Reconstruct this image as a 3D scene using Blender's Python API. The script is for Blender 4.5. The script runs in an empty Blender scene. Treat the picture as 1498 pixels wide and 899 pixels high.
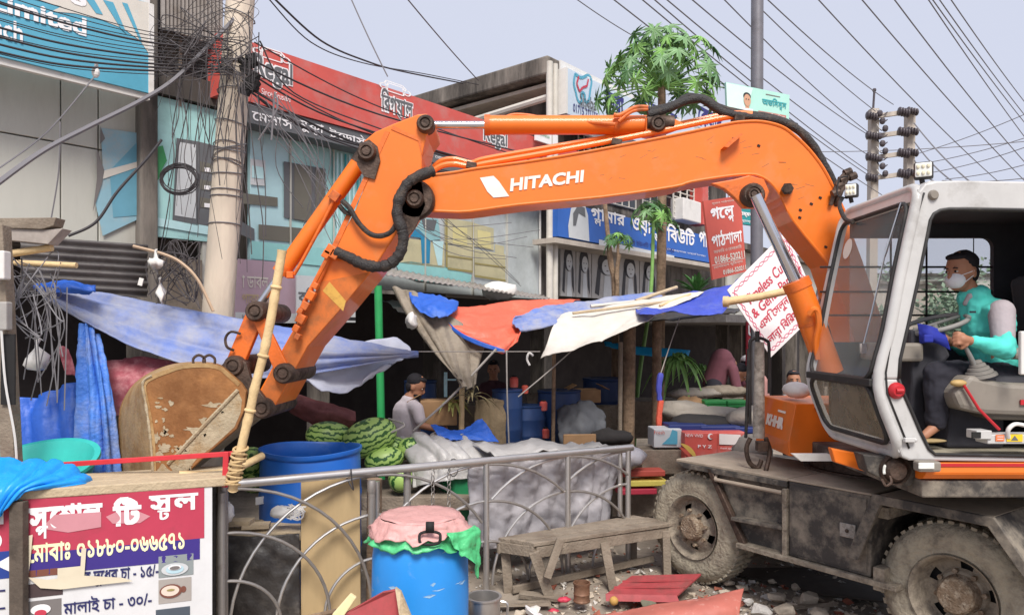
import bpy, bmesh, math, random
from mathutils import Vector, Matrix, noise as mn
random.seed(7)
R = math.radians
SC = bpy.context.scene
COL = SC.collection
# ---------------- camera ----------------
EYE = 2.2          # camera height
FPX = 1080.0       # focal length in photo pixels (1498 wide)
cam = bpy.data.cameras.new('camera'); cam.sensor_width = 36; cam.lens = 36 * FPX / 1498
cam.shift_y = 40.5 / 1498; cam.clip_end = 2000; cam.clip_start = 0.05
camo = bpy.data.objects.new('camera', cam); COL.objects.link(camo)
camo.location = (0, 0, EYE); camo.rotation_euler = (R(90), 0, 0); SC.camera = camo
# ---------------- sky and sun (bright overcast) ----------------
W = bpy.data.worlds.new('World'); SC.world = W; W.use_nodes = True
wn = W.node_tree.nodes; wl = W.node_tree.links; wn.clear()
sky = wn.new('ShaderNodeTexSky'); sky.sky_type = 'NISHITA'; sky.sun_disc = False
sky.sun_elevation = R(50); sky.sun_rotation = R(173); sky.dust_density = 3
cloud = wn.new('ShaderNodeTexNoise'); cloud.inputs['Scale'].default_value = 1.6; cloud.inputs['Detail'].default_value = 5
cr = wn.new('ShaderNodeValToRGB')
cr.color_ramp.elements[0].position = 0.3; cr.color_ramp.elements[0].color = (4.7, 4.95, 6.0, 1)
cr.color_ramp.elements[1].position = 0.75; cr.color_ramp.elements[1].color = (4.95, 5.2, 6.15, 1)
wm = wn.new('ShaderNodeMixRGB'); wm.inputs[0].default_value = 0.93
bg = wn.new('ShaderNodeBackground'); bg.inputs['Strength'].default_value = 0.1
wo = wn.new('ShaderNodeOutputWorld')
wl.new(cloud.outputs['Fac'], cr.inputs[0]); wl.new(sky.outputs[0], wm.inputs[1]); wl.new(cr.outputs[0], wm.inputs[2])
wl.new(wm.outputs[0], bg.inputs[0]); wl.new(bg.outputs[0], wo.inputs[0])
sl = bpy.data.lights.new('sun', 'SUN'); sl.energy = 3.0; sl.angle = R(22); sl.color = (1.0, 0.96, 0.9)
so = bpy.data.objects.new('sun', sl); COL.objects.link(so); so.rotation_euler = (R(40), 0, R(7)); so.location = (0, 0, 12)
SC.view_settings.view_transform = 'Standard'; SC.view_settings.look = 'None'
SC.view_settings.exposure = 0.52; SC.view_settings.gamma = 1.0
SC.cycles.max_bounces = 6; SC.cycles.transparent_max_bounces = 8
SC.cycles.use_denoising = True

# ---------------- helpers ----------------
def P(px, py, d):
    return Vector(((px - 749) / FPX * d, d, EYE - (py - 490) / FPX * d))
# shop front plane: runs away to the right; every point on it is found by its distance along and height
def FD(px, off=0.0):
    # the plane X = -1.38+.834(Y-10), moved 'off' metres towards the street
    k = (px - 749) / FPX
    nx, ny = .768, -.6405
    # (X-off*nx) = -1.38+.834*(Y-off*ny-10)
    c = -1.38 - 8.34 + off * nx - .834 * off * ny
    return -c / (.834 - k)
def F(px, py, off=0.0):
    return P(px, py, FD(px, off))
FN = Vector((.768, -.6405, 0)); FT = Vector((.6405, .768, 0))

def srgb(h):
    if isinstance(h, str):
        h = h.lstrip('#'); c = [int(h[i:i + 2], 16) / 255 for i in (0, 2, 4)]
        return tuple((x / 12.92 if x <= .04045 else ((x + .055) / 1.055) ** 2.4) for x in c)
    return h
MATS = {}
def M(name, col, rough=.7, metal=0., dirt=None, damt=0., dscale=3., var=.12, vscale=8., bump=.0, bscale=40., alpha=1., trans=0., spec=None, streak=False, coat=0.):
    if name in MATS: return MATS[name]
    m = bpy.data.materials.new(name); m.use_nodes = True; nt = m.node_tree; n = nt.nodes; l = nt.links
    b = n['Principled BSDF']; c = srgb(col)
    b.inputs['Roughness'].default_value = rough; b.inputs['Metallic'].default_value = metal
    b.inputs['Base Color'].default_value = (*c, 1); b.inputs['Alpha'].default_value = alpha
    b.inputs['Transmission Weight'].default_value = trans
    if coat: b.inputs['Coat Weight'].default_value = coat
    if spec is not None: b.inputs['Specular IOR Level'].default_value = spec
    tc = n.new('ShaderNodeTexCoord'); mp = n.new('ShaderNodeMapping'); l.new(tc.outputs['Object'], mp.inputs[0])
    if streak: mp.inputs['Scale'].default_value = (1, 1, .22)
    no = n.new('ShaderNodeTexNoise'); no.inputs['Scale'].default_value = vscale; no.inputs['Detail'].default_value = 5; no.inputs['Roughness'].default_value = .65
    l.new(mp.outputs[0], no.inputs[0])
    out = None
    if var:
        mr = n.new('ShaderNodeMapRange'); mr.inputs[1].default_value = .3; mr.inputs[2].default_value = .7
        mr.inputs[3].default_value = 1 - var; mr.inputs[4].default_value = 1 + var
        l.new(no.outputs['Fac'], mr.inputs[0])
        mx = n.new('ShaderNodeMixRGB'); mx.blend_type = 'MULTIPLY'; mx.inputs[0].default_value = 1
        mx.inputs[1].default_value = (*c, 1); l.new(mr.outputs[0], mx.inputs[2]); out = mx.outputs[0]
    if dirt is not None:
        d2 = n.new('ShaderNodeTexNoise'); d2.inputs['Scale'].default_value = dscale; d2.inputs['Detail'].default_value = 8; d2.inputs['Roughness'].default_value = .68
        l.new(mp.outputs[0], d2.inputs[0])
        r2 = n.new('ShaderNodeMapRange'); r2.inputs[1].default_value = .62 - damt * .45; r2.inputs[2].default_value = .80 - damt * .4
        r2.inputs[3].default_value = 0; r2.inputs[4].default_value = min(1., .35 + damt)
        l.new(d2.outputs['Fac'], r2.inputs[0])
        m2 = n.new('ShaderNodeMixRGB'); l.new(r2.outputs[0], m2.inputs[0])
        if out: l.new(out, m2.inputs[1])
        else: m2.inputs[1].default_value = (*c, 1)
        m2.inputs[2].default_value = (*srgb(dirt), 1); out = m2.outputs[0]
        rr = n.new('ShaderNodeMapRange'); rr.inputs[3].default_value = rough; rr.inputs[4].default_value = min(1, rough + .3)
        l.new(r2.outputs[0], rr.inputs[0]); l.new(rr.outputs[0], b.inputs['Roughness'])
    if out: l.new(out, b.inputs['Base Color'])
    if bump:
        b3 = n.new('ShaderNodeTexNoise'); b3.inputs['Scale'].default_value = bscale; b3.inputs['Detail'].default_value = 4
        l.new(mp.outputs[0], b3.inputs[0])
        bp = n.new('ShaderNodeBump'); bp.inputs['Strength'].default_value = min(1, bump); bp.inputs['Distance'].default_value = .02
        l.new(b3.outputs['Fac'], bp.inputs['Height']); l.new(bp.outputs[0], b.inputs['Normal'])
    MATS[name] = m; return m

class MB:
    def __init__(s): s.v = []; s.f = []; s.m = []; s.mats = []
    def mi(s, m):
        if m is None: return 0
        if m not in s.mats: s.mats.append(m)
        return s.mats.index(m)
    def add(s, vs, fs, m=None):
        o = len(s.v); s.v += [Vector(v) for v in vs]; k = s.mi(m)
        for f in fs: s.f.append([i + o for i in f]); s.m.append(k)
        return s
    def box(s, c, size, m=None, rot=None, jit=0):
        c = Vector(c); hx, hy, hz = [a / 2 for a in size]
        vs = [Vector((x * hx, y * hy, z * hz)) for z in (-1, 1) for y in (-1, 1) for x in (-1, 1)]
        if jit: vs = [v + Vector([random.uniform(-jit, jit) for _ in range(3)]) for v in vs]
        if rot is not None:
            rm = rot if isinstance(rot, Matrix) else Matrix.Rotation(rot, 3, 'Z')
            vs = [rm @ v for v in vs]
        return s.add([c + v for v in vs], [(0, 2, 3, 1), (4, 5, 7, 6), (0, 1, 5, 4), (2, 6, 7, 3), (0, 4, 6, 2), (1, 3, 7, 5)], m)
    def beam(s, a, b, w, h, m=None, up=(0, 0, 1), w2=None, h2=None):
        a = Vector(a); b = Vector(b); d = (b - a).normalized(); up = Vector(up)
        if abs(d.dot(up)) > .98: up = Vector((0, 1, 0))
        x = d.cross(up).normalized(); y = x.cross(d).normalized(); w2 = w2 or w; h2 = h2 or h
        vs = [a + x * (i * w / 2) + y * (j * h / 2) for i, j in ((-1, -1), (1, -1), (1, 1), (-1, 1))] + \
             [b + x * (i * w2 / 2) + y * (j * h2 / 2) for i, j in ((-1, -1), (1, -1), (1, 1), (-1, 1))]
        return s.add(vs, [(0, 3, 2, 1), (4, 5, 6, 7), (0, 1, 5, 4), (1, 2, 6, 5), (2, 3, 7, 6), (3, 0, 4, 7)], m)
    def tube(s, pts, r, n=8, m=None, closed=False, flat=1., cap=True, jit=0):
        pts = [Vector(p) for p in pts]; k = len(pts)
        rs = r if isinstance(r, (list, tuple)) else [r] * k
        vs = []; pu = None
        for i, p in enumerate(pts):
            if closed: d = pts[(i + 1) % k] - pts[i - 1]
            else: d = pts[min(i + 1, k - 1)] - pts[max(i - 1, 0)]
            if d.length < 1e-9: d = Vector((0, 0, 1))
            d.normalize()
            if pu is None:
                pu = Vector((0, 0, 1)) if abs(d.z) < .9 else Vector((0, 1, 0))
            x = d.cross(pu)
            if x.length < 1e-6: x = d.cross(Vector((1, 0, 0)))
            x.normalize(); y = x.cross(d).normalized(); pu = y
            rr = rs[i] * (1 + (random.uniform(-jit, jit) if jit else 0))
            for j in range(n):
                a = 2 * math.pi * j / n
                vs.append(p + x * (math.cos(a) * rr) + y * (math.sin(a) * rr * flat))
        fs = []
        for i in range(k if closed else k - 1):
            for j in range(n):
                a = i * n + j; b = i * n + (j + 1) % n; i2 = (i + 1) % k
                fs.append((a, b, i2 * n + (j + 1) % n, i2 * n + j))
        if cap and not closed:
            fs.append(tuple(range(n))[::-1]); fs.append(tuple(range((k - 1) * n, k * n)))
        return s.add(vs, fs, m)
    def cyl(s, a, b, r, n=16, m=None, r2=None):
        return s.tube([a, b], [r, r if r2 is None else r2], n, m)
    def lathe(s, prof, o, ax, n=32, m=None, closed=False):
        # prof: (radius, height along ax)
        ax = Vector(ax).normalized(); o = Vector(o)
        up = Vector((0, 0, 1)) if abs(ax.z) < .9 else Vector((1, 0, 0))
        x = ax.cross(up).normalized(); y = ax.cross(x).normalized()
        vs = []
        for j in range(n):
            a = 2 * math.pi * j / n; dr = x * math.cos(a) + y * math.sin(a)
            for (r, h) in prof: vs.append(o + ax * h + dr * r)
        k = len(prof); fs = []
        for j in range(n):
            j2 = (j + 1) % n
            for i in range(k if closed else k - 1):
                i2 = (i + 1) % k
                fs.append((j * k + i, j2 * k + i, j2 * k + i2, j * k + i2))
        return s.add(vs, fs, m)
    def prism(s, poly, off, m=None):
        poly = [Vector(p) for p in poly]; off = Vector(off); n = len(poly)
        vs = poly + [p + off for p in poly]
        fs = [tuple(range(n))[::-1], tuple(range(n, 2 * n))] + [(i, (i + 1) % n, (i + 1) % n + n, i + n) for i in range(n)]
        return s.add(vs, fs, m)
    def poly(s, pts, m=None):
        return s.add(pts, [tuple(range(len(pts)))], m)
    def ell(s, c, r, m=None, n=12, rot=None):
        vs = []; fs = []; h = max(5, n // 2)
        for i in range(1, h):
            t = math.pi * i / h
            for j in range(n):
                a = 2 * math.pi * j / n
                v = Vector((r[0] * math.sin(t) * math.cos(a), r[1] * math.sin(t) * math.sin(a), r[2] * math.cos(t)))
                vs.append(v)
        vs += [Vector((0, 0, r[2])), Vector((0, 0, -r[2]))]
        for i in range(h - 2):
            for j in range(n):
                fs.append((i * n + j, (i + 1) * n + j, (i + 1) * n + (j + 1) % n, i * n + (j + 1) % n))
        T_, B_ = len(vs) - 2, len(vs) - 1
        for j in range(n):
            fs.append((T_, j, (j + 1) % n)); fs.append((B_, (h - 2) * n + (j + 1) % n, (h - 2) * n + j))
        if rot is not None: vs = [rot @ v for v in vs]
        c = Vector(c)
        return s.add([c + v for v in vs], fs, m)
    def build(s, name, mat=None, parent=None, smooth=False, bevel=0, solid=0, fix=True):
        me = bpy.data.meshes.new(name); w = wpos(parent)
        me.from_pydata([v - w for v in s.v], [], s.f)
        if fix:
            bm = bmesh.new(); bm.from_mesh(me); bmesh.ops.recalc_face_normals(bm, faces=bm.faces); bm.to_mesh(me); bm.free()
        mats = s.mats or [mat]
        for x in mats:
            if x is not None: me.materials.append(x)
        if len(s.mats) > 1: me.polygons.foreach_set('material_index', s.m)
        if smooth:
            me.polygons.foreach_set('use_smooth', [True] * len(me.polygons))
            if smooth != 'all': 
                try: me.set_sharp_from_angle(angle=R(40))
                except Exception: pass
        o = bpy.data.objects.new(name, me); COL.objects.link(o); o.parent = parent
        if bevel:
            b = o.modifiers.new('b', 'BEVEL'); b.width = bevel; b.segments = 2; b.limit_method = 'ANGLE'; b.angle_limit = R(35)
        if solid:
            b = o.modifiers.new('s', 'SOLIDIFY'); b.thickness = solid; b.offset = 0
        return o
def wpos(o):
    w = Vector((0, 0, 0))
    while o is not None: w += o.location; o = o.parent
    return w
def tag(o, label=None, cat=None, group=None, kind=None):
    if label: o['label'] = label
    if cat: o['category'] = cat
    if group: o['group'] = group
    if kind: o['kind'] = kind
    return o
def thing(name, label, cat, loc=(0, 0, 0), group=None):
    o = bpy.data.objects.new(name, None); COL.objects.link(o); o.location = loc; o.empty_display_size = .1
    return tag(o, label, cat, group)
def copy_tree(o, parent=None):
    c = o.copy(); COL.objects.link(c); c.parent = parent
    for ch in [x for x in bpy.data.objects if x.parent == o]: copy_tree(ch, c)
    return c
def rebase(o, loc):
    # put the origin of a single mesh at its place
    loc = Vector(loc); o.data.transform(Matrix.Translation(-loc)); o.location = loc; return o
def one(name, mb, mat, label, cat, loc=None, group=None, kind=None, **kw):
    o = mb.build(name, mat, None, **kw); tag(o, label, cat, group, kind)
    if loc is None:
        xs = [v.co for v in o.data.vertices]
        loc = Vector((sum(v.x for v in xs) / len(xs), sum(v.y for v in xs) / len(xs), min(v.z for v in xs)))
    return rebase(o, loc)

def cr_spline(pts, sub=6, closed=False):
    pts = [Vector(p) for p in pts]; n = len(pts); out = []
    if n < 3: 
        return [pts[0].lerp(pts[-1], i / sub) for i in range(sub + 1)]
    g = (lambda i: pts[i % n]) if closed else (lambda i: pts[min(max(i, 0), n - 1)])
    for i in range(n if closed else n - 1):
        p0, p1, p2, p3 = g(i - 1), g(i), g(i + 1), g(i + 2)
        for k in range(sub):
            t = k / sub
            out.append(.5 * ((2 * p1) + (p2 - p0) * t + (2 * p0 - 5 * p1 + 4 * p2 - p3) * t * t + (3 * p1 - p0 - 3 * p2 + p3) * t ** 3))
    if not closed: out.append(pts[-1])
    return out
def cloth(rows, nx=8, ny=8, wr=.02, ws=3., seed=0, folds=None):
    nx = int(nx * 1.8); ny = int(ny * 1.8)
    # rows: list of rows of control points; returns an MB grid with folds
    rr = [cr_spline(r, nx) for r in rows]
    cols = list(zip(*rr)); cols = [cr_spline(c, ny) for c in cols]
    a = len(cols); b = len(cols[0]); grid = [[cols[i][j].copy() for j in range(b)] for i in range(a)]
    out = []
    for i in range(a):
        for j in range(b):
            p = grid[i][j]
            du = grid[min(i + 1, a - 1)][j] - grid[max(i - 1, 0)][j]; dv = grid[i][min(j + 1, b - 1)] - grid[i][max(j - 1, 0)]
            nrm = du.cross(dv)
            if nrm.length > 1e-9: nrm.normalize()
            q = p * ws + Vector((seed * 7.3, seed * 3.1, seed))
            h = mn.noise(q) + .5 * mn.noise(q * 2.3) + .3 * abs(mn.noise(q * 4.7)) + .55 * (1 - min(1, abs(mn.noise(q * 1.7 + Vector((5, 3, 1)))) * 5)) + .3 * (1 - min(1, abs(mn.noise(q * 3.9)) * 4))
            if folds:
                ax, fr, am = folds
                u = (i / (a - 1)) if ax == 'u' else (j / (b - 1)); v = (j / (b - 1)) if ax == 'u' else (i / (a - 1))
                s_ = math.sin(u * fr * 6.283 + 1.1 * mn.noise(Vector((v * 1.5 + seed, u * 3, seed)))); h += am / max(wr, 1e-6) * (1.4 * (1 - abs(s_) ** .8) + .35 * (1 - abs(math.sin(u * fr * 11.1 + v * 3 + seed)) ** .7)) 
            out.append(p + nrm * h * wr)
    fs = [(i * b + j, (i + 1) * b + j, (i + 1) * b + j + 1, i * b + j + 1) for i in range(a - 1) for j in range(b - 1)]
    mb = MB(); mb.add(out, fs); return mb

# ---- lettering: glyph outlines turned to real flat meshes, laid on a sign ----
_tc = {}
def glyphs(s, bold=0.):
    # outlines of the letters filled band by band (non-zero winding), so overlapping strokes stay solid
    key = (s, bold)
    if key in _tc: return _tc[key]
    cu = bpy.data.curves.new('t', 'FONT'); cu.body = s; cu.size = 1; cu.resolution_u = 3; cu.fill_mode = 'NONE'
    ob = bpy.data.objects.new('t', cu); me = ob.to_mesh()
    V = [(v.co.x, v.co.y) for v in me.vertices]; E = [(V[e.vertices[0]], V[e.vertices[1]]) for e in me.edges]
    # walk loops so that the direction of each outline is kept
    nb = {}
    for e in me.edges:
        for p, q in ((e.vertices[0], e.vertices[1]), (e.vertices[1], e.vertices[0])): nb.setdefault(p, []).append(q)
    seen = set(); segs = []
    for st in range(len(V)):
        if st in seen or st not in nb: continue
        loop = [st]; seen.add(st); cur = st
        nx = st + 1 if (st + 1) in nb[st] else nb[st][0]
        while nx not in seen:
            loop.append(nx); seen.add(nx); c2 = [q for q in nb[nx] if q not in seen]
            if not c2: break
            nx = c2[0]
        for p, q in zip(loop, loop[1:] + loop[:1]): segs.append((V[p], V[q]))
    ob.to_mesh_clear(); bpy.data.objects.remove(ob); bpy.data.curves.remove(cu)
    if not segs: _tc[key] = ([], []); return _tc[key]
    y0 = min(min(a[1], b[1]) for a, b in segs) - bold; y1 = max(max(a[1], b[1]) for a, b in segs) + bold
    def spans(y):
        out = []
        for dy in ((0,) if bold == 0 else (-bold, 0, bold)):
            yy = y + dy; xs = []
            for (ax, ay), (bx, by) in segs:
                if (ay <= yy) != (by <= yy): xs.append((ax + (bx - ax) * (yy - ay) / (by - ay), 1 if by > ay else -1))
            xs.sort(); w = 0
            for x, k in xs:
                if w == 0: s0 = x
                w += k
                if w == 0: out.append([s0 - bold, x + bold])
        out.sort(); m = []
        for iv in out:
            if m and iv[0] <= m[-1][1]: m[-1][1] = max(m[-1][1], iv[1])
            else: m.append(iv[:])
        return m
    N = max(8, int((y1 - y0) * 34)); vs = []; fs = []; eps = 1e-5
    for i in range(N):
        ya, yb = y0 + (y1 - y0) * i / N + eps, y0 + (y1 - y0) * (i + 1) / N - eps
        A, B = spans(ya), spans(yb)
        if len(A) != len(B) or any(abs(p[0] - q[0]) > .12 or abs(p[1] - q[1]) > .12 for p, q in zip(A, B)): A = B = spans((ya + yb) / 2)
        for p, q in zip(A, B):
            o = len(vs); vs += [Vector((p[0], ya)), Vector((p[1], ya)), Vector((q[1], yb)), Vector((q[0], yb))]; fs.append((o, o + 1, o + 2, o + 3))
    _tc[key] = (vs, fs); return vs, fs
def layout(s, bold=0.):
    # '<a|b>' sets b small below a; '^' puts the slanting stroke over the next letter; '_' under stroke; plain text otherwise
    toks = []; i = 0; cur = ''
    while i < len(s):
        ch = s[i]
        if ch == '<':
            if cur: toks.append(('t', cur)); cur = ''
            j = s.index('>', i); a, b = s[i + 1:j].split('|'); toks.append(('c', a, b)); i = j + 1; continue
        if ch == '^':
            if cur: toks.append(('t', cur)); cur = ''
            toks.append(('r', s[i + 1])); i += 2; continue
        cur += ch; i += 1
    if cur: toks.append(('t', cur))
    V = []; Fs = []; x = 0.
    def put(vs, fs, dx, dy, sc=1.):
        o = len(V); V.extend([Vector((v.x * sc + dx, v.y * sc + dy)) for v in vs]); Fs.extend([tuple(q + o for q in f) for f in fs])
    def ext(vs): return (min(v.x for v in vs), max(v.x for v in vs)) if vs else (0, .3)
    for t in toks:
        if t[0] == 't':
            lead = len(t[1]) - len(t[1].lstrip(' ')); trail = len(t[1]) - len(t[1].rstrip(' ')); body = t[1].strip(' ')
            x += lead * .28
            if body:
                vs, fs = glyphs(body, bold); a, b = ext(vs); put(vs, fs, x - a, 0); x += b - a - (.02 if trail == 0 else 0)
            x += trail * .28 if body else 0
        elif t[0] == 'c':
            vs, fs = glyphs(t[1], bold); a, b = ext(vs); put(vs, fs, x - a, 0)
            if t[2] == '_': put([Vector((a, .02)), Vector((a + .1, .05)), Vector((b * .8, -.22)), Vector((b * .65, -.24))], [(0, 1, 2, 3)], x - a, 0)
            else:
                v2, f2 = glyphs(t[2], bold); a2, b2 = ext(v2); put(v2, f2, x + (b - a) * .35 - a2 * .6, -.34, .6)
            x += b - a - .02
        else:
            vs, fs = glyphs(t[1], bold); a, b = ext(vs); put(vs, fs, x - a, 0)
            put([Vector((0, .95)), Vector((.08, .98)), Vector((.28, .7)), Vector((.2, .68))], [(0, 1, 2, 3)], x + (b - a) * .45, 0); x += b - a - .02
    return V, Fs
class Sign:
    # corners in the world: bottom left, bottom right, top right, top left as seen from the street
    def __init__(s, bl, br, tr, tl, layer=.004):
        s.c = [Vector(q) for q in (bl, br, tr, tl)]
        s.n = (s.c[1] - s.c[0]).cross(s.c[3] - s.c[0]).normalized(); s.layer = layer; s.mb = MB(); s.k = 1
    def uv(s, px, py):
        d = Vector(((px - 749) / FPX, 1, -(py - 490) / FPX)); o = Vector((0, 0, EYE))
        t = (s.c[0] - o).dot(s.n) / d.dot(s.n); q = o + d * t - s.c[0]
        e = s.c[1] - s.c[0]; f = s.c[3] - s.c[0]
        ee, ff, ef = e.dot(e), f.dot(f), e.dot(f); qe, qf = q.dot(e), q.dot(f); dt = ee * ff - ef * ef
        return ((qe * ff - qf * ef) / dt, (qf * ee - qe * ef) / dt)
    def ppoly(s, pts, m, k=None): return s.poly([s.uv(*p) for p in pts], m, k)
    def ptext(s, st, p0, p1, m, **kw):
        # p0 bottom left, p1 top right, both read off the photograph
        a = s.uv(*p0); b = s.uv(*p1); return s.text(st, a[0], a[1], b[0], b[1], m, **kw)
    def at(s, u, v, k=0):
        a, b, c, d = s.c
        return a.lerp(b, u).lerp(d.lerp(c, u), v) + s.n * (k * s.layer)
    def poly(s, pts, m, k=None):
        k = s.k if k is None else k
        s.mb.poly([s.at(u, v, k) for u, v in pts], m); return s
    def rect(s, u0, v0, u1, v1, m, k=None): return s.poly([(u0, v0), (u1, v0), (u1, v1), (u0, v1)], m, k)
    def oval(s, u, v, ru, rv, m, k=None, n=20, a0=0, a1=360):
        return s.poly([(u + ru * math.cos(R(a0 + (a1 - a0) * i / n)), v + rv * math.sin(R(a0 + (a1 - a0) * i / n))) for i in range(n + (0 if a1 - a0 >= 360 else 1))], m, k)
    def line(s, pts, w, m, k=None, asp=1.):
        k = s.k if k is None else k
        for (a, b) in zip(pts, pts[1:]):
            dx, dy = b[0] - a[0], (b[1] - a[1]) / asp; L = math.hypot(dx, dy) or 1
            ox, oy = -dy / L * w, dx / L * w * asp
            s.poly([(a[0] - ox, a[1] - oy), (b[0] - ox, b[1] - oy), (b[0] + ox, b[1] + oy), (a[0] + ox, a[1] + oy)], m, k)
        return s
    def text(s, st, u0, v0, u1, v1, m, k=None, bold=0., slant=0., keep=True):
        k = (s.k + 1) if k is None else k
        V, Fs = layout(st, bold)
        if not V: return s
        xa, xb = min(v.x for v in V), max(v.x for v in V); ya, yb = min(v.y for v in V), max(v.y for v in V)
        vs = [s.at(u0 + (u1 - u0) * (v.x - xa) / (xb - xa), v0 + (v1 - v0) * (v.y - ya) / (yb - ya), k) for v in V]
        s.mb.add(vs, Fs, m); return s
    def board(s, name, mat, parent, thick=.05):
        mb = MB(); mb.prism(s.c[::-1], s.n * -thick); return mb.build(name, mat, parent)
    def done(s, parent, name='print'):
        return s.mb.build(name, None, parent, fix=False)
def blob(name, els, voxel, mat, parent=None, smooth=2, label=None):
    # one continuous surface grown from tapered limbs and rounded masses
    mb = MB()
    for e in els:
        if e[0] == 'c':
            _, a, b, r1, r2 = e; a = Vector(a); b = Vector(b); k = 5
            mb.tube([a.lerp(b, i / k) for i in range(k + 1)], [r1 + (r2 - r1) * i / k for i in range(k + 1)], 14)
            mb.ell(a, (r1, r1, r1), n=14); mb.ell(b, (r2, r2, r2), n=14)
        else:
            _, c, r = e[:3]; mb.ell(c, r, n=18, rot=e[3] if len(e) > 3 else None)
    o = mb.build(name, mat, parent)
    r = o.modifiers.new('r', 'REMESH'); r.mode = 'VOXEL'; r.voxel_size = voxel; r.use_smooth_shade = True
    if smooth:
        q = o.modifiers.new('q', 'SMOOTH'); q.iterations = smooth; q.factor = .5
    return o
# ================= materials =================
m_ground = M('muddy_ground', '#95897c', .95, dirt='#675d54', damt=.3, dscale=1.3, var=.25, vscale=5, bump=.9, bscale=14)
m_conc = M('concrete', '#b9aea2', .9, dirt='#8b8078', damt=.25, dscale=2, var=.12, vscale=6, bump=.3, bscale=30, streak=True)
m_concd = M('stained_concrete', '#8a8178', .95, dirt='#3f3a36', damt=.6, dscale=1.6, var=.25, vscale=4, bump=.4, bscale=20, streak=True)
m_pole = M('pole_concrete', '#d8c9b6', .9, dirt='#9a8f84', damt=.2, dscale=2.2, var=.08, vscale=7, bump=.3, bscale=25, streak=True)
m_dark = M('interior_shade_tone', '#3a3433', .95, var=.3, vscale=3)  # shade of the open shops and balcony put into the wall colour
m_black = M('black_rubber', '#1d1b1b', .8, var=.2)
m_wire = M('wire_black', '#3b3739', .7, var=0)
m_wireg = M('wire_grey', '#7a777a', .7, var=0)
m_wirew = M('wire_white', '#d5d2cf', .7, var=.05)
m_white = M('white_paint', '#ddd9d4', .6, dirt='#a79f95', damt=.15, dscale=3, var=.06)
m_pvc = M('pvc_pipe', '#cfc9bf', .6, dirt='#8f867c', damt=.2, dscale=2, var=.08)
m_panel = M('pale_panel', '#c4c2b8', .5, dirt='#8f8a82', damt=.3, dscale=1.0, var=.08, vscale=2, streak=True)
m_tin = M('corrugated_dark_tin', '#6f6a68', .6, metal=.4, dirt='#4a4442', damt=.35, dscale=3, var=.2, vscale=4)
m_tinl = M('corrugated_light_tin', '#a9a19b', .55, metal=.4, dirt='#76695f', damt=.3, dscale=3, var=.15)
m_bamboo = M('bamboo', '#d9bc8c', .6, dirt='#a5875c', damt=.2, dscale=6, var=.12, vscale=14, bump=.2, bscale=60)
m_wood = M('weathered_wood', '#8e8172', .9, dirt='#5f5145', damt=.35, dscale=5, var=.25, vscale=20, bump=.5, bscale=50)
m_woodp = M('pale_timber', '#bba88b', .85, dirt='#8a7862', damt=.25, dscale=5, var=.15, vscale=20, bump=.4, bscale=50)
m_bark = M('bark', '#8d7660', .95, dirt='#5c4a3a', damt=.35, dscale=8, var=.25, vscale=14, bump=.6, bscale=40)
m_leaf = M('leaf_green', '#4d8040', .55, var=.35, vscale=3)
m_leafl = M('leaf_light', '#7da85a', .55, var=.3, vscale=3)
m_leafd = M('leaf_dark', '#2f5a30', .6, var=.35, vscale=3)
def flat(name, col, rough=.55, var=.06, **k): return M(name, col, rough, var=var, vscale=5, **k)
p_white = flat('print_white', '#efecec'); p_navy = flat('print_navy', '#2c2a74'); p_black = flat('print_black', '#2a272b')
p_teal = flat('print_teal', '#93ccc9', dirt='#7fb0ae', damt=.1); p_teald = flat('print_dark_teal', '#2f9aa0')
p_aqua = flat('print_aqua', '#bfe2e4'); p_bank = flat('bank_blue', '#58a5bf'); p_bankd = flat('bank_blue_deep', '#2f7a9b'); p_cream = flat('print_cream', '#d6cfc4')
p_red = flat('regal_red', '#cb584f', dirt='#b9807a', damt=.3); p_grey = flat('print_grey', '#77716f'); p_lgrey = flat('print_light_grey', '#c9cbcc')
p_char = flat('print_charcoal', '#636466'); p_sofa = flat('print_sofa', '#c4bc97', dirt='#a9a486', damt=.3); p_sofad = flat('print_sofa_dark', '#9c8f58'); p_wood = flat('print_woodgrain', '#6b675c')
p_jean = flat('print_denim', '#2c86ad'); p_green = flat('print_green', '#3c8f55'); p_skin = flat('print_skin', '#c99a7c')
p_blue = flat('parlour_blue', '#2d62b5'); p_crim = flat('print_crimson', '#c23b50'); p_yel = flat('print_yellow', '#e8d66a'); p_pur = flat('print_mauve', '#b59aa6')
p_orr = flat('print_brick_red', '#c85a4c'); p_mint = flat('print_mint', '#a9dacb'); p_brown = flat('print_brown', '#7b4a3c'); p_pinkw = flat('banner_white', '#ece6e6')
p_line = flat('print_pink_line', '#d0587a')

# ================= ground =================
gx = [-300, -120, -50, -25, -15] + [-10 + i * .16 for i in range(126)] + [15, 25, 50, 120, 300]
gy = [-60, -15, -3, 1] + [2 + i * .16 for i in range(84)] + [17, 20, 26, 35, 60, 120, 300, 900]
def gz(x, y):
    q = Vector((x, y, 0)); a = max(0, 1 - abs(x) / 14) * max(0, 1 - abs(y - 7) / 10)
    return a * (.035 * mn.noise(q * 1.1) + .03 * mn.noise(q * 3.1) + .015 * mn.noise(q * 8))
g = MB(); vs = [(x, y, gz(x, y)) for y in gy for x in gx]; nx_ = len(gx)
g.add(vs, [(j * nx_ + i, j * nx_ + i + 1, (j + 1) * nx_ + i + 1, (j + 1) * nx_ + i) for j in range(len(gy) - 1) for i in range(nx_ - 1)])
tag(g.build('ground', m_ground, smooth=True), 'grey brown muddy ground under the excavator and stalls', kind='structure')

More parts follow.
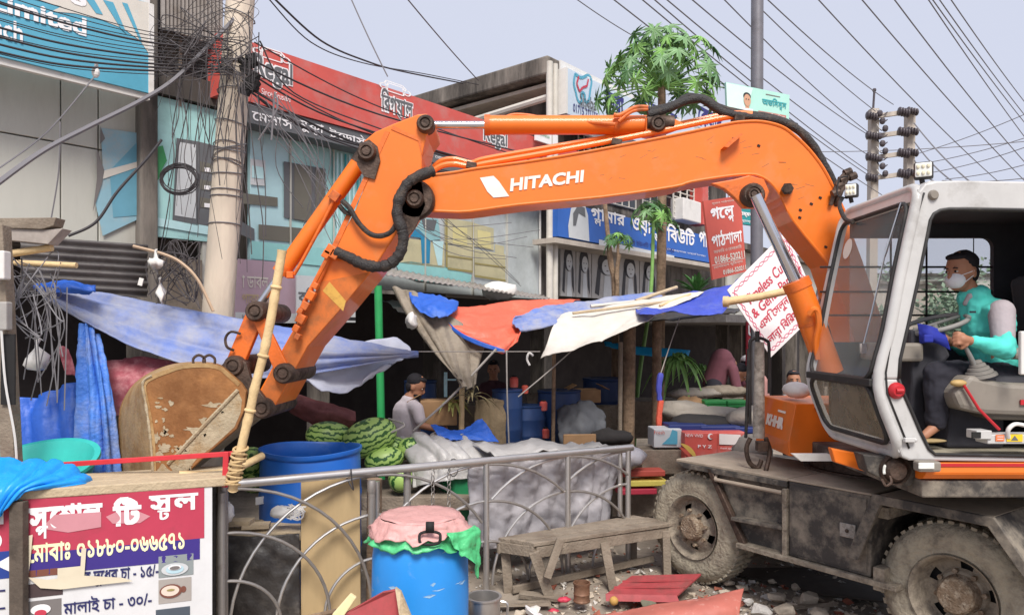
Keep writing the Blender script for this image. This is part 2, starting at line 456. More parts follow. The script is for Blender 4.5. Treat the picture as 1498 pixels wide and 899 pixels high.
# ================= buildings along the street =================
def FZ(px, z, off=0.0):
    v = F(px, 0, off); v.z = z; return v
def slabpx(pl, pr, z0, z1, off, thick, m, mb):
    a, b = FZ(pl, z0, off), FZ(pr, z0, off); c, d = FZ(pr, z1, off), FZ(pl, z1, off)
    return mb.prism([a, b, c, d], FN * -thick, m)
ZS = 3.05
# --- bank building on the left
b1 = thing('bank_building', 'pale panelled building at far left with dark open ground floor', 'building', FZ(100, 0))
mb = MB(); slabpx(-420, 222, ZS, 7.5, -.12, .3, None, mb); mb.build('wall', m_concd, b1)
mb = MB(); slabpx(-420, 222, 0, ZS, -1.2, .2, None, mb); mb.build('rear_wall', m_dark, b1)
zt = F(205, 90).z
for (a, b) in ((-330, -140), (-136, -20), (-17, 88), (90, 143), (145, 203)):
    for (z0, z1) in ((ZS, F(100, 211).z), (F(100, 209).z, 5.6)):
        mb = MB(); slabpx(a, b, z0, z1, -.02, .06, None, mb); mb.build('wall_panel', m_panel, b1, bevel=.006)
sg = Sign(FZ(146, ZS + .02, 0), FZ(202, ZS + .02, 0), FZ(202, 4.45, 0), FZ(146, 4.45, 0))
m_film = flat('film_blue', '#8fb6c4', dirt='#b9b1a9', damt=.3); m_film2 = flat('film_deep_blue', '#6aa3b8')
sg.ppoly([(147, 187), (203, 195), (203, 320), (150, 345), (138, 290), (150, 240)], m_film)
sg.ppoly([(160, 250), (203, 205), (203, 315), (165, 318)], m_film2, 2)
sg.ppoly([(146, 185), (153, 203), (146, 211)], p_grey, 3); sg.ppoly([(141, 217), (152, 250), (148, 270), (135, 310), (141, 262)], p_grey, 3)
sg.ppoly([(150, 250), (203, 236), (203, 244), (150, 262)], p_cream, 3)
sg.done(b1, 'window_film')
mb = MB(); slabpx(206, 232, 0, 7.5, .1, .35, None, mb); mb.build('pillar', m_concd, b1, bevel=.02)
# --- furniture shop building
b2 = thing('furniture_shop_building', 'two storey shop building with teal printed glass front under red signboard', 'building', FZ(560, 0))
mb = MB(); slabpx(232, 806, ZS - .15, F(820, 213).z - .1, -.15, .3, None, mb); mb.build('wall', m_concd, b2)
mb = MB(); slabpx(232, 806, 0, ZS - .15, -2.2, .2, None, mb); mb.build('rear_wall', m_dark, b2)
for pr in (300, 470, 640, 796):
    mb = MB(); slabpx(pr, pr + 12, 0, ZS - .15, -.1, .3, None, mb); mb.build('column', m_concd, b2)
mb = MB(); slabpx(791, 805, ZS - .6, F(806, 205).z, .02, .2, None, mb); mb.build('corner_pillar', m_concd, b2, bevel=.02)
mb = MB(); slabpx(-420, 806, ZS - .02, ZS + .1, -.25, 2.2, None, mb); mb.build('floor_slab', m_concd, b2)
# teal glass panels with printed furniture, each pane its own
m_g1 = flat('shop_film_teal', '#aad6d3', rough=.3, dirt='#7da3a0', damt=.3, dscale=1.2); m_g2 = flat('shop_film_pale', '#c0c6c6', rough=.3, dirt='#9aa09f', damt=.3, dscale=1.2)
m_g3 = flat('shop_film_aqua', '#b4d6da', rough=.3)
zb, ztp = F(780, 437).z, F(363, 172).z
for i, (a, b, mt) in enumerate(((366, 425, m_g3), (426, 488, m_g1), (489, 548, m_g1), (549, 622, m_g2), (623, 692, m_g2), (693, 742, m_g2), (743, 789, m_g2))):
    mb = MB(); slabpx(a, b, zb, ztp, 0, .06, None, mb); mb.build('glass_panel', mt, b2, bevel=.004)
for a in (425.5, 488.5, 548.5, 622.5, 692.5, 742.5):
    mb = MB(); slabpx(a - .5, a + 1, zb, ztp, .03, .04, None, mb); mb.build('mullion', m_panel, b2)
mb = MB()
mb.tube([FZ(790, zb, .05), FZ(790, ztp, .05)], .02, 6); mb.build('panel_edge_strip', m_white, b2)
sg = Sign(FZ(366, zb, .012), FZ(789, zb, .012), FZ(789, ztp, .012), FZ(366, ztp, .012))
sg.ppoly([(366, 232), (388, 235), (388, 272), (366, 270)], p_lgrey); sg.ppoly([(368, 242), (385, 245), (385, 262), (368, 260)], p_aqua, 2)
sg.ppoly([(345, 281), (406, 289), (406, 302), (345, 297)], p_wood)
sg.ppoly([(350, 322), (372, 335), (372, 352), (350, 342)], p_char); sg.ppoly([(378, 328), (445, 334), (450, 356), (378, 350)], p_wood)
sg.ppoly([(366, 352), (560, 372), (560, 398), (366, 378)], p_teal)
sg.ppoly([(415, 236), (476, 247), (476, 330), (415, 318)], p_char); sg.ppoly([(430, 240), (456, 245), (456, 325), (430, 320)], p_wood, 2); sg.ppoly([(461, 246), (474, 248), (474, 328), (461, 326)], p_wood, 2)
for i in range(11):
    x = 486 + i * 6; sg.ppoly([(x, 222 + i), (x + 2.5, 223 + i), (x + 2.5, 380), (x, 380)], p_teald if i % 3 == 0 else p_aqua)
# sofas
for pts in ([(570, 345), (590, 348), (625, 352), (650, 358), (650, 392), (570, 383)], [(650, 318), (692, 325), (692, 362), (650, 355)], [(692, 326), (722, 334), (722, 366), (692, 360)], [(654, 358), (691, 363), (691, 396), (654, 391)], [(694, 364), (739, 372), (739, 409), (694, 402)], [(724, 357), (737, 360), (737, 372), (724, 369)]): sg.ppoly(pts, p_sofa)
for pts in ([(662, 330), (683, 334), (683, 359), (662, 355)], [(698, 336), (717, 340), (718, 364), (699, 360)]): sg.ppoly(pts, flat('print_cushion', '#d2c78e'), 2)
for pts in ([(654, 373), (691, 378), (691, 380), (654, 375)], [(694, 384), (739, 390), (739, 392), (694, 386)], [(654, 391), (691, 396), (691, 399), (654, 394)], [(694, 402), (739, 409), (739, 412), (694, 405)], [(690, 325), (693, 325), (693, 400), (690, 396)], [(651, 318), (654, 319), (654, 391), (651, 391)]): sg.ppoly(pts, p_sofad, 3)
sg.ppoly([(578, 385), (600, 382), (650, 390), (690, 402), (688, 412), (660, 416), (610, 410), (585, 400)], p_teal)
sg.ppoly([(592, 330), (630, 335), (628, 385), (617, 385), (615, 348), (595, 345)], p_jean, 2); sg.ppoly([(632, 352), (648, 353), (646, 388), (640, 388)], p_aqua, 2)
sg.ppoly([(598, 318), (640, 320), (644, 350), (628, 352), (612, 336), (598, 332)], flat('print_shirt', '#8fbcc0'), 3); sg.ppoly([(615, 320), (638, 322), (634, 338), (620, 336)], p_char, 4)
sg.done(b2, 'printed_furniture')
# middle bay between bank and shop: open balcony above, teal glass below
mb = MB(); slabpx(233, 326, F(232, 140).z, F(232, 140).z + .25, .1, .3, None, mb); mb.build('ledge', m_concd, b2)
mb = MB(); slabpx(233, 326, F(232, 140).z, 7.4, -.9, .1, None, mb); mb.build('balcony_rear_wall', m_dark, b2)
zc = F(240, 52).z
mb = MB()
for i in range(16):
    a = 236 + i * 5.6; A = FZ(a, zc, .15); B = FZ(a + 5.4, zc, .15); mb.prism([A, (A + B) / 2 + FN * .04, B, B + Vector((0, 0, 1.6)), (A + B) / 2 + FN * .04 + Vector((0, 0, 1.6)), A + Vector((0, 0, 1.6))], FN * -.02)
mb.build('corrugated_awning', m_tinl, b2)
for pr in (262, 322):
    mb = MB(); slabpx(pr, pr + 4, F(232, 150).z, zc, .05, .08, None, mb); mb.build('balcony_post', m_pvc if pr > 300 else m_wood, b2)
mb = MB()
for k in range(7):
    z = F(232, 140).z + .25 + k * .14; mb.tube([FZ(234, z, .02), FZ(322, z, .02)], .008, 4)
mb.build('balcony_rail', m_wire, b2)
for (a, b) in ((228, 276), (277, 330)):
    mb = MB(); slabpx(a, b, F(280, 352).z, F(232, 142).z, .04, .06, None, mb); mb.build('glass_panel', m_g1, b2, bevel=.004)
sg = Sign(FZ(228, F(280, 352).z, .05), FZ(330, F(280, 352).z, .05), FZ(330, F(232, 142).z, .05), FZ(228, F(232, 142).z, .05))
sg.ppoly([(258, 202), (289, 207), (289, 330), (252, 322)], p_char); sg.ppoly([(262, 208), (286, 212), (286, 320), (255, 315)], p_lgrey, 2)
sg.ppoly([(289, 207), (314, 213), (312, 331), (288, 328)], p_char)
for y in (236, 262, 288): sg.ppoly([(292, y), (311, y + 4), (311, y + 18), (292, y + 15)], p_wood, 2); sg.ppoly([(298, y + 9), (307, y + 10), (307, y + 16), (298, y + 15)], p_white, 3)
sg.ppoly([(226, 216), (238, 213), (244, 235), (238, 245), (232, 262), (226, 268)], p_green); sg.ppoly([(228, 318), (330, 335), (330, 348), (228, 330)], p_aqua)
sg.done(b2, 'printed_furniture')
mb = MB(); slabpx(228, 296, 1.4, F(280, 380).z, .05, .1, None, mb); mb.build('patched_wall', M('brown_patched_wall', '#7e7266', .95, dirt='#57493f', damt=.4, dscale=3, var=.2, bump=.3), b2)
mb = MB(); slabpx(296, 346, 1.4, F(280, 352).z, .02, .1, None, mb); mb.build('plaster_strip', m_panel, b2)
# --- concrete house with flat roof, further along
b3 = thing('concrete_house', 'weathered concrete house with flat roof slab and white pipes behind the excavator boom', 'building', FZ(930, 0, -1))
zr = F(803, 100).z
mb = MB(); slabpx(806, 1062, F(900, 395).z - .4, zr - .3, -.05, 6.5, None, mb); mb.build('wall', m_concd, b3)
mb = MB(); slabpx(801, 1070, zr - .3, zr, .35, 7.5, None, mb); mb.build('roof', m_concd, b3, bevel=.03)
mb = MB(); slabpx(801, 1070, zr - .42, zr - .36, .2, 7.3, None, mb); mb.build('cornice', m_conc, b3)
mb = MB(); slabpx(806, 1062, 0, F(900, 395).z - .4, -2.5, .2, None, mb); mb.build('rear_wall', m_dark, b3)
mb = MB(); mb.tube([FZ(804, 2.4, .35), FZ(804, zr - .1, .35)], .055, 10); mb.tube([FZ(812, 2.4, .35), FZ(812, zr - .1, .35)], .05, 10)
p = FZ(806, zr - .62, .3); mb.tube([p, p - FN * 2.5 + Vector((0, 0, -.1)), p - FN * 5.5 + Vector((0, 0, -.2))], .06, 8); mb.build('drain_pipe', m_pvc, b3, smooth=True)
mb = MB(); slabpx(806, 1062, F(900, 395).z - .42, F(900, 395).z - .3, -.1, 2.6, None, mb); mb.build('floor_slab', m_concd, b3)
# windows with grilles above the parlour sign
zw0, zw1 = F(900, 292).z - .1, F(900, 292).z + 1.2
for (a, b) in ((846, 880), (890, 930), (940, 985)):
    mb = MB(); slabpx(a, b, zw0, zw1, -.02, .06, None, mb); w_ = mb.build('window', M('window_dark', '#3c4145', .2), b3)
    mb = MB()
    for k in range(7):
        z = zw0 + (zw1 - zw0) * k / 6; mb.tube([FZ(a, z, .05), FZ(b, z, .05)], .012, 4)
    for k in range(5):
        x = a + (b - a) * k / 4; mb.tube([FZ(x, zw0, .05), FZ(x, zw1, .05)], .014, 4)
    mb.build('grille', m_pvc, w_)
mb = MB()
for k in range(9):
    z = zw0 - .05 + k * .11; mb.tube([FZ(985, z, .3), FZ(1036, z, .3)], .014, 4)
for k in range(6): x = 985 + k * 10; mb.tube([FZ(x, zw0 - .05, .3), FZ(x, zw0 + .9, .3)], .018, 4)
mb.build('balcony_rail', m_pvc, b3)
mb = MB(); slabpx(1000, 1026, zw0 - .1, zw0 + .35, .5, .3, None, mb); mb.build('air_conditioner', m_white, b3, bevel=.02)
mb = MB(); slabpx(1028, 1036, zw0 - .1, zw0 + .8, .5, .3, None, mb); mb.build('red_shutter', p_red, b3)
# posters of faces under the parlour sign
zp0, zp1 = F(820, 433).z, F(820, 352).z
for i, (a, b) in enumerate(((820, 842), (843, 865), (866, 905), (906, 935), (936, 962))):
    sg = Sign(FZ(a, zp0, .06), FZ(b, zp0, .06), FZ(b, zp1, .06), FZ(a, zp1, .06))
    pb = thing('poster', ['black and white face poster nearest the white pipe', 'second face poster along the wall under the blue parlour sign', 'widest grey face poster between the thin saplings', 'grey face poster behind the leaning sapling', 'last faded face poster under the parlour sign near the papaya trunk'][i], 'poster', FZ(a, zp0, .06), 'face posters under the parlour sign')
    sg.board('backing', flat('poster_grey', '#aaa6a2', dirt='#77716c', damt=.25), pb, .03)
    sg.oval(.55, .62, .2, .15, p_lgrey, 2); sg.oval(.5, .68, .3, .22, p_black, 1); sg.poly([(.25, .05), (.35, .75), (.2, .6), (.1, .1)], p_black, 1); sg.poly([(.7, .7), (.85, .5), (.9, .05), (.75, .2)], p_black, 1)
    sg.rect(.44, .63, .5, .645, p_black, 3); sg.rect(.6, .63, .66, .645, p_black, 3); sg.oval(.55, .545, .05, .012, p_grey, 3); sg.poly([(.4, .0), (.45, .45), (.65, .45), (.75, .0)], p_lgrey, 1)
    sg.done(pb, 'printed_face')
# low shop row continuing beyond the house
b4 = thing('low_shop_row', 'low dim shop row continuing behind the salon banner and the cab', 'building', FZ(1130, 0, 0))
mb = MB(); slabpx(1064, 1225, 2.6, 4.3, 0, 5, None, mb); mb.build('wall', m_panel, b4)
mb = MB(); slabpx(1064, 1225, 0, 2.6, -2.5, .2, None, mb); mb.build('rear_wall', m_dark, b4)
mb = MB(); slabpx(1062, 1228, 2.45, 2.6, 1.6, 4, None, mb); mb.build('awning', m_tin, b4)
mb = MB(); slabpx(1062, 1227, 4.3, 4.45, .3, 5.4, None, mb); mb.build('roof', m_concd, b4)
for a in range(1064, 1226, 20):
    mb = MB(); slabpx(a, a + 2, 0, 2.5, 0, .3, None, mb); mb.build('column', m_concd, b4)
# --- dim far end of the street: low sheds and trees
def simple_house(px, d, w, h, col, label):
    t = thing('distant_house', label, 'building', P(px, 490, d) * Vector((1, 1, 0)) if False else Vector((P(px, 490, d).x, d, 0)))
    x = P(px, 490, d).x
    MB().box((x, d + 3, h / 2), (w, 6, h)).build('wall', col, t)
    MB().box((x, d + 3, h + .1), (w + .6, 6.6, .2)).build('roof', m_concd, t)
    for k in range(3):
        for r in range(max(1, int(h // 3))):
            wv = MB().box((x - w / 2 + w * (k + .5) / 3, d - .03, 1.6 + r * 3), (w * .16, .1, 1.1)).build('window', MATS['window_dark'], t)
simple_house(1250, 48, 12, 5.5, m_conc, 'low pale far house seen under the excavator boom')
simple_house(1395, 60, 14, 7, m_panel, 'pale far house seen through the cab rear window')
simple_house(1560, 55, 12, 4.5, m_conc, 'small far house right of the cab')

# ================= signs =================
def sign_thing(name, label, sg, mat, thick=.08, cat='sign', frame=None):
    t = thing(name, label, cat, sg.c[0])
    sg.board('board', mat, t, thick)
    if frame:
        mb = MB(); w = frame[0]
        for i in range(4): mb.beam(sg.c[i] - sg.n * thick / 2, sg.c[(i + 1) % 4] - sg.n * thick / 2, w, thick + .012, up=(0, 0, 1) if i % 2 == 0 else tuple(sg.n))
        mb.build('frame', frame[1], t)
    return t
# bank sign
zb, zt = F(221, 137, .45).z, F(224, 7, .45).z
sg = Sign(FZ(-330, zb, .45), FZ(221, zb, .45), FZ(221, zt, .45), FZ(-330, zt, .45))
t = sign_thing('bank_signboard', 'large blue and cream bank signboard reading Limited, upper left', sg, p_bank, .10, frame=(.05, m_white))
sg.ppoly([(-330, -200), (60, -40), (120, -20), (223, 6), (219, 130), (217, 78), (205, 60), (180, 42), (150, 30), (110, 20), (75, 17), (90, 10), (60, 2), (-100, -40), (-330, -80)], p_cream, 1)
for pts in ([(150, 0), (165, 4), (185, 50), (176, 42)], [(178, 4), (186, 6), (208, 62), (203, 58)], [(120, -8), (135, -4), (150, 22), (140, 20)]): sg.ppoly(pts, p_bank, 2)
sg.ptext('Limited', (-8, 16), (126, 18), p_white, bold=.035) if False else None
u0, v0 = sg.uv(-14, 14); u1, v1 = sg.uv(126, 28)
sg.text('Limited', u0, v0, u1, v1, p_white, bold=.03)
u0, v0 = sg.uv(-60, 40); u1, v1 = sg.uv(33, 42)
sg.text('Branch', u0, v0 - .005, u1, v1 + .05, p_white, bold=.02)
u0, v0 = sg.uv(-20, -34); u1, v1 = sg.uv(126, -20)
sg.text('asing', u0 + .08, v0 + .0, u1, v1 + .02, p_white, bold=.03)
sg.done(t, 'lettering')
# red furniture sign
zt, zb = F(372, 63, .3).z, F(363, 148, .3).z
sg = Sign(FZ(322, zb, .3), FZ(846, zb, .3), FZ(846, zt, .3), FZ(322, zt, .3))
t = sign_thing('red_signboard', 'long red signboard with Regal sofa logos along the shop front', sg, p_red, .25)
def regal(px, py, w, h, word, bold):
    # px,py centre of the word; sofa outline above, letters white-edged below
    dy = .27 * w
    sg.ptext(word, (px - w / 2, py + h / 2 - dy * .25), (px + w / 2, py - h / 2 + dy * .25 + (0)), p_white, bold=bold + .055, k=2)
    sg.ptext(word, (px - w / 2 + 1, py + h / 2 - dy * .25 - 1), (px + w / 2 - 1, py - h / 2 + dy * .25 + 1), p_char, bold=bold, k=3)
    uc, vc = sg.uv(px - 2, py - h * .70); ur, vr = w / 1498 * 1.0, .0
    U = abs(sg.uv(px + w / 2, py)[0] - sg.uv(px - w / 2, py)[0]) / 2; V = abs(sg.uv(px, py - 10)[1] - sg.uv(px, py + 10)[1]) / 20 * h * .42
    asp = V / U * (w / h) * 1.
    def ring(cx, cy, r, w_=.10):
        pts = [(uc + U * (cx + r * math.cos(R(a))), vc + V * (cy + r * 1.4 * math.sin(R(a)))) for a in range(0, 361, 24)]
        sg.line(pts, U * w_ * .5, p_white, 2, asp=V / U)
    ring(-.72, .1, .2); ring(.72, .1, .2)
    sg.line([(uc + U * x, vc + V * y) for x, y in ((-.7, .35), (-.55, .75), (.45, .75), (.7, .35))], U * .05, p_white, 2, asp=V / U)
    sg.line([(uc + U * x, vc + V * y) for x, y in ((-.5, .1), (-.45, .55), (.45, .55), (.5, .1), (.5, -.3), (-.5, -.3), (-.5, .1))], U * .05, p_white, 2, asp=V / U)
regal(399, 107, 58, 34, 'Regal', .02)
regal(580, 155, 48, 32, 'িরগ<য|_>াল', .02)
regal(724, 203, 36, 24, 'Regal', .02)
regal(362 - 60, 80, 40, 30, 'Regal', .0) if False else None
sg.ptext('Since Trusted', (382, 138), (424, 141), p_white)
sg.done(t, 'lettering')
z2 = F(363, 178, .3).z
sb = Sign(FZ(362, z2, .28), FZ(846, z2, .28), FZ(846, zb - .01, .28), FZ(362, zb - .01, .28))
t = sign_thing('black_name_strip', 'narrow black name strip with white Bengali lettering below the red signboard', sb, p_char, .25)
for wd, x0, x1, yb_, yt_ in (('মেসা^স', 368, 428, 172, 160), ('মু<ক|ত>া', 437, 473, 187, 174), ('<ট|_>েডা^স', 481, 534, 199, 182)):
    wd = wd.replace('মেসা', 'েমসা')
    u0, v0 = sb.uv(x0, yb_); u1, v1 = sb.uv(x1, yt_); sb.text(wd, u0, .18, u1, .84, p_white, bold=.012)
u0, _ = sb.uv(612, 210); u1, _ = sb.uv(690, 230); sb.text('কিলজ েরাড, মুক্তারপাড়া', u0, .55, u1, .85, p_white)
sb.done(t, 'lettering')
sg = Sign(FZ(784, F(800, 210, .4).z, .4), FZ(816, F(800, 210, .4).z, .4), FZ(816, F(800, 193, .4).z, .4), FZ(784, F(800, 193, .4).z, .4))
t = sign_thing('small_white_plate', 'small white plate at the right end of the red signboard', sg, p_white, .03); sg.text('Helvetia', .1, .5, .6, .8, p_green); sg.done(t, 'lettering')
# dental sign
zt, zb = F(829, 99, .5).z, F(829, 166, .5).z
sg = Sign(FZ(829, zb, .5), FZ(1062, zb, .5), FZ(1062, zt, .5), FZ(829, zt, .5))
t = sign_thing('dental_signboard', 'white and blue dental signboard with tooth outline behind the papaya tree', sg, flat('dental_white', '#c5d3e2'), .3, frame=(.05, m_white))
def pr_line(sg, pts, w, m, k=2):
    q = [sg.uv(*p) for p in pts]; a = (sg.c[1] - sg.c[0]).length / (sg.c[3] - sg.c[0]).length
    sg.line(q, w, m, k, asp=a)
pr_line(sg, cr_spline([(841, 108, 0), (839, 122, 0), (842, 135, 0), (845, 147, 0), (850, 150, 0), (851, 136, 0), (855, 138, 0), (856, 150, 0), (861, 146, 0), (863, 132, 0), (865, 118, 0), (860, 110, 0), (850, 114, 0), (841, 108, 0)], 3) and [(p.x, p.y) for p in cr_spline([(841, 108, 0), (839, 122, 0), (842, 135, 0), (845, 147, 0), (850, 150, 0), (851, 136, 0), (855, 138, 0), (856, 150, 0), (861, 146, 0), (863, 132, 0), (865, 118, 0), (860, 110, 0), (850, 114, 0), (841, 108, 0)], 3)], .004, p_bank)
pr_line(sg, [(846, 112), (843, 122), (847, 134), (852, 128), (858, 126), (860, 116)], .003, p_crim, 3)
sg.ptext('Sheba', (848, 152), (872, 146), p_char, bold=.01); sg.ptext('dental point', (846, 158), (870, 158.5), p_char)
sg.ptext('01715 271155', (838, 163), (874, 166), p_navy, bold=.01)
sg.ptext('েসবা', (884, 160), (912, 142), p_navy, bold=.03); sg.ptext('েডন্টাল', (930, 172), (990, 160), p_navy, bold=.03); sg.ptext('েকয়ার', (1020, 190), (1056, 170), p_navy, bold=.03)
sg.done(t, 'lettering')
# blue parlour sign
zt, zb = F(825, 296, .5).z, F(815, 345, .5).z
sg = Sign(FZ(816, zb, .5), FZ(1064, zb, .5), FZ(1064, zt, .5), FZ(816, zt, .5))
t = sign_thing('parlour_signboard', 'long blue beauty parlour signboard with white Bengali lettering', sg, p_blue, .2)
sg.ppoly([(831, 330), (835, 305), (844, 295), (855, 298), (860, 315), (862, 353), (832, 347)], p_lgrey, 1); sg.ppoly([(838, 312), (845, 300), (855, 304), (856, 318), (846, 312), (842, 330), (838, 330)], p_char, 2)
sg.ppoly([(876, 350), (986, 374), (986, 382), (876, 360)], p_lgrey, 1)
for wd, x0, x1, y0, y1 in (('<গ|ল>্যামার', 864, 914, 328, 314), ('ওয়া<ল|ড>', 923, 965, 345, 325), ('িবউিট', 975, 1016, 352, 336), ('পালর্ার', 1022, 1060, 368, 346)):
    wd = wd.replace('্যা', 'া')
    sg.ptext(wd, (x0, y0), (x1, y1), p_white, bold=.02)
sg.ptext('ম্যারী ইউনিট িবউিট পালার্র', (912, 358), (986, 362), p_navy); sg.ptext('েট পার্লারে ভর্তি চলছে', (975, 366), (1032, 373), p_white)
sg.done(t, 'lettering')
mb = MB(); slabpx(812, 1066, zb - .12, zb - .04, .56, .45, None, mb)
one('sunshade_ledge', mb, m_conc, 'dirty white ledge running below the blue parlour signboard', 'ledge')
# mauve and white banners low on the shop pole
sg = Sign(FZ(344, F(400, 472, .1).z, .1), FZ(433, F(400, 472, .1).z, .1), FZ(433, F(345, 378, .1).z, .1), FZ(344, F(345, 378, .1).z, .1))
t = sign_thing('mauve_banner', 'faded mauve banner low beside the concrete pole', sg, p_pur, .02, 'banner')
sg.rect(0, 0, 1, .16, p_lgrey); sg.text('া ডাবল', .1, .55, .52, .75, p_cream); sg.text('পাকা ওে', .1, .3, .55, .46, flat('print_faded_yellow', '#c2ad86')); sg.text('টাকাহ ৫', .1, .03, .45, .12, p_char)
sg.done(t, 'lettering')
sg = Sign(FZ(434, F(434, 470, .2).z, .2), FZ(520, F(434, 470, .2).z, .2), FZ(520, F(434, 402, .2).z, .2), FZ(434, F(434, 402, .2).z, .2))
t = sign_thing('grey_banner', 'pale grey banner with dark Bengali lettering behind the bucket cylinder', sg, p_lgrey, .02, 'banner')
sg.text('বিকাশ', .02, .4, .55, .75, p_char, bold=.01); sg.poly([(.5, .55), (.65, .9), (1, .95), (1, .35), (.75, .45)], p_char); sg.rect(0, .05, 1, .12, p_black); sg.done(t, 'lettering')
# mint portrait sign on the steel pole
a = 8.8
sg = Sign(P(1064, 168, a), P(1154, 183, a + .15), P(1155, 139, a + .15), P(1062, 120, a))
t = sign_thing('mint_portrait_sign', 'mint green sign with a small portrait fixed high on the steel pole', sg, p_mint, .04)
sg.ppoly([(1062, 121), (1100, 128), (1090, 168), (1064, 166)], flat('mint_fade', '#cfe9e0'), 1)
sg.oval(.32, .55, .055, .19, p_skin, 3); sg.oval(.32, .68, .06, .12, p_black, 2); sg.rect(.235, .0, .41, .3, p_white, 2); sg.rect(.29, .3, .35, .42, p_skin, 2)
for x in (.3, .34): sg.oval(x, .58, .008, .02, p_black, 4)
sg.text('অভিন<ন|দ>ন', .56, .42, .95, .78, p_teald, bold=.02); sg.rect(.5, .1, .95, .3, flat('print_maroon_lt', '#b57c72')); sg.text('েমাঃ মািনক িময়া', .53, .13, .92, .27, p_white, k=3); sg.rect(.62, .85, .85, .88, p_grey)
sg.done(t, 'printed_portrait')
# hanging brick-red sign
sg = Sign(P(1043, 409, 10.2), P(1092, 397, 10.6), P(1083, 286, 10.6), P(1029, 294, 10.2))
t = sign_thing('red_hanging_sign', 'tilted brick red sign with white Bengali lettering and phone number', sg, p_orr, .03)
sg.text('গে<ল|প>', .14, .68, .78, .9, p_white, bold=.03); sg.text('পাঠশালা', .08, .4, .94, .6, p_white, bold=.02)
sg.text('সরকাির ও েবসরকাির', .1, .32, .9, .37, p_cream); sg.text('01866-520211', .1, .19, .98, .28, p_cream, bold=.02); sg.text('েযাগােযাগ কুিমল্লা', .05, .12, .9, .17, p_cream); sg.text('01866-520211', .3, .03, .98, .09, p_cream, bold=.02); sg.text('সৃজন পাঠশালা', .2, .93, .8, .97, p_cream)
sg.rect(.02, .175, .98, .182, p_cream)
sg.done(t, 'lettering')
sg = Sign(P(1070, 325, 11), P(1145, 336, 11.3), P(1145, 312, 11.3), P(1070, 302, 11))
t = sign_thing('teal_sign', 'teal sign strip with white lettering behind the boom cylinder', sg, flat('sign_teal', '#2a8d90'), .06)
sg.text('মুহাম্মদ সািব^র িমিটেয়', .08, .45, .95, .85, p_white, bold=.03); sg.text('মুহাম্মদপুর ফুড ক^ার, কুিম', .2, .1, .95, .32, p_white); sg.done(t, 'lettering')
mb = MB(); mb.prism([P(1066, 302, 11.1), P(1146, 312, 11.4), P(1146, 285, 11.4), P(1066, 278, 11.1)], (0, .05, 0))
one('blank_white_board', mb, m_white, 'blank white board above the teal sign strip', 'board')
# white diamond banner
dd = 7.4
sg = Sign(P(1128, 522, dd), P(1200, 452, dd + .15), P(1150, 338, dd + .15), P(1064, 424, dd))
t = sign_thing('white_salon_banner', 'white banner hanging askew with crimson salon lettering and wave border', sg, p_pinkw, .012, 'banner')
for v0 in (.06, .93):
    for k_ in range(2):
        sg.line([(.06 + i * .035, v0 + .022 * math.sin(i * 1.3 + k_ * 3.14)) for i in range(26)], .004, p_line, 1)
for u0 in (.05, .95):
    for k_ in range(2):
        sg.line([(u0 + .018 * math.sin(i * 1.3 + k_ * 3.14), .06 + i * .035) for i in range(26)], .004, p_line, 1)
sg.text('Timeless Cut', .12, .66, .78, .79, p_crim, bold=.01); sg.text('& Gents Parlour', .10, .49, .98, .61, p_crim, bold=.01)
sg.text('এসি েসলুন', .1, .30, .62, .46, p_crim, bold=.015); sg.text('না<ন|ন>া িবিরয়ািন', .1, .09, .80, .25, p_crim, bold=.015)
sg.line([(.8, .72), (.95, .82)], .006, p_crim, 2); sg.line([(.8, .8), (.95, .73)], .006, p_crim, 2); sg.oval(.79, .72, .02, .02, p_crim, 2); sg.oval(.79, .8, .02, .02, p_crim, 2)
sg.done(t, 'lettering')
mb = MB(); mb.tube([P(1062, 441, 7.1), P(1110, 434, 7.05), P(1168, 422, 7.0)], [.042, .038, .036], 10); mb.tube([P(1058, 441, 7.12), P(1066, 441, 7.1)], .055, 10)
one('bamboo_crossbar', mb, m_bamboo, 'short bamboo bar sticking out across the white salon banner', 'bamboo', smooth=True)
sg = Sign(P(1092, 535, 9.5), P(1104, 535, 9.5), P(1104, 470, 9.5), P(1092, 470, 9.5))
t = sign_thing('red_letter_board', 'narrow red upright board with white letters under the salon banner', sg, flat('board_red', '#a5293a'), .04)
for i, c in enumerate('UOC'): sg.text(c, .2, .68 - i * .3, .85, .92 - i * .3, p_white, bold=.04)
sg.done(t, 'lettering')
# ================= poles, wires, trees =================
t = thing('concrete_pole', 'tall pale concrete utility pole wrapped in tangled cables at left', 'utility pole', P(293, 834, 6.9))
MB().tube([P(289, 838, 6.9), P(318, 470, 6.9), P(356, -60, 6.9)], [.155, .142, .125], 20).build('shaft', m_pole, t, smooth=True)
mb = MB(); rn = random.Random(3)
for i in range(16):
    y = rn.uniform(20, 330); c = P(351 - y * .069, y, 6.9); r0 = .145; tl = rn.uniform(-.06, .06)
    mb.tube([c + Vector((r0 * math.cos(a), r0 * math.sin(a), tl * math.cos(a + i))) for a in [k * .524 for k in range(12)]], .006, 4, closed=True)
mb.build('cable_wraps', m_wireg, t)
mb = MB()
for i in range(14):
    y = 85 + i * 4 + rn.uniform(-4, 4); c = P(348 + rn.uniform(4, 24), y, 6.72); mb.box(c, (.09, .07, .05), rot=Matrix.Rotation(rn.uniform(-.6, .6), 3, 'Y'), jit=.01)
mb.build('cable_clamps', m_black, t)
t = thing('steel_pole', 'dark grey steel lamp pole rising behind the excavator boom', 'pole', P(1107, 748, 9.2))
MB().tube([P(1107, 748, 9.2), P(1107, 300, 9.2), P(1108, -80, 9.2)], .075, 16).build('shaft', M('grey_steel_pole', '#77757a', .5, metal=.3, dirt='#5c5557', damt=.2), t, smooth=True)
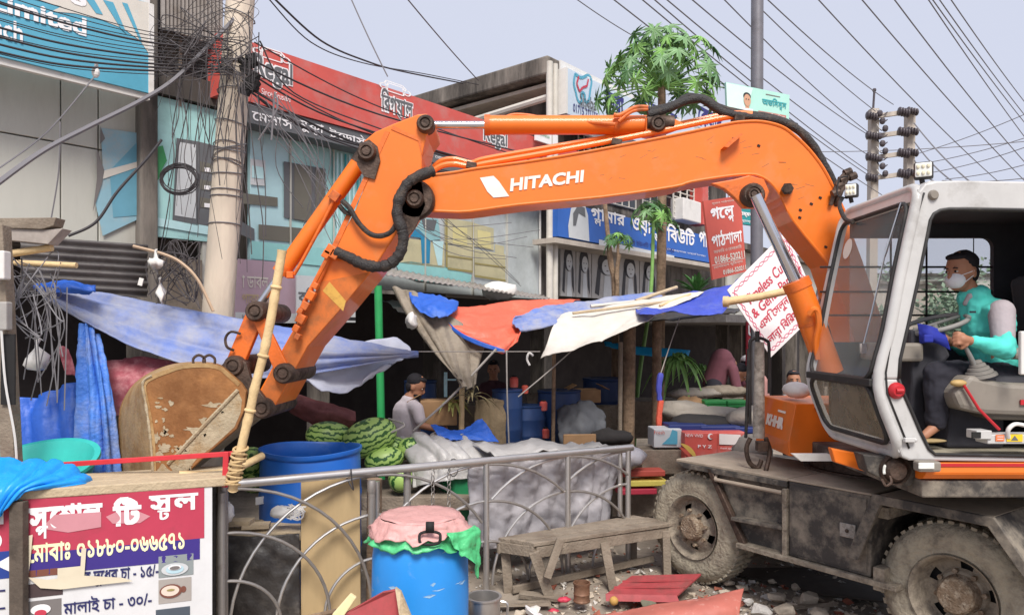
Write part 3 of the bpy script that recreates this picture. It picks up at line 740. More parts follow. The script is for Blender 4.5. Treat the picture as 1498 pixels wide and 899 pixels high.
mb = MB(); mb.tube([P(1107, 175, 9.2), P(1107, 188, 9.2)], .085, 16); mb.build('clamp_band', m_white, t)
# twin concrete transformer pole far away
D2 = 25
t = thing('twin_utility_pole', 'far pair of concrete posts joined by four crossarms with insulators', 'utility pole', P(1300, 585, D2))
for x0, x1 in ((1278, 1273), (1331, 1325)):
    mb = MB(); mb.beam(P(x1, 590, D2), P(x0, 160, D2), .26, .26); mb.build('post', m_conc, t)
m_ins = M('insulator_brown', '#4b4346', .35, var=.2)
for y in (168, 197, 228, 258):
    MB().beam(P(1268, y + 4, D2 - .2), P(1340, y - 6, D2 - .2), .12, .14).build('crossarm', m_conc, t)
    for x, s in ((1275, 1), (1322, 1.1), (1335, .9)):
        mb = MB(); c = P(x, y - (x - 1300) * .12 - 1, D2 - .35)
        for k in range(4): mb.ell(c + Vector(((k - 1.5) * .09, 0, -(k - 1.5) * .02)), (.055, .14 * s, .14 * s), n=10)
        mb.build('insulator', m_ins, t, smooth='all')
mb = MB(); mb.tube([P(1277, 165, D2), P(1279, 134, D2)], .04, 6); mb.ell(P(1279, 132, D2), (.07, .07, .07), n=8)
for k in range(9): y = 160 + k * 11; mb.tube(cr_spline([P(1283, y, D2 - .3), P(1290, y + 9, D2 - .4), P(1298, y + 4, D2 - .3)], 3), .02, 4); mb.ell(P(1287 + (k % 3) * 4, y + 6, D2 - .4), (.1, .1, .12), n=8)
mb.build('line_hardware', m_ins, t)
def wire(pts, r, mat, label, grp, name='overhead_wire', sag=0, sub=8):
    v = [P(*p) for p in pts]
    if len(v) == 2:
        a, b = v; v = [a.lerp(b, i / 12) - Vector((0, 0, sag * 4 * (i / 12) * (1 - i / 12))) for i in range(13)]
    else: v = cr_spline(v, sub)
    one(name, MB().tube(v, r, 5), mat, label, 'wire', v[0], grp, smooth=True)
g1 = 'wires fanning down across the sky at right'
fan = [((1118, -5, 14), (1307, 153, 24.7), 'meeting the top of the twin pole'), ((1193, -5, 14), (1462, 267, 24), 'passing just right of the twin pole'), ((1257, -5, 14), (1520, 285, 24), 'ending at the right edge above the cab roof'), ((1305, -5, 14), (1520, 260, 24), 'ending at the right edge highest of the solid pair'), ((1060, -40, 14), (1281, 163, 24.7), 'reaching the left post at its upper crossarm'), ((1055, -5, 14), (1268, 192, 24.7), 'crossing the steel pole towards the second crossarm'), ((1007, -5, 13), (1268, 196, 24.7), 'crossing the steel pole lower, to the second crossarm'), ((970, -5, 13), (1270, 227, 24.7), 'passing over the papaya crown to the third crossarm'), ((952, -5, 13), (1270, 250, 24.7), 'second wire over the papaya crown'), ((934, -5, 13), (1273, 258, 24.7), 'third wire over the papaya crown to the lowest crossarm'), ((892, -5, 13), (1290, 285, 24.5), 'leftmost wire over the papaya crown passing the twin pole foot'), ((1337, 180, 24.7), (1430, 275, 20), 'running right from the twin pole upper crossarm to the cab roof'), ((1338, 208, 24.7), (1400, 270, 20), 'running right from the twin pole second crossarm'), ((1338, 235, 24.7), (1372, 268, 20), 'short stretch right of the twin pole third crossarm')]
for a, b, l in fan: wire([a, b], .013 if a[2] < 20 else .022, m_wireg, 'thin dark overhead wire ' + l, g1, sag=.12)
for i, (a, b) in enumerate((((1355, -5), (1510, 215)), ((1361, -5), (1510, 193)), ((1371, -5), (1510, 182)), ((1388, -5), (1510, 163)))):
    wire([(*a, 12), (*b, 20)], .010, m_wireg, 'steep wire at the upper right corner, ' + ['lowest', 'second lowest', 'second highest', 'highest'][i] + ' at the edge', 'steep wire bundle at upper right', sag=.05)
for i, (a, b) in enumerate((((1335, 227), (1520, 158)), ((1345, 240), (1520, 195)), ((1365, 252), (1520, 208)), ((1383, 262), (1520, 235)), ((1200, 222), (1520, 205)), ((1378, 264), (1520, 258)))):
    wire([(*a, 30), (*b, 26)], .016, m_wireg, 'faint far wire near the cab lamp, ' + ['steepest and topmost', 'second from the top', 'starting beside the lamp', 'dipping behind the cab roof', 'nearly level through the twin pole', 'lowest, just above the cab roof'][i], 'faint far wires above the cab', sag=.1)
for i, (a, b) in enumerate((((838, -5, 12), (925, 52, 14)), ((512, -5, 9), (567, 112, 9)), ((593, -5, 9), (700, 118, 12)))):
    wire([a, b], .009, m_wireg, ['short faint wire above the dental signboard', 'steep thin wire ending behind the red signboard top', 'thin wire sloping down to the concrete roof corner'][i], 'single wires in the sky', sag=.02)
wire([(398, -5, 7), (470, 60, 8), (537, 90, 9), (590, 105, 10), (677, 122, 12)], .011, m_wire, 'dark cable curving from the pole top to the concrete roof', 'cables from the pole top')
wire([(390, -5, 7), (455, 62, 8), (530, 92, 9), (620, 108, 11), (700, 124, 12)], .007, m_wire, 'thinner cable curving just below the dark one to the concrete roof', 'cables from the pole top')
# cables strung across the red signboard
rr = [((372, 62), (860, 262)), ((352, 80), (840, 242)), ((356, 96), (830, 278)), ((360, 104), (700, 238)), ((350, 118), (760, 285)), ((352, 122), (640, 240)), ((360, 128), (800, 300)), ((365, 134), (690, 262)), ((380, 60), (560, 190))]
for i, (a, b) in enumerate(rr):
    da, db = FD(a[0], .55 + .05 * i), FD(b[0], .6 + .05 * i); m = ((a[0] + b[0]) / 2, (a[1] + b[1]) / 2 + 12 + (i % 3) * 4)
    wire([(a[0], a[1], da), (m[0] - 40, m[1] - 9, FD(m[0] - 40, .6 + .05 * i)), (b[0], b[1], db)], .008 + .003 * (i % 2), m_wire, 'cable over the red signboard, ' + ['from the very top of the sign to its right end', 'from the upper clamp passing between the logos', 'sagging below the middle logo', 'short, ending behind the stick', 'starting lowest beside the name strip', 'short and thin over the name strip', 'longest of the low bunch', 'ending by the boom knuckle', 'steepest, thin, near the left logo'][i], 'cables across the red signboard')
# cables over the bank signboard
for i in range(13):
    y0 = -30 + i * 8.5 + (i % 3) * 3; y1 = 52 + i * 5.2
    n_ = ['topmost', 'second highest', 'thin one over the word', 'one under the word', 'slack one', 'straight one', 'middle one', 'thicker middle one', 'lower thin', 'lower thick', 'bundle upper', 'bundle lower', 'lowest']
    wire([(-30, y0, 5.0), (90, (y0 * .62 + y1 * .38) + 10, 5.6), (215, y1 - 10 + 4, 6.3), (340, 62 + i * 4, 6.75)], .004 + .005 * (i in (3, 7, 9, 10, 11)), m_wire, 'cable over the blue signboard, ' + n_[i] + ' of the bunch', 'cables across the bank signboard')
wire([(-20, 280, 4.6), (60, 222, 5.0), (130, 185, 5.5), (200, 150, 6.0), (252, 118, 6.4), (300, 72, 6.6), (345, 25, 6.8)], .019, m_wireg, 'thick grey twisted cable rising across the pale panels to the pole', 'heavy cables at left')
wire([(100, 345, 5.8), (140, 325, 5.9), (172, 280, 6.0), (215, 232, 6.2), (236, 205, 6.4)], .012, m_wire, 'dark cable looping up the pale panels from the tin sheet', 'heavy cables at left')
wire([(-10, 252, 5.3), (70, 192, 5.8), (140, 110, 6.2)], .006, m_wireg, 'thin straight stay wire rising to the bulb on the bank signboard', 'heavy cables at left')
wire([(195, 360, 6.2), (240, 372, 6.2), (266, 385, 6.2), (290, 410, 6.2), (312, 455, 6.2)], .014, M('cable_tan', '#b49a80', .7), 'tan cable bending down to the foot of the pole', 'heavy cables at left')
wire([(88, 178, 6.0), (86, 250, 6.0), (75, 320, 6.0)], .006, m_wireg, 'single hanging wire on the pale panels', 'heavy cables at left')
# tangle: nobody could count these
rn = random.Random(11); mb = MB()
for i in range(46):
    x0 = rn.choice([rn.uniform(228, 345), rn.uniform(335, 372)]); y0 = rn.uniform(40, 140); L_t = rn.uniform(90, 320); d = rn.uniform(6.3, 6.7) + (max(0, x0 - 340)) * .008
    pts = []; x = x0
    dx = rn.uniform(-8, 6)
    for k in range(5):
        x += dx + rn.uniform(-9, 9); pts.append(P(x, min(y0 + L_t * k / 4, 452), d + rn.uniform(-.08, .08)))
    mb.tube(cr_spline(pts, 7), rn.choice([.002, .0025, .003, .005]), 4, cap=False)
for i in range(26):
    pts = [P(rn.uniform(215, 380), rn.uniform(-5, 130), rn.uniform(6.3, 6.7)) for k in range(4)]; mb.tube(cr_spline(pts, 9), rn.choice([.0025, .003, .005]), 4, cap=False)
for i in range(22):
    pts = [P(rn.uniform(215, 300), rn.uniform(350, 450), rn.uniform(6.25, 6.5)) for k in range(4)]; mb.tube(cr_spline(pts, 6), rn.choice([.004, .006]), 4, cap=False)
tag(mb.build('tangled_wires', M('wire_dusty', '#504b4c', .8)), 'chaotic tangle of thin black wires hanging round the concrete pole', kind='stuff')
mb = MB()
for i in range(14):
    pts = [P(rn.uniform(350, 420), 135 + rn.uniform(0, 20), 6.6)]; x = pts[0].x
    pts += [P(rn.uniform(400, 480), 200 + rn.uniform(0, 60), 6.8), P(rn.uniform(430, 540), 300 + rn.uniform(0, 80), 7.1)]; mb.tube(cr_spline(pts, 6), .004, 4, cap=False)
for x0, x1 in ((405, 378), (400, 397)): mb.tube(cr_spline([P(402, 135, 6.5), P(x0, 160, 6.5), P(x1, 205, 6.5)], 5), .008, 4)
for i in range(8):
    pts = [FZ(560 + rn.uniform(0, 90), F(600, 310).z, .25), F(rn.uniform(640, 720), rn.uniform(330, 370), .25), F(rn.uniform(740, 790), rn.uniform(310, 440), .2)]; mb.tube(cr_spline(pts, 6), .005, 4, cap=False)
tag(mb.build('hanging_wires', m_wireg), 'loose thin wires drooping over the teal shop front', kind='stuff')
mb = MB()
for i in range(9):
    c = P(262 + rn.uniform(-2, 2), 262 + rn.uniform(-2, 2), 6.35); r0 = rn.uniform(.13, .165)
    mb.tube([c + Vector((r0 * 1.05 * math.cos(a), rn.uniform(-.01, .01), r0 * .8 * math.sin(a))) for a in [k * .314 for k in range(20)]], .005, 4, closed=True)
one('cable_coil', mb, m_wire, 'coil of black cable hanging in front of the printed cabinet', 'cable coil')
mb = MB(); mb.ell(P(140, 106, 5.9), (.03, .03, .045)); mb.tube([P(140, 106, 5.9), P(141, 95, 5.95)], .015, 8)
one('light_bulb', mb, m_white, 'small bulb hanging on wires before the bank signboard', 'bulb')
for i, (x, y, w, h, l) in enumerate(((236, 424, 12, 32, 'knotted white plastic rag hanging above the blue canopy'), (228, 380, 14, 24, 'crumpled white rag caught on the cables beside the pillar'), (53, 520, 26, 36, 'dusty clear plastic bag hanging in the dark stall'))):
    mb = MB(); mb.lathe([(.012, .02), (.014, -.03), (w * .5 / 1080 * 6, -h * .6 / 1080 * 6), (w * .42 / 1080 * 6, -h / 1080 * 6), (0, -h * 1.05 / 1080 * 6)], P(x, y - h / 2, 6.1 if i < 2 else 5.9), (0, 0, 1), 12)
    for v in mb.v: v += Vector((mn.noise(v * 24), mn.noise(v * 24 + Vector((9, 0, 0))), mn.noise(v * 24 + Vector((0, 9, 0))))) * .055
    one('plastic_bag', mb, m_white, l, 'plastic bag', smooth='all')

# ---------------- trees ----------------
def leaf_mesh(name, lobes, size, mat, droop=.35):
    vs = [(0, 0, 0)]; k = lobes * 4
    for i in range(lobes):
        a0 = R(-150 + 300 * i / (lobes - 1)); L = size * (1 - .25 * abs(i - (lobes - 1) / 2) / (lobes / 2)); da = R(300 / (lobes - 1) / 2)
        for aa, rr in ((a0 - da, .28), (a0 - da * .55, .62), (a0 - da * .35, .55), (a0, 1.0), (a0 + da * .35, .55), (a0 + da * .55, .62)):
            r_ = L * rr; vs.append((math.cos(aa) * r_, math.sin(aa) * r_, -droop * r_ * r_ / size))
    n = len(vs) - 1; fs = [(0, i, i % n + 1) for i in range(1, n + 1)]
    me = bpy.data.meshes.new(name); me.from_pydata(vs, [], fs[:-1]); me.materials.append(mat); return me
m_lp = M('papaya_leaf', '#769a68', .5, var=.3, vscale=3); LM = [leaf_mesh('leaf', 7, .36, m_lp), leaf_mesh('leaf', 9, .38, M('papaya_leaf_deep', '#527a4b', .5, var=.3, vscale=3)), leaf_mesh('leaf', 7, .33, m_leafl, .5)]
def papaya(name, label, base, top, r, nl, spread, scale, seed, bare=False, mat=m_bark):
    rn = random.Random(seed); t = thing(name, label, 'tree', base)
    pts = cr_spline([base, base.lerp(top, .35) + Vector((rn.uniform(-.05, .05), 0, 0)), base.lerp(top, .7) + Vector((rn.uniform(-.05, .05), 0, 0)), top], 8)
    MB().tube(pts, [r * (1 - .35 * i / len(pts)) for i in range(len(pts))], 12, jit=.06).build('trunk', mat, t, smooth=True)
    for i in range(nl):
        az = i * 2.4 + rn.uniform(-.3, .3); el = R(72 - 95 * (i / nl)); L = spread * rn.uniform(.75, 1.05) * (.75 + .3 * i / nl)
        d = Vector((math.cos(az) * math.cos(el), math.sin(az) * math.cos(el), math.sin(el)))
        tip = top + d * L; mid = top + d * L * .5 + Vector((0, 0, .06 * L))
        tip.z += .04 * L
        st_ = MB().tube(cr_spline([top - Vector((0, 0, .02)), mid, tip], 3), .009 * scale + .003, 5).build('leaf_stalk', m_leafl, t)
        o = bpy.data.objects.new('leaf', LM[rn.randrange(3)]); COL.objects.link(o); o.parent = t; o.location = tip - t.location
        o.rotation_euler = (rn.uniform(-.5, .5), .35 + rn.uniform(-.1, .6) + .7 * (i / nl), az); o.scale = (scale, scale, scale)
    return t
papaya('papaya_tree', 'tall papaya tree with a wide crown of lobed leaves above the boom', P(962, 706, 11), P(968, 126, 11), .085, 84, 1.0, .74, 5)
papaya('papaya_tree', 'leaning young papaya crossing in front of the blue parlour sign', P(925, 700, 10.6), P(956, 322, 10.6), .035, 14, .34, .55, 8, mat=m_leafl)
papaya('papaya_tree', 'smallest papaya sapling with a tuft of leaves between bare stems', P(906, 706, 10.8), P(904, 356, 10.8), .03, 10, .2, .38, 9)
t = thing('bare_sapling', 'forked bare stems standing left of the smallest papaya', 'tree', P(898, 700, 10.9))
mb = MB(); mb.tube(cr_spline([P(898, 700, 10.9), P(900, 440, 10.9), P(893, 380, 10.9), P(884, 290, 10.9)], 8), [.05] * 10 + [.045] * 8 + [.035] * 7, 8, jit=.08); mb.build('trunk', m_bark, t, smooth=True)
mb = MB(); mb.tube(cr_spline([P(899, 470, 10.85), P(903, 420, 10.8), P(902, 400, 10.8), P(906, 372, 10.8)], 6), .03, 8); mb.build('branch', m_bark, t, smooth=True)
def spiky(name, label, c, n, L, seed, mat, droop=.5, w=.035, cat='plant'):
    rn = random.Random(seed); t = thing(name, label, cat, c)
    for i in range(n):
        az = i * 2.4; el = R(rn.uniform(15, 80)); d = Vector((math.cos(az) * math.cos(el), math.sin(az) * math.cos(el), math.sin(el))); l = L * rn.uniform(.6, 1)
        sd = d.cross(Vector((0, 0, 1))).normalized(); pts = [c + d * (l * k / 5) - Vector((0, 0, droop * l * (k / 5) ** 2)) for k in range(6)]
        mb = MB(); vs = []
        for k, p in enumerate(pts): ww = w * math.sin(math.pi * (k + .6) / 5.8); vs += [p - sd * ww, p - Vector((0, 0, ww * .5)), p + sd * ww]
        mb.add(vs, [(3 * k + a, 3 * k + a + 1, 3 * k + a + 4, 3 * k + a + 3) for k in range(5) for a in (0, 1)]); mb.build('leaf', mat, t)
spiky('spiky_plant', 'spiky green plant behind the tarps beside the leaning papaya', P(930, 452, 10.5), 22, .45, 2, m_leafl)
spiky('spiky_plant', 'bright spiky plant below the red hanging sign', P(1020, 428, 10.5), 26, .5, 3, m_leaf, .3)
spiky('spiky_plant', 'hanging palm fronds in the dark stall under the blue violet tarp', P(990, 530, 9.6), 30, .75, 4, m_leafl, 1.2, .03)
spiky('spiky_plant', 'second clump of palm fronds lower right in the stall opening', P(1025, 545, 9.9), 18, .6, 5, m_leafl, 1.0, .025)
def bushy(name, label, c, rad, n, ls, seed, mats, trunk=None):
    rn = random.Random(seed); t = thing(name, label, 'tree', trunk or c)
    if trunk: MB().tube([trunk, trunk.lerp(c, .6), c], [rad[0] * .07, rad[0] * .05, rad[0] * .02], 8).build('trunk', m_bark, t, smooth=True)
    mb = MB(); cl = [Vector((rn.gauss(0, .45), rn.gauss(0, .45), rn.gauss(0, .4))) for _ in range(14)]
    for i in range(n):
        q = rn.choice(cl) + Vector((rn.gauss(0, .2), rn.gauss(0, .2), rn.gauss(0, .16))); p = c + Vector((q.x * rad[0], q.y * rad[1], q.z * rad[2]))
        a = Vector((rn.uniform(-1, 1), rn.uniform(-1, 1), rn.uniform(-.6, .6))).normalized() * ls; b = a.cross(Vector((rn.uniform(-1, 1), rn.uniform(-1, 1), 1))).normalized() * ls * .5
        mb.add([p - a, p + b, p + a, p - b], [(0, 1, 2, 3)], rn.choice(mats))
    mb.build('crown', None, t, fix=False)
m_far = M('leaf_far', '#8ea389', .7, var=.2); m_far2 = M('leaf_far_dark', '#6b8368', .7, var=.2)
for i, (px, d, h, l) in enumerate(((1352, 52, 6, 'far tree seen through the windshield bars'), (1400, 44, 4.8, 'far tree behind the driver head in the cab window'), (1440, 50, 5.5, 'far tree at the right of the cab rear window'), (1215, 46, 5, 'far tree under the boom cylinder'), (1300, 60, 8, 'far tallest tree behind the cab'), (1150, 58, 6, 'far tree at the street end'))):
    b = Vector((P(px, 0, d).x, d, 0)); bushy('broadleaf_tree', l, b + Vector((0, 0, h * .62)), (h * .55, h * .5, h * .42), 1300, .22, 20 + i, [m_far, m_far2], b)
b = P(850, 212, 13.5); bushy('leafy_shrub', 'light green shrub showing between the boom and the dental sign', b, (.5, .3, .14), 420, .07, 40, [m_leaf, m_leafl])
# ================= tarps, stalls, goods =================
m_tblue = M('tarp_blue', '#2b5fc0', .5, dirt='#7c90b0', damt=.2, dscale=1.8, var=.15, vscale=3, bump=.5, bscale=12)
m_tviol = M('tarp_faded_blue', '#667bb8', .55, dirt='#a2a3ac', damt=.5, dscale=2.2, var=.15, vscale=3, bump=.5, bscale=12)
m_tcyan = M('tarp_cyan', '#1c8fe0', .4, var=.1, bump=.3, bscale=10)
m_tor = M('tarp_orange', '#e2654c', .5, dirt='#e58a6e', damt=.2, dscale=3, var=.08, bump=.3)
m_twh = M('tarp_white', '#cfc9bf', .6, dirt='#b5aa97', damt=.3, dscale=2, var=.08, bump=.4, bscale=12)
m_tgr = M('tarp_grey', '#bab6ba', .3, dirt='#6d686c', damt=.2, dscale=4, var=.12, bump=.5, bscale=10)
m_tbei = M('tarp_beige', '#8f8475', .8, dirt='#5f564b', damt=.35, dscale=3, var=.15, bump=.5)
m_tlg = M('plastic_sheet_grey', '#b3b0ad', .4, dirt='#a39e99', damt=.15, dscale=4, var=.08, bump=.3)
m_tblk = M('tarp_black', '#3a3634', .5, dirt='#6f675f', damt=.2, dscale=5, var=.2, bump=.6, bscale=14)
m_pink = M('cloth_pink_red', '#a0525c', .9, dirt='#cf9598', damt=.35, dscale=9, var=.2)
m_card = M('cardboard', '#a98560', .9, dirt='#7f6347', damt=.2, var=.1)
m_dblue = M('drum_blue', '#2468c4', .38, dirt='#6f8fb5', damt=.08, dscale=4, var=.06, vscale=2)
def tarp(name, rows, mat, label, nx=8, ny=8, wr=.02, ws=3., seed=1, folds=None, solid=.008, cat='tarp', loc=None):
    mb = cloth([[P(*p) for p in r] for r in rows], nx, ny, wr, ws, seed, folds)
    return one(name, mb, mat, label, cat, loc, smooth='all', solid=solid)
# left blue canopy
tarp('canopy', [[(60, 412, 6.2), (150, 424, 6.3), (260, 446, 6.5), (360, 464, 6.6), (480, 486, 6.8), (612, 514, 6.9)], [(62, 420, 6.1), (140, 446, 6.15), (240, 478, 6.3), (340, 500, 6.4), (460, 512, 6.5), (612, 515, 6.88)], [(68, 428, 6.0), (130, 470, 6.0), (220, 512, 6.1), (330, 545, 6.2), (440, 548, 6.4), (612, 517, 6.85)]], m_tviol, 'long faded blue canopy stretched behind the bucket and stick', 12, 10, .014, 2.5, 2, ('v', 1.6, .03), cat='canopy')
tarp('canopy', [[(380, 520, 6.5), (450, 526, 6.6), (530, 500, 6.9), (582, 490, 7.1)], [(400, 548, 6.4), (455, 555, 6.5), (520, 540, 6.8), (600, 514, 7.0)], [(430, 548, 6.35), (470, 565, 6.45), (505, 574, 6.6), (545, 545, 6.8)]], M('tarp_pale', '#c3c6d4', .5, dirt='#8d93b3', damt=.2, var=.08), 'pale underside corner of the canopy below the stick', 6, 6, .03, 3, 5, cat='canopy')
tarp('rolled_tarp', [[(44, 414, 6.1), (90, 410, 6.1), (140, 416, 6.1)], [(50, 420, 6.0), (95, 418, 6.0), (138, 424, 6.0)], [(58, 428, 6.02), (95, 428, 6.0), (130, 432, 6.05)]], m_tblue, 'bright blue folded tarp edge at the canopy left end', 6, 5, .03, 5, 6)
tarp('hanging_tarp', [[(110, 474, 6.05), (124, 472, 6.0), (140, 480, 6.05), (150, 492, 6.1)], [(106, 520, 6.0), (126, 515, 5.94), (146, 520, 5.98), (160, 530, 6.05)], [(104, 600, 5.95), (130, 600, 5.88), (155, 600, 5.9), (172, 605, 6.0)], [(98, 720, 5.95), (130, 725, 5.85), (165, 725, 5.9), (185, 720, 6.0)]], M('tarp_blue_grey', '#4a80d8', .5, dirt='#aba598', damt=.36, dscale=1.6, var=.15, bump=.5), 'tall bunched blue tarp hanging beside the bucket', 14, 10, .012, 4, 7, ('u', 2.0, .045))
tarp('tarp', [[(-40, 590, 6.2), (40, 578, 6.2), (110, 555, 6.2)], [(-40, 640, 6.1), (40, 620, 6.1), (110, 600, 6.1)], [(-40, 720, 6.0), (40, 720, 6.0), (120, 720, 6.0)]], m_tblue, 'deep blue tarp draped low in the dark stall at left', 8, 8, .02, 2.5, 8, ('u', 2, .06))
tarp('cloth', [[(150, 528, 6.3), (210, 520, 6.3), (290, 536, 6.3)], [(155, 560, 6.2), (215, 555, 6.2), (280, 566, 6.2)], [(165, 610, 6.25), (220, 600, 6.2), (270, 600, 6.25)]], m_pink, 'pink red patterned cloth behind the bucket top', 6, 6, .03, 5, 9, cat='cloth')
tarp('cloth', [[(405, 572, 7.2), (450, 580, 7.2), (520, 600, 7.2)], [(410, 590, 7.1), (455, 602, 7.1), (520, 615, 7.1)], [(418, 600, 7.15), (460, 622, 7.1), (510, 628, 7.15)]], M('cloth_maroon', '#7d4a48', .9, dirt='#b37a74', damt=.2, var=.2), 'dull maroon cloth slung behind the arm hinge', 6, 5, .03, 5, 10, cat='cloth')
tarp('cloth', [[(84, 508, 6.0), (92, 506, 6.0), (100, 512, 6.0)], [(90, 530, 6.0), (100, 528, 6.0), (108, 534, 6.0)], [(98, 548, 6.0), (106, 548, 6.0), (112, 550, 6.0)]], m_pink, 'narrow dusty pink strip hanging beside the bunched blue tarp', 4, 4, .01, 8, 3, cat='cloth')
# dark corrugated sheet and boards, far left
mb = MB()
for i in range(60):
    pass
def corr(c00, c10, c11, c01, n, amp, along='v', m=4):
    # corrugated sheet between four corners, waves counted along u
    c = [Vector(q) for q in (c00, c10, c11, c01)]; nn = (c[1] - c[0]).cross(c[3] - c[0]).normalized(); mb = MB(); k = n * 6; vs = []
    for i in range(k + 1):
        for j in range(m + 1):
            u, v = i / k, j / m; p = c[0].lerp(c[1], u).lerp(c[3].lerp(c[2], u), v); vs.append(p + nn * amp * math.sin(2 * math.pi * n * u) + nn * .01 * mn.noise(p * 3))
    mb.add(vs, [(i * (m + 1) + j, (i + 1) * (m + 1) + j, (i + 1) * (m + 1) + j + 1, i * (m + 1) + j + 1) for i in range(k) for j in range(m)]); return mb
one('corrugated_sheet', corr(P(30, 345, 6.1), P(30, 425, 6.0), P(216, 434, 6.6), P(216, 358, 6.7), 7, .022), m_tin, 'dark corrugated metal sheet above the blue canopy', 'metal sheet', smooth='all', solid=.004)
one('corrugated_awning', corr(F(540, 398, 1.0), F(800, 438, .9), F(806, 434, .1), F(545, 388, .1), 34, .009), m_tinl, 'rusty corrugated awning edge along the foot of the shop front', 'awning', smooth='all', solid=.006)
def board(pts, d0, th, mat, label, name='plank', cat='plank'):
    one(name, MB().prism([P(*p) for p in pts], (0, th, 0)), mat, label, cat, bevel=.004)
board([(-20, 319, 5.5), (82, 318, 5.5), (78, 330, 5.5), (60, 335, 5.5), (-20, 332, 5.5)], 0, .12, m_wood, 'rough brown plank topmost at the far left')
board([(-20, 332, 5.52), (62, 336, 5.52), (92, 334, 5.52), (70, 357, 5.52), (20, 352, 5.52), (-20, 348, 5.52)], 0, .12, M('grey_board', '#a59b93', .9, dirt='#7c726a', damt=.3), 'grey crumbling board under the rough brown plank')
for a, b, r, l in (((8, 372), (76, 362), .028, 'short thick bamboo piece under the grey board'), ((22, 384), (112, 388), .022, 'thin bamboo piece lying on the corrugated sheet'),):
    one('bamboo_pole', MB().tube([P(*a, 5.6), P(*b, 5.6)], r, 10), m_bamboo, l, 'bamboo', smooth=True)
t = thing('stall_post', 'old timber post with a white meter box at the far left edge', 'post', P(24, 800, 5.3))
MB().beam(P(26, 850, 5.3), P(0, 330, 5.3), .10, .10).build('post', m_wood, t, bevel=.006)
MB().box(P(2, 388, 5.2), (.09, .08, .2)).build('meter_box', m_white, t, bevel=.01); MB().box(P(8, 462, 5.22), (.06, .07, .2)).build('meter_box', M('meter_grey', '#a19d98', .6), t, bevel=.01)
MB().box(P(12, 540, 5.235), (.1, .012, .5)).build('black_wrap', m_black, t)
mb = MB(); mb.tube(cr_spline([P(2, 480, 5.2), P(8, 560, 5.2), P(22, 640, 5.2), P(25, 700, 5.2)], 5), .008, 5); mb.build('white_cable', m_wirew, t)
rn = random.Random(21); mb = MB()
for i in range(15):
    pts = [P(rn.uniform(-5, 90), rn.uniform(375, 500), rn.uniform(5.3, 5.8)) for k in range(4)]; mb.tube(cr_spline(pts, 6), rn.choice([.003, .004, .006]), 4, cap=False)
for i in range(12):
    x = rn.uniform(20, 100); pts = [P(x, 420, 5.6), P(x + rn.uniform(-15, 25), 480, 5.6), P(x + rn.uniform(-20, 30), rn.uniform(520, 600), 5.6)]; mb.tube(cr_spline(pts, 6), .005, 4, cap=False)
tag(mb.build('tangled_wires', m_wireg), 'grey tangle of wires beside the timber post at far left', kind='stuff')
for i, (x, y, l) in enumerate(((108, 243 + 412, 'white scrap stuck on the low blue tarp'), (206, 412, 'white paper scrap on the corrugated sheet'),)):
    one('paper_scrap', MB().box(P(x if i else 48, y, 5.9 if i else 5.95), (.035, .01, .06), rot=Matrix.Rotation(R(15), 3, 'Y')), m_white, l, 'scrap')
# middle stall: tarps overhead
tarp('grey_tarp', [[(572, 416, 8.0), (610, 428, 7.9), (660, 462, 7.8), (715, 492, 7.9)], [(596, 462, 7.7), (630, 476, 7.6), (672, 500, 7.6), (710, 512, 7.8)], [(630, 512, 7.5), (655, 526, 7.4), (682, 545, 7.4), (700, 540, 7.5)], [(668, 552, 7.3), (676, 562, 7.25), (688, 566, 7.3), (696, 560, 7.35)]], m_tbei, 'heavy grey brown tarp gathered to a knot above the fruit stall', 8, 8, .012, 3, 12, ('u', 2.5, .03))
tarp('tarp', [[(598, 430, 7.9), (630, 428, 8.0), (672, 438, 8.1)], [(606, 445, 7.7), (632, 446, 7.7), (668, 452, 7.8)], [(632, 462, 7.5), (640, 462, 7.5), (655, 462, 7.6)]], m_tblue, 'crumpled bright blue tarp corner beside the orange tarp', 6, 6, .04, 5, 13)
tarp('orange_tarp', [[(652, 446, 8.2), (700, 444, 8.4), (770, 436, 8.8), (850, 433, 9.2)], [(646, 456, 7.9), (696, 462, 8.0), (760, 456, 8.4), (826, 446, 8.8)], [(660, 476, 7.7), (700, 484, 7.7), (748, 480, 7.9), (800, 458, 8.5)], [(690, 497, 7.6), (720, 503, 7.55), (741, 510, 7.55), (768, 470, 8.1)]], m_tor, 'orange red tarp sheet sagging to a tied point over the stall', 8, 8, .015, 2.5, 14, ('v', 2, .03))
tarp('tarp_edge', [[(645, 458, 7.88), (668, 482, 7.66), (700, 498, 7.55), (738, 511, 7.5)], [(643, 461, 7.88), (668, 488, 7.66), (700, 505, 7.55), (738, 516, 7.5)]], m_tblue, 'blue hem of tarp under the orange tarp', 6, 3, .01, 4, 3)
tarp('tarp', [[(756, 462, 8.0), (800, 446, 8.6), (870, 436, 9.4), (960, 424, 9.8)], [(750, 470, 7.9), (810, 458, 8.3), (880, 446, 9.0), (970, 434, 9.5)], [(762, 482, 7.8), (815, 474, 8.1), (860, 462, 8.6), (960, 446, 9.2)]], m_tviol, 'faded grey blue tarp between the orange and white sheets', 8, 6, .02, 2.5, 15, ('v', 2, .02))
tarp('tarp', [[(820, 458, 8.3), (870, 450, 8.5), (950, 435, 8.75), (1030, 424, 8.9)], [(808, 478, 8.0), (855, 474, 8.1), (935, 456, 8.35), (1005, 438, 8.5)], [(800, 500, 7.8), (845, 496, 7.8), (900, 480, 8.0), (960, 458, 8.3)], [(790, 522, 7.6), (835, 510, 7.55), (880, 496, 7.7), (945, 468, 8.1)]], m_twh, 'dirty white tarp sloping down to a point over the stall', 8, 8, .012, 2.5, 16, ('u', 1.5, .015))
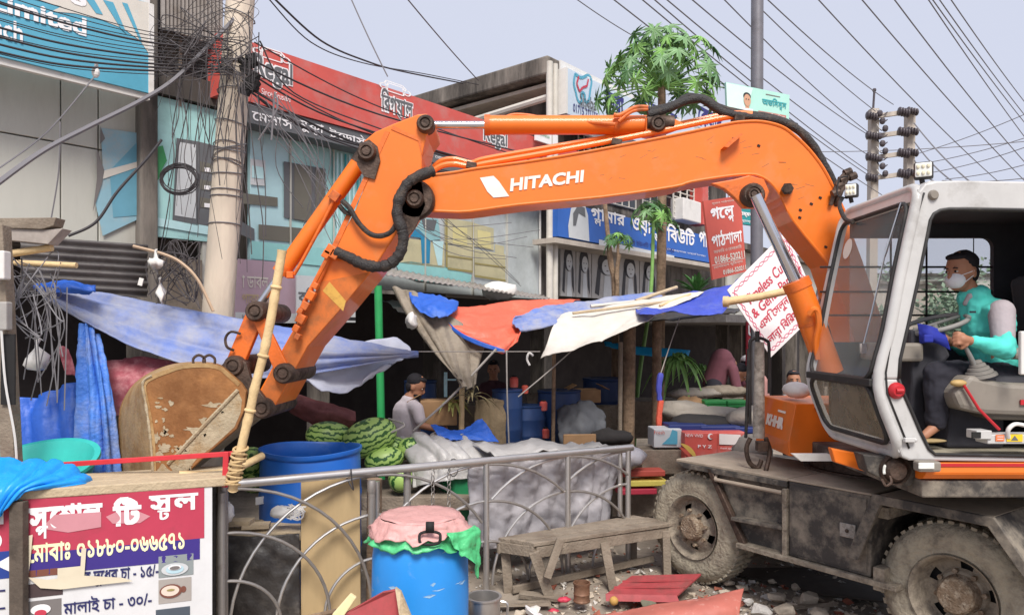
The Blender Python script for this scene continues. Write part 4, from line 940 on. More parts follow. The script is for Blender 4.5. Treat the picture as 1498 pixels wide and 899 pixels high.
tarp('tarp', [[(935, 442, 8.8), (1000, 428, 9.0), (1060, 416, 9.0), (1085, 404, 9.0)], [(930, 452, 8.4), (990, 444, 8.5), (1050, 436, 8.5), (1080, 422, 8.6)], [(936, 458, 8.0), (985, 454, 8.0), (1044, 459, 8.0), (1072, 440, 8.2)]], M('tarp_violet_blue', '#3d50b8', .5, dirt='#7f86a8', damt=.2, var=.12, bump=.3), 'violet blue tarp at the right end of the stall roof', 8, 6, .015, 2.5, 17, ('u', 2, .02))
tarp('tarp', [[(884, 498, 9.6), (930, 506, 9.8), (1010, 512, 10)], [(886, 504, 9.5), (935, 518, 9.7), (1006, 524, 9.9)]], M('tarp_turquoise', '#1795c6', .5, var=.12), 'turquoise strip of tarp deep inside the stall', 6, 4, .02, 3, 18)
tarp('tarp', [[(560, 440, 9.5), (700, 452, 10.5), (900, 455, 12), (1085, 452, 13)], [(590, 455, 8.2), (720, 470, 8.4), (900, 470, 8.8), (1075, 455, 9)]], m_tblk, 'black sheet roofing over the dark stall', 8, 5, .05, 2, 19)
for i, (a, b, r, m_, l) in enumerate((((864, 448, 8.6), (975, 436, 8.9), .022, m_twh, 'pale batten lying on the white tarp'), ((838, 458, 8.2), (985, 440, 8.6), .016, m_woodp, 'thin stick lying along the white tarp'), ((930, 440, 8.7), (990, 420, 9.0), .022, m_woodp, 'pale broken stick on the tarp roof by the papaya'), ((965, 447, 8.4), (1010, 430, 8.8), .014, m_bamboo, 'dry twig on the tarp roof at the blue edge'))):
    one('stick', MB().tube([P(*a), P(*b)], r, 8), m_, l, 'stick', smooth=True)
for i, (x, y, d, w, h, l) in enumerate(((730, 425, 10.6, .26, .14, 'crumpled white sack on the corrugated awning'), (602, 470, 7.6, .05, .1, 'white knot tying the blue tarp corner'), (905, 520, 9.2, .1, .05, 'x'))):
    if i < 2:
        mb = MB(); mb.ell(P(x, y, d), (w, .12, h), n=12)
        for v in mb.v: v += Vector((1, 0, 1)) * mn.noise(v * 9) * .05
        one('plastic_bag', mb, m_white, l, 'plastic bag', smooth='all')
# posts and bamboo of the stall
for i, (x0, x1, yt, yb, d, w, m_, l) in enumerate(((553, 560, 418, 640, 8.4, .045, M('green_post_paint', '#2f9d58', .5, var=.1), 'bright green painted post left of the fruit seller'), (811, 808, 478, 650, 8.3, .022, m_bark, 'thin reddish stick post in the stall middle'), (921, 918, 470, 680, 9, .075, m_bark, 'thick dark trunk post left in the stall opening'), (908, 906, 500, 640, 8.8, .028, m_wood, 'slim pale stick beside the thick trunk post'), (961, 960, 470, 680, 9.1, .06, m_bark, 'trunk post near the hanging palm fronds'), (676, 674, 545, 650, 7.6, .028, m_bamboo, 'short stake under the knotted tarp'))):
    one('stall_post', MB().tube([P(x1, yb + 80, d), P(x0, yt, d)], w, 10, jit=.05), m_, l, 'post', smooth=True, group='posts holding the stall roof')
rope = M('rope_grey', '#a39d97', .9)
for i, (pts, r, l) in enumerate((([(741, 512, 7.5), (742, 580, 7.45), (745, 660, 7.4)], .008, 'white cord hanging from the orange tarp point'), ([(726, 510, 7.5), (660, 580, 7.4), (604, 630, 7.3)], .012, 'slanting pale pole rope crossing the knotted tarp'), ([(846, 504, 7.8), (800, 545, 7.7), (758, 580, 7.6)], .007, 'slanting rope from the white tarp corner'), ([(612, 514, 6.9), (700, 514, 7.2), (790, 514, 7.5)], .005, 'level thin string across the stall'), ([(994, 465, 8.5), (980, 505, 8.4), (967, 545, 8.3)], .006, 'string holding the coloured flag bundle'), ([(568, 612, 6.9), (592, 622, 6.8), (550, 640, 6.7)], .01, 'short pale rod over the melons'))):
    one('rope', MB().tube(cr_spline([P(*p) for p in pts], 4), r, 6), rope, l, 'rope', smooth=True)
mb = MB()
mb.tube(cr_spline([P(780, 520, 7.5), P(774, 516, 7.5), P(771, 525, 7.5), P(775, 534, 7.5)], 5), .012, 6); one('white_hook', mb, m_wirew, 'curled white cord end hanging by the level string', 'cord')
t = thing('folded_umbrella', 'furled blue and orange flag cloth hanging on a string before the crates', 'umbrella', P(965, 650, 8.2))
for (y0, y1, m_) in ((545, 585, M('flag_blue', '#4a50b0', .6)), (585, 640, m_tor), (640, 668, m_tcyan)):
    MB().tube(cr_spline([P(967, y0, 8.2), P(964, (y0 + y1) / 2, 8.2), P(965, y1, 8.2)], 4), .03, 8, jit=.25).build('cloth_band', m_, t, smooth=True)
# far back of the stall: sideboards, goods
def item(name, label, cat, c, size, mat, rot=0, bevel=.01, group=None, extra=None):
    t = thing(name, label, cat, c - Vector((0, 0, size[2] / 2)), group); MB().box(c, size, rot=rot).build('body', mat, t, bevel=bevel)
    if extra: extra(t, c, size, rot)
    return t
def flaps(t, c, s, rot):
    rm = Matrix.Rotation(rot, 3, 'Z')
    for sx, tilt in ((-1, .5), (1, -.5)):
        o = c + rm @ Vector((sx * s[0] * .5, 0, s[2] * .5)); MB().box(o + rm @ Vector((sx * s[0] * .18, 0, .03)), (s[0] * .42, s[1], .006), rot=rm @ Matrix.Rotation(tilt * sx * -1 * sx, 3, 'Y')).build('flap', MATS['cardboard'], t)
item('cardboard_box', 'open cardboard box in front of the seated fruit seller', 'box', P(640, 602, 7.8), (.38, .3, .26), m_card, .2, extra=flaps)
item('cardboard_box', 'cardboard box on the shadowed shelf behind the grey sacks', 'box', P(858, 578, 9.2), (.30, .3, .16), m_card, .1, extra=flaps)
item('cardboard_sheet', 'tilted flat cardboard leaning low in the middle of the stall', 'cardboard', P(848, 648, 8.0), (.36, .03, .2), m_card, .1)
def drum(name, label, c, r, h, mat, n=28, open_=False, cat='drum', grp=None):
    t = thing(name, label, cat, c, grp)
    pr = [(0, .01), (r * .93, .01), (r * .96, .03), (r * .99, h * .08), (r, h * .3), (r * 1.015, h * .32), (r * 1.015, h * .34), (r, h * .36), (r, h * .66), (r * 1.015, h * .68), (r * 1.015, h * .70), (r, h * .72), (r * .985, h * .93), (r * .97, h * .96), (r * 1.0, h * .965), (r * 1.02, h * .98), (r * 1.02, h), (r * .98, h * 1.002)]
    pr += [(r * .95, h * .99), (r * .94, h * .9), (r * .94, .05), (0, .05)] if open_ else [(r * .9, h * .99), (0, h * .985)]
    MB().lathe(pr, c, (0, 0, 1), 56).build('body', mat, t, smooth=True); return t
for i, (x, y, d, r, h, l) in enumerate(((582 + 160, 655, 8.3, .17, .66, 'upright blue drum behind the hanging cord'), (675 - 60, 650, 9.2, .2, .8, 'dim blue drum behind the fruit seller'), (770, 655, 8.6, .22, .5, 'blue bin beside the covered goods'), (818, 655, 8.9, .26, .7, 'shaded blue drum partly under grey sheet'), (885, 655, 10, .3, .95, 'tall shadowed blue drum beyond the trunk post'))):
    drum('blue_drum', l, P(x, y, d), r, h, M('drum_shaded_blue', '#1f3a68', .5, var=.12), grp='blue drums inside the stall')  # blue darkened so the colour carries the stall's deep shade
tarp('sheet', [[(815, 600, 8.5), (850, 582, 8.4), (885, 600, 8.5)], [(818, 640, 8.2), (850, 630, 8.1), (890, 640, 8.3)], [(825, 680, 8.2), (860, 680, 8.1), (900, 680, 8.3)]], M('sheet_dim_grey', '#5a5c60', .7, var=.15), 'grey sheet draped over goods in the stall middle', 6, 6, .05, 4, 22, cat='sheet')
tarp('sheet', [[(770, 575, 9.2), (815, 572, 9.2), (860, 575, 9.2)], [(772, 590, 9), (815, 588, 9), (855, 595, 9)]], m_tbei, 'dusty sheet across the shelf top at the stall back', 6, 4, .04, 4, 23, cat='sheet')
t = thing('sack_pile', 'brown jute sack curtain beside the short stake', 'sack', P(715, 690, 8.2)); cloth([[P(695, 585, 8.1), P(720, 582, 8.0), P(738, 585, 8.1)], [P(692, 640, 8), P(718, 640, 7.9), P(740, 640, 8)], [P(690, 690, 8), P(718, 695, 7.9), P(742, 690, 8)]], 5, 5, .03, 5, 24).build('sack_cloth', M('jute', '#837259', .95, var=.15, bump=.4), t, smooth='all', solid=.02)
rn = random.Random(5)
spiky('banana_leaves', 'dry yellow green leaves beside the cardboard box', P(662, 590, 7.7), 16, .35, 31, M('leaf_dry', '#9a9a55', .7, var=.2), .9, .02)
spiky('banana_leaves', 'dry hanging straw leaves around the knotted tarp', P(690, 580, 7.5), 18, .4, 32, M('leaf_straw', '#8f8460', .8, var=.2), .8, .014)
for i, (x, y, s, m_, l) in enumerate(((777, 640, .10, p_white, 'white jar low on the shelf'), (775, 618, .13, M('jar_pale', '#8d8782', .3), 'round pale jar on the shelf'), (795, 600, .09, p_red, 'red tin on the shelf'), (798, 640, .09, p_red, 'second red tin below the pale jar'), (752, 566, .1, p_red, 'red packet on the back shelf'), (768, 575, .08, p_orr, 'orange red packet next to the red one'))):
    c = P(x, y, 8.5); t = thing('jar', l, 'jar', c); MB().lathe([(0, 0), (s * .45, 0), (s * .5, .02), (s * .5, s), (s * .3, s * 1.2), (0, s * 1.2)], c, (0, 0, 1), 14).build('body', m_, t, smooth=True); MB().lathe([(0, s * 1.2), (s * .32, s * 1.2), (s * .32, s * 1.36), (0, s * 1.36)], c, (0, 0, 1), 14).build('lid', m_black, t)
mb = MB(); mb.box(P(652, 562, 9), (.04, .04, .30)); mb.box(P(660, 555, 9), (.12, .03, .02)); one('tube_light', mb, M('lit_tube', '#bfe6f0', .3), 'short pale tube light in the dark behind the seller', 'lamp')
# right side: produce crates
def crate(t, c, s, rot):
    rm = Matrix.Rotation(rot, 3, 'Z')
    for k in range(3): MB().box(c + rm @ Vector((0, -s[1] / 2 - .006, -s[2] * .3 + k * s[2] * .3)), (s[0] * .96, .012, s[2] * .14), rot=rm).build('slat', t.children[0].data.materials[0] if t.children else m_blk, t)
mnavy = M('crate_navy', '#24346f', .5, var=.1); mgrn = M('crate_green', '#2f8a48', .5, var=.1)
for i, (x, y, w, l) in enumerate(((1001, 632, .42, 'navy crate left above the red carton'), (1048, 634, .44, 'navy crate middle above the red carton'), (1088, 636, .3, 'navy crate half hidden behind the boom base'))):
    item('plastic_crate', l, 'crate', P(x, y, 8.1), (w, .3, .2), mnavy, .05, group='navy crates', extra=crate)
for i, (x, l) in enumerate(((1042, 'green crate left on the pale sacks'), (1075, 'green crate right on the pale sacks'))):
    item('plastic_crate', l, 'crate', P(x, 592, 8.8), (.26, .25, .12), mgrn, .05, group='green crates', extra=crate)
c0 = P(1040, 652, 7.9)
t = item('red_carton', 'red printed apple carton below the navy crates', 'carton', c0, (.66, .3, .33), p_red, .06)
sg = Sign(P(993, 672, 7.72), P(1085, 673, 7.76), P(1085, 632, 7.76), P(993, 628, 7.72))
sg.oval(.02, .0, .26, .55, flat('print_gold', '#d9b45a'), 1, a0=0, a1=90); sg.oval(.0, .0, .2, .42, p_orr, 2, a0=0, a1=90)
sg.rect(.64, .55, .98, .92, flat('label_pale', '#e6dcd8')); sg.text('NEW VIVID', .1, .78, .38, .88, p_white); sg.oval(.5, .82, .045, .1, p_white, 2); sg.oval(.515, .82, .03, .07, p_red, 3); sg.text('P Y Z', .3, .42, .52, .52, p_white, bold=.02); sg.text('Fresh apple red', .66, .38, .96, .45, p_white); sg.line([(.62, 0), (.62, 1)], .004, p_orr, 2); sg.rect(.34, .0, .5, .12, p_cream, 2); sg.done(t, 'carton_print')
t = item('fruit_carton', 'white and blue fruit carton left of the red carton', 'carton', P(972, 638, 8.0), (.30, .3, .2), p_lgrey, .04)
sg = Sign(P(953, 652, 7.84), P(991, 652, 7.84), P(991, 625, 7.84), P(953, 625, 7.84)); sg.poly([(.4, .1), (1, .1), (1, .8), (.8, .9), (.7, .5)], p_bank); sg.text('Fresh', .1, .65, .5, .85, p_orr); sg.done(t, 'carton_print')
item('dark_box', 'dark wooden box under the white and blue carton', 'box', P(968, 672, 8.0), (.5, .3, .26), m_wood, .04)
rn = random.Random(9)
def lump(name, label, cat, c, r, mat, seed, amp=.25, grp=None):
    mb = MB(); mb.ell(c, r, n=18)
    for v in mb.v:
        q = (v - c) * (2.2 / max(r)) + Vector((seed, 0, 0)); v += (v - c) * amp * (mn.noise(q) + .5 * mn.noise(q * 2.3))
    one(name, mb, mat, label, cat, None, grp, smooth='all')
m_sk = M('sack_pale', '#9c9489', .85, dirt='#7e766d', damt=.2, var=.1, bump=.3); m_skd = M('cloth_black', '#33302f', .9, var=.2)
for i, (x, y, d, r, m_, l) in enumerate(((1045, 606, 8.6, (.55, .2, .10), m_sk, 'pale crumpled sacks below the green crates'), (1000, 600, 8.7, (.3, .2, .12), m_sk, 'pale sack beside the hanging fronds'), (1030, 618, 8.3, (.4, .2, .10), m_skd, 'black cloth heap over the navy crates'), (1015, 575, 9.3, (.35, .2, .07), m_sk, 'folded sack on the rear counter'), (1060, 572, 9.4, (.3, .2, .08), m_tbei, 'brown bundle on the rear counter'), (1105, 612, 8.2, (.3, .2, .14), m_sk, 'white sack bundle behind the handrail hoop'), (1010, 592, 8.9, (.2, .2, .1), m_card, 'brown parcel beside the trunk post'), (1100, 660, 7.2, (.2, .2, .16), m_sk, 'crumpled white plastic beside the red carton'), (915, 668, 7.6, (.22, .2, .12), m_tgr, 'dark grey bundle at the end of the railing'), (890, 640, 8.2, (.25, .2, .1), m_skd, 'dark bag on the floor by the thick trunk post'))):
    lump('sack', l, 'sack', P(x, y, d), r, m_, i * 3.3)
item('timber_counter', 'low timber counter carrying the crates on the right', 'counter', P(1020, 712, 8.3), (2.0, .7, .5), m_wood)
item('counter', 'long dim counter at the back of the stall', 'counter', P(1000, 610, 10.2), (3.4, .6, .5), m_wood)
item('counter', 'dim shelf counter behind the drums', 'counter', P(800, 640, 9.8), (2.2, .5, .9), m_wood)
for i, (x, y, w, m_, l) in enumerate(((935, 690, .5, p_orr, 'orange fruit tray on the ground behind the front wheel'), (945, 704, .4, p_yel, 'yellow scrap by the front wheel'), (930, 716, .4, p_crim, 'red scrap by the front wheel'))):
    item('tray', l, 'tray', P(x, y, 7.7), (w, .2, .06), m_, .1)
# melons on the cart with grey plastic
m_mel = bpy.data.materials.new('watermelon_rind'); m_mel.use_nodes = True; nt = m_mel.node_tree; b = nt.nodes['Principled BSDF']; b.inputs['Roughness'].default_value = .4
tc = nt.nodes.new('ShaderNodeTexCoord'); wv = nt.nodes.new('ShaderNodeTexWave'); wv.bands_direction = 'Z'; wv.inputs['Scale'].default_value = 7; wv.inputs['Distortion'].default_value = 5; wv.inputs['Detail'].default_value = 3; wv.inputs['Detail Scale'].default_value = 3
cr_ = nt.nodes.new('ShaderNodeValToRGB'); cr_.color_ramp.elements[0].position = .25; cr_.color_ramp.elements[0].color = (*srgb('#2f5a26'), 1); cr_.color_ramp.elements[1].position = .42; cr_.color_ramp.elements[1].color = (*srgb('#a5c46a'), 1)
nt.links.new(tc.outputs['Object'], wv.inputs[0]); nt.links.new(wv.outputs[0], cr_.inputs[0]); nt.links.new(cr_.outputs[0], b.inputs['Base Color'])
for i, (x, y, d, rx, rz, ro, l) in enumerate(((482, 638, 6.9, .20, .13, .1, 'watermelon at the left behind the open blue drum'), (540, 640, 6.8, .24, .16, -.35, 'largest watermelon on top of the heap'), (562, 672, 6.75, .2, .13, -.2, 'watermelon lower right under the largest'), (600, 655, 6.9, .14, .11, 0, 'watermelon peeping from the grey plastic'), (366, 676, 6.3, .13, .15, .5, 'watermelon half hidden by the bamboo pole'), (372, 702, 6.3, .14, .12, .2, 'watermelon beside the drum foot behind the bamboo pole'), (586, 700, 6.6, .12, .13, .2, 'watermelon under the rail between posts'), (578, 655, 6.95, .17, .12, .4, 'watermelon behind the largest one'))):
    c = P(x, y, d); mb = MB(); k_ = 1.1 if i < 2 else .92; rx *= k_; rz *= k_; mb.ell(Vector((0, 0, 0)), (rx, rz, rz), n=24); o = mb.build('watermelon', m_mel, None, smooth='all'); o.location = c; o.rotation_euler = (.3 * i, ro, .2); tag(o, l, 'watermelon', 'watermelons heaped on the cart')
item('cart_bed', 'wooden cart bed under the watermelons and plastic', 'cart', P(560, 722, 6.95), (1.7, .8, .12), m_wood)
tarp('plastic_sheet', [[(576, 642, 7.4), (605, 632, 7.4), (640, 630, 7.4), (690, 634, 7.4), (752, 656, 7.4)], [(576, 650, 7.0), (612, 634, 6.9), (655, 640, 6.95), (700, 646, 7.0), (755, 664, 7.1)], [(596, 676, 6.7), (640, 662, 6.6), (680, 664, 6.65), (720, 668, 6.75), (758, 674, 6.9)], [(602, 712, 6.6), (640, 705, 6.55), (680, 700, 6.6), (720, 696, 6.7), (758, 690, 6.85)]], m_tlg, 'pale grey plastic sheet covering the goods on the cart', 9, 9, .02, 3, 26, ('u', 2.5, .035), cat='plastic sheet')
tarp('blue_cloth', [[(630, 622, 7.3), (670, 626, 7.3), (704, 610, 7.3)], [(636, 630, 7.1), (676, 634, 7.1), (718, 628, 7.15)], [(646, 640, 7.0), (684, 642, 7.0), (730, 646, 7.1)]], m_tblue, 'wrinkled blue cloth lying on the grey plastic by the seller', 8, 7, .03, 5, 27, cat='cloth')
t = thing('green_bin', 'dark green plastic bin behind the railing under the sheet', 'bin', P(690, 790, 7.0))
MB().lathe([(0, 0), (.26, 0), (.31, .5), (.33, .5), (.33, .53), (.29, .53), (.26, .1), (0, .1)], P(688, 765, 6.95), (0, 0, 1), 28).build('body', M('bin_green', '#1f7a4d', .5, var=.12), t, smooth=True)
rl0, rl1 = Vector((-1.951, 5.28, 0)), Vector((1.173, 7.0, 0))
def RL(t, z=0., off=0.):
    n = Vector((-(rl1 - rl0).y, (rl1 - rl0).x, 0)).normalized(); p = rl0.lerp(rl1, t) + n * off; p.z = z; return p
mb = cloth([[RL(.53, 1.06, .12), RL(.66, 1.13, .10), RL(.8, 1.10, .10), RL(.9, 1.12, .1), RL(.985, 1.1, .1)], [RL(.54, .75, .2), RL(.66, .78, .16), RL(.8, .75, .2), RL(.9, .75, .16), RL(.98, .75, .2)], [RL(.55, .3, .3), RL(.66, .3, .25), RL(.8, .3, .3), RL(.9, .3, .25), RL(.98, .3, .3)]], 10, 10, .03, 4.5, 28, ('u', 4, .03))
one('grey_tarp', mb, m_tgr, 'shiny grey tarp tied behind the arched railing', 'tarp', smooth='all', solid=.008)
mb = cloth([[RL(.6, 1.15, .14), RL(.8, 1.12, .14), RL(.985, 1.1, .14)], [RL(.6, 1.2, .6), RL(.8, 1.15, .6), RL(.98, 1.1, .6)]], 6, 5, .05, 3, 29)
one('grey_tarp', mb, m_tlg, 'crumpled top of the covered goods behind the railing', 'tarp', smooth='all', solid=.008)
# ================= railing, tea stall, drums, bench, rubble =================
m_ss = M('stainless_steel', '#ccc8c4', .35, metal=.85, dirt='#8a7f76', damt=.15, dscale=8, var=.08)
m_ssd = M('dull_steel', '#a09a95', .45, metal=.6, dirt='#6a5f57', damt=.25, dscale=8, var=.1)
t = thing('steel_railing', 'stainless steel railing with crossing arches between the drums and the excavator', 'railing', RL(.5, 0))
ZT = 1.14
MB().tube([RL(-.01, ZT), RL(.988, ZT)], .033, 16).build('top_rail', m_ss, t, smooth=True)
PT = [-.03, .285, .555, .785, .975]
for i, k in enumerate(PT):
    MB().tube([RL(k, 0), RL(k, ZT - (.0 if i in (0, 2, 3, 4) else .08))], .026 if i else .034, 12).build('post', m_ss if i else m_ssd, t, smooth=True)
MB().tube([RL(-.035, 0, -.06), RL(-.035, 1.1, -.06)], .028, 12).build('post', m_ssd, t, smooth=True)
MB().tube([RL(.36, .3, .03), RL(.36, ZT, .03)], .03, 12).build('post', m_ssd, t, smooth=True)
MB().tube([RL(.955, .5, .03), RL(.955, ZT, .03)], .022, 12).build('post', m_ss, t, smooth=True)
MB().lathe([(0, 1.08), (.028, 1.08), (.034, 1.06), (.034, 1.0), (.028, .98)], RL(.27, 0, -.05), (0, 0, 1), 16).build('post_cap', m_ssd, t, smooth=True)
MB().tube([RL(.27, .6, -.05), RL(.27, 1.06, -.05)], .028, 12).build('post', m_ssd, t, smooth=True)
L_r = (rl1 - rl0).length
for i in range(4):
    a, b = PT[i], PT[i + 1]; w = (b - a) * L_r; zb0 = .08
    for r in (1.03, .72, .38):
        for side in (0, 1):
            pts = []
            for k in range(15):
                th = R(90 * k / 14); x = r * math.sin(th) * 1.05; z = zb0 + r * math.cos(th) 
                tt = a + x / L_r if side == 0 else b - x / L_r
                if x <= w * 1.0 + .01: pts.append(RL(tt, z, .012 if side else -.012))
            MB().tube(pts, .012, 8).build('arch', m_ss if side else m_ssd, t, smooth=True)
mb = MB()
for x in (.415, .455):
    for k in range(9): c = RL(x, 1.09 - k * .045, -.03); mb.tube([c + Vector((.012 * math.cos(a), 0 if k % 2 else .012 * math.cos(a), .026 * math.sin(a))) for a in [q * 1.047 for q in range(6)]], .004, 4, closed=True)
tag(mb.build('chain', m_ssd, t), kind='stuff')
mb = MB(); mb.tube([RL(.47, 1.16, 0) + Vector((.04 * math.cos(a), .02 * math.sin(a), -.05 + .07 * math.sin(a))) for a in [q * .5 for q in range(13)]], .005, 5); mb.tube(cr_spline([RL(.225, 1.18, -.04), RL(.226, 1.1, -.05), RL(.23, 1.02, -.04), RL(.222, 1.1, .03)], 4), .006, 5)
mb.build('tie_string', m_wire, t)
# open blue drum
c = P(455, 899, 6.3); c.z = 0
t = drum('open_drum', 'large open blue plastic drum behind the left end of the railing', c, .42, 1.24, m_dblue, open_=True)
MB().box(c + Vector((-.32, -.30, .86)), (.10, .01, .06), rot=R(40)).build('white_label_scrap', m_white, t)
for v in t.children[0].data.vertices:   # warped rim
    if v.co.z > 1.15: v.co.y += .02 * math.sin(v.co.x * 8); v.co.z -= .012 * math.sin(v.co.x * 7 + 1)
# closed blue drum with bagged top
c = P(615, 899, 4.9); c.z = 0; rD = .318
t = thing('covered_drum', 'closed sky blue barrel topped with pink and green plastic bags', 'drum', c)
MB().lathe([(0, 0), (.27, 0), (.30, .05), (.318, .3), (.32, .5), (.315, .75), (.295, .90), (.28, .93), (.0, .94)], c, (0, 0, 1), 56).build('body', M('drum_sky_blue', '#2c8fe0', .42, dirt='#9fb9cf', damt=.05, dscale=6, var=.07, vscale=2.5), t, smooth=True)
mb = MB(); rq = random.Random(2)
for i in range(26):
    az = R(rq.uniform(-160, -20)); z = rq.uniform(.55, .9); w_, h_ = rq.uniform(.01, .05), rq.uniform(.004, .014); pr_ = .3205 if z < .6 else .3205 - (z - .6) * .07
    q = [c + Vector((math.cos(az + a_ / .32) * pr_, math.sin(az + a_ / .32) * pr_, z + b_)) for a_, b_ in ((-w_, 0), (0, -h_), (w_, h_ * .5), (w_ * .3, h_))]; mb.poly(q)
mb.build('scuff_marks', M('scuff_pale', '#8fb4d2', .7), t, fix=False)
hp = P(629, 782, 4.57)
mb = MB(); mb.tube(cr_spline([hp + Vector(q) for q in ((-.055, 0, .012), (-.065, -.01, -.01), (-.055, -.014, -.045), (0, -.016, -.055), (.055, -.014, -.045), (.065, -.01, -.01), (.055, 0, .012), (0, 0, .022))], 3, closed=True), .009, 8, closed=True); mb.box(hp + Vector((0, .0, .05)), (.05, .03, .06)); mb.build('handle', m_black, t, smooth='all')
def skirt(name, mat, r0, r1, z0, z1, seed, amp, n=72, label=None, m=8, dome=0):
    vs = []; fs = []
    for j in range(m + 1):
        v = j / m
        for i in range(n):
            a = 2 * math.pi * i / n; q = Vector((math.cos(a) * 2, math.sin(a) * 2, seed)); r = r0 + (r1 - r0) * v
            r += amp * (mn.noise(q * 2.5 + Vector((0, 0, v * 3))) + .6 * mn.noise(q * 6)) * (0.3 + v); z = z0 + (z1 - z0) * v + amp * 1.8 * mn.noise(q * 1.6) * v
            vs.append(c + Vector((math.cos(a) * r, math.sin(a) * r, z)))
    for j in range(m):
        for i in range(n): fs.append((j * n + i, j * n + (i + 1) % n, (j + 1) * n + (i + 1) % n, (j + 1) * n + i))
    mb = MB(); mb.add(vs, fs)
    if dome:
        vs2 = []; k = 7
        for j in range(k + 1):
            for i in range(n):
                a = 2 * math.pi * i / n; r = r0 * (j / k); q = Vector((math.cos(a) * r * 9, math.sin(a) * r * 9, seed))
                vs2.append(c + Vector((math.cos(a) * r, math.sin(a) * r, z0 + dome * (1 - (j / k) ** 2) + .012 * mn.noise(q))))
        mb.add(vs2, [(j * n + i, j * n + (i + 1) % n, (j + 1) * n + (i + 1) % n, (j + 1) * n + i) for j in range(k) for i in range(n)])
    return mb.build(name, mat, t, smooth='all', solid=.004)
skirt('green_bag', M('bag_green', '#56c07f', .4, var=.12, bump=.3), .285, .345, .95, .86, 3, .035)
skirt('pink_bag', M('bag_pink', '#cf9d98', .5, dirt='#b27c76', damt=.2, dscale=9, var=.1, bump=.4), .265, .34, 1.01, .92, 9, .04, dome=.015)
mb = cloth([[c + Vector(q) for q in ((.20, -.30, .97), (.30, -.22, .96), (.37, -.1, .97))], [c + Vector(q) for q in ((.24, -.30, .90), (.33, -.22, .88), (.41, -.1, .90))], [c + Vector(q) for q in ((.30, -.27, .84), (.36, -.2, .75), (.40, -.12, .62))]], 6, 6, .02, 9, 4)
mb.build('green_bag_tail', MATS['bag_green'], t, smooth='all', solid=.004)
# counter with black sheet, plywood, clutter
t = thing('timber_counter', 'low timber counter with black plastic front beside the open drum', 'counter', P(390, 899, 5.75))
for i in range(3): MB().prism([P(300, 783 - i * 6, 5.62 + i * .14), P(440, 777 - i * 6, 5.66 + i * .14), P(440, 767 - i * 5, 5.78 + i * .14), P(300, 771 - i * 5, 5.74 + i * .14)], (0, 0, -.07)).build('plank', m_woodp, t, bevel=.006)
cloth([[P(298, 782, 5.6), P(370, 784, 5.6), P(438, 780, 5.62)], [P(298, 850, 5.58), P(370, 850, 5.55), P(438, 850, 5.6)], [P(300, 960, 5.62), P(370, 960, 5.58), P(440, 960, 5.62)]], 8, 8, .03, 4, 41).build('black_sheet', m_tblk, t, smooth='all', solid=.01)
board([(440, 702, 5.64), (526, 694, 5.78), (528, 960, 5.78), (440, 960, 5.64)], 0, .02, M('plywood', '#b39a72', .8, dirt='#8a7453', damt=.15, dscale=3, var=.1, vscale=6, streak=True), 'upright plywood sheet behind the railing in front of the open drum', 'plywood_sheet', 'plywood')
one('timber_post', MB().tube([P(545, 960, 5.95), P(548, 700, 5.95)], .06, 12, jit=.05), m_bark, 'round wooden post between the plywood and the covered drum', 'post', smooth=True)
lump('folded_cloth', 'white folded cloth on the counter against the open drum', 'cloth', P(412, 748, 5.62), (.09, .06, .05), m_white, 2, .2)
mb = MB(); rn = random.Random(8)
for i in range(10): mb.tube(cr_spline([P(432 + rn.uniform(-14, 16), 750 + rn.uniform(-14, 10), 5.6) for _ in range(4)], 5), .006, 5)
one('string_bundle', mb, m_wirew, 'tangle of pale string beside the folded cloth', 'string')
for i, (x, y, l) in enumerate(((350, 762, 'light wood offcut on the counter'), (375, 768, 'second wood offcut near the counter edge'), (330, 730, 'pale stone shaped lump behind the steel post'))):
    if i < 2: one('wood_offcut', MB().box(P(x, y, 5.7), (.2, .12, .03), rot=.2 * i), m_woodp, l, 'offcut')
    else: lump('stone', l, 'stone', P(325, 750, 5.5), (.09, .09, .08), m_white, 6)
# tea stall: plank top, banner, posts, red frame
t = thing('tea_stall', 'wooden tea stall table with weathered plank top at the lower left', 'stall', P(170, 899, 4.9))
A, B = P(34, 727, 4.6), P(331, 708, 5.02)
def TS(u, z, off=0):   # along the stall front
    p = A.lerp(B, u); n = Vector((-(B - A).y, (B - A).x, 0)).normalized(); q = p + n * off; q.z = z; return q
zt = (A.z + B.z) / 2
for i in range(3): MB().prism([TS(-.75, zt + .05, -.02 + i * .17), TS(1.0, zt + .05, -.02 + i * .17), TS(1.0, zt + .05, .145 + i * .17), TS(-.75, zt + .05, .145 + i * .17)], (0, 0, -.06)).build('top_plank', m_woodp, t, bevel=.008)
MB().beam(TS(-.01, 0, -.05), TS(-.01, zt - .01, -.05), .085, .06).build('front_post', M('dark_timber', '#5b5046', .85, dirt='#37302b', damt=.3, var=.2, bump=.3, dscale=6), t, bevel=.005)
MB().beam(TS(.97, 0, .3), TS(.97, zt, .3), .07, .07).build('rear_post', m_wood, t); MB().beam(TS(-.7, 0, .3), TS(-.7, zt, .3), .07, .07).build('rear_post', m_wood, t)
mb = MB(); mb.prism([TS(-.02, .1, .2), TS(.94, .1, .2), TS(.94, zt - .02, .2), TS(-.02, zt - .02, .2)], (0, .01, 0)); mb.build('inner_cloth', m_tblk, t)
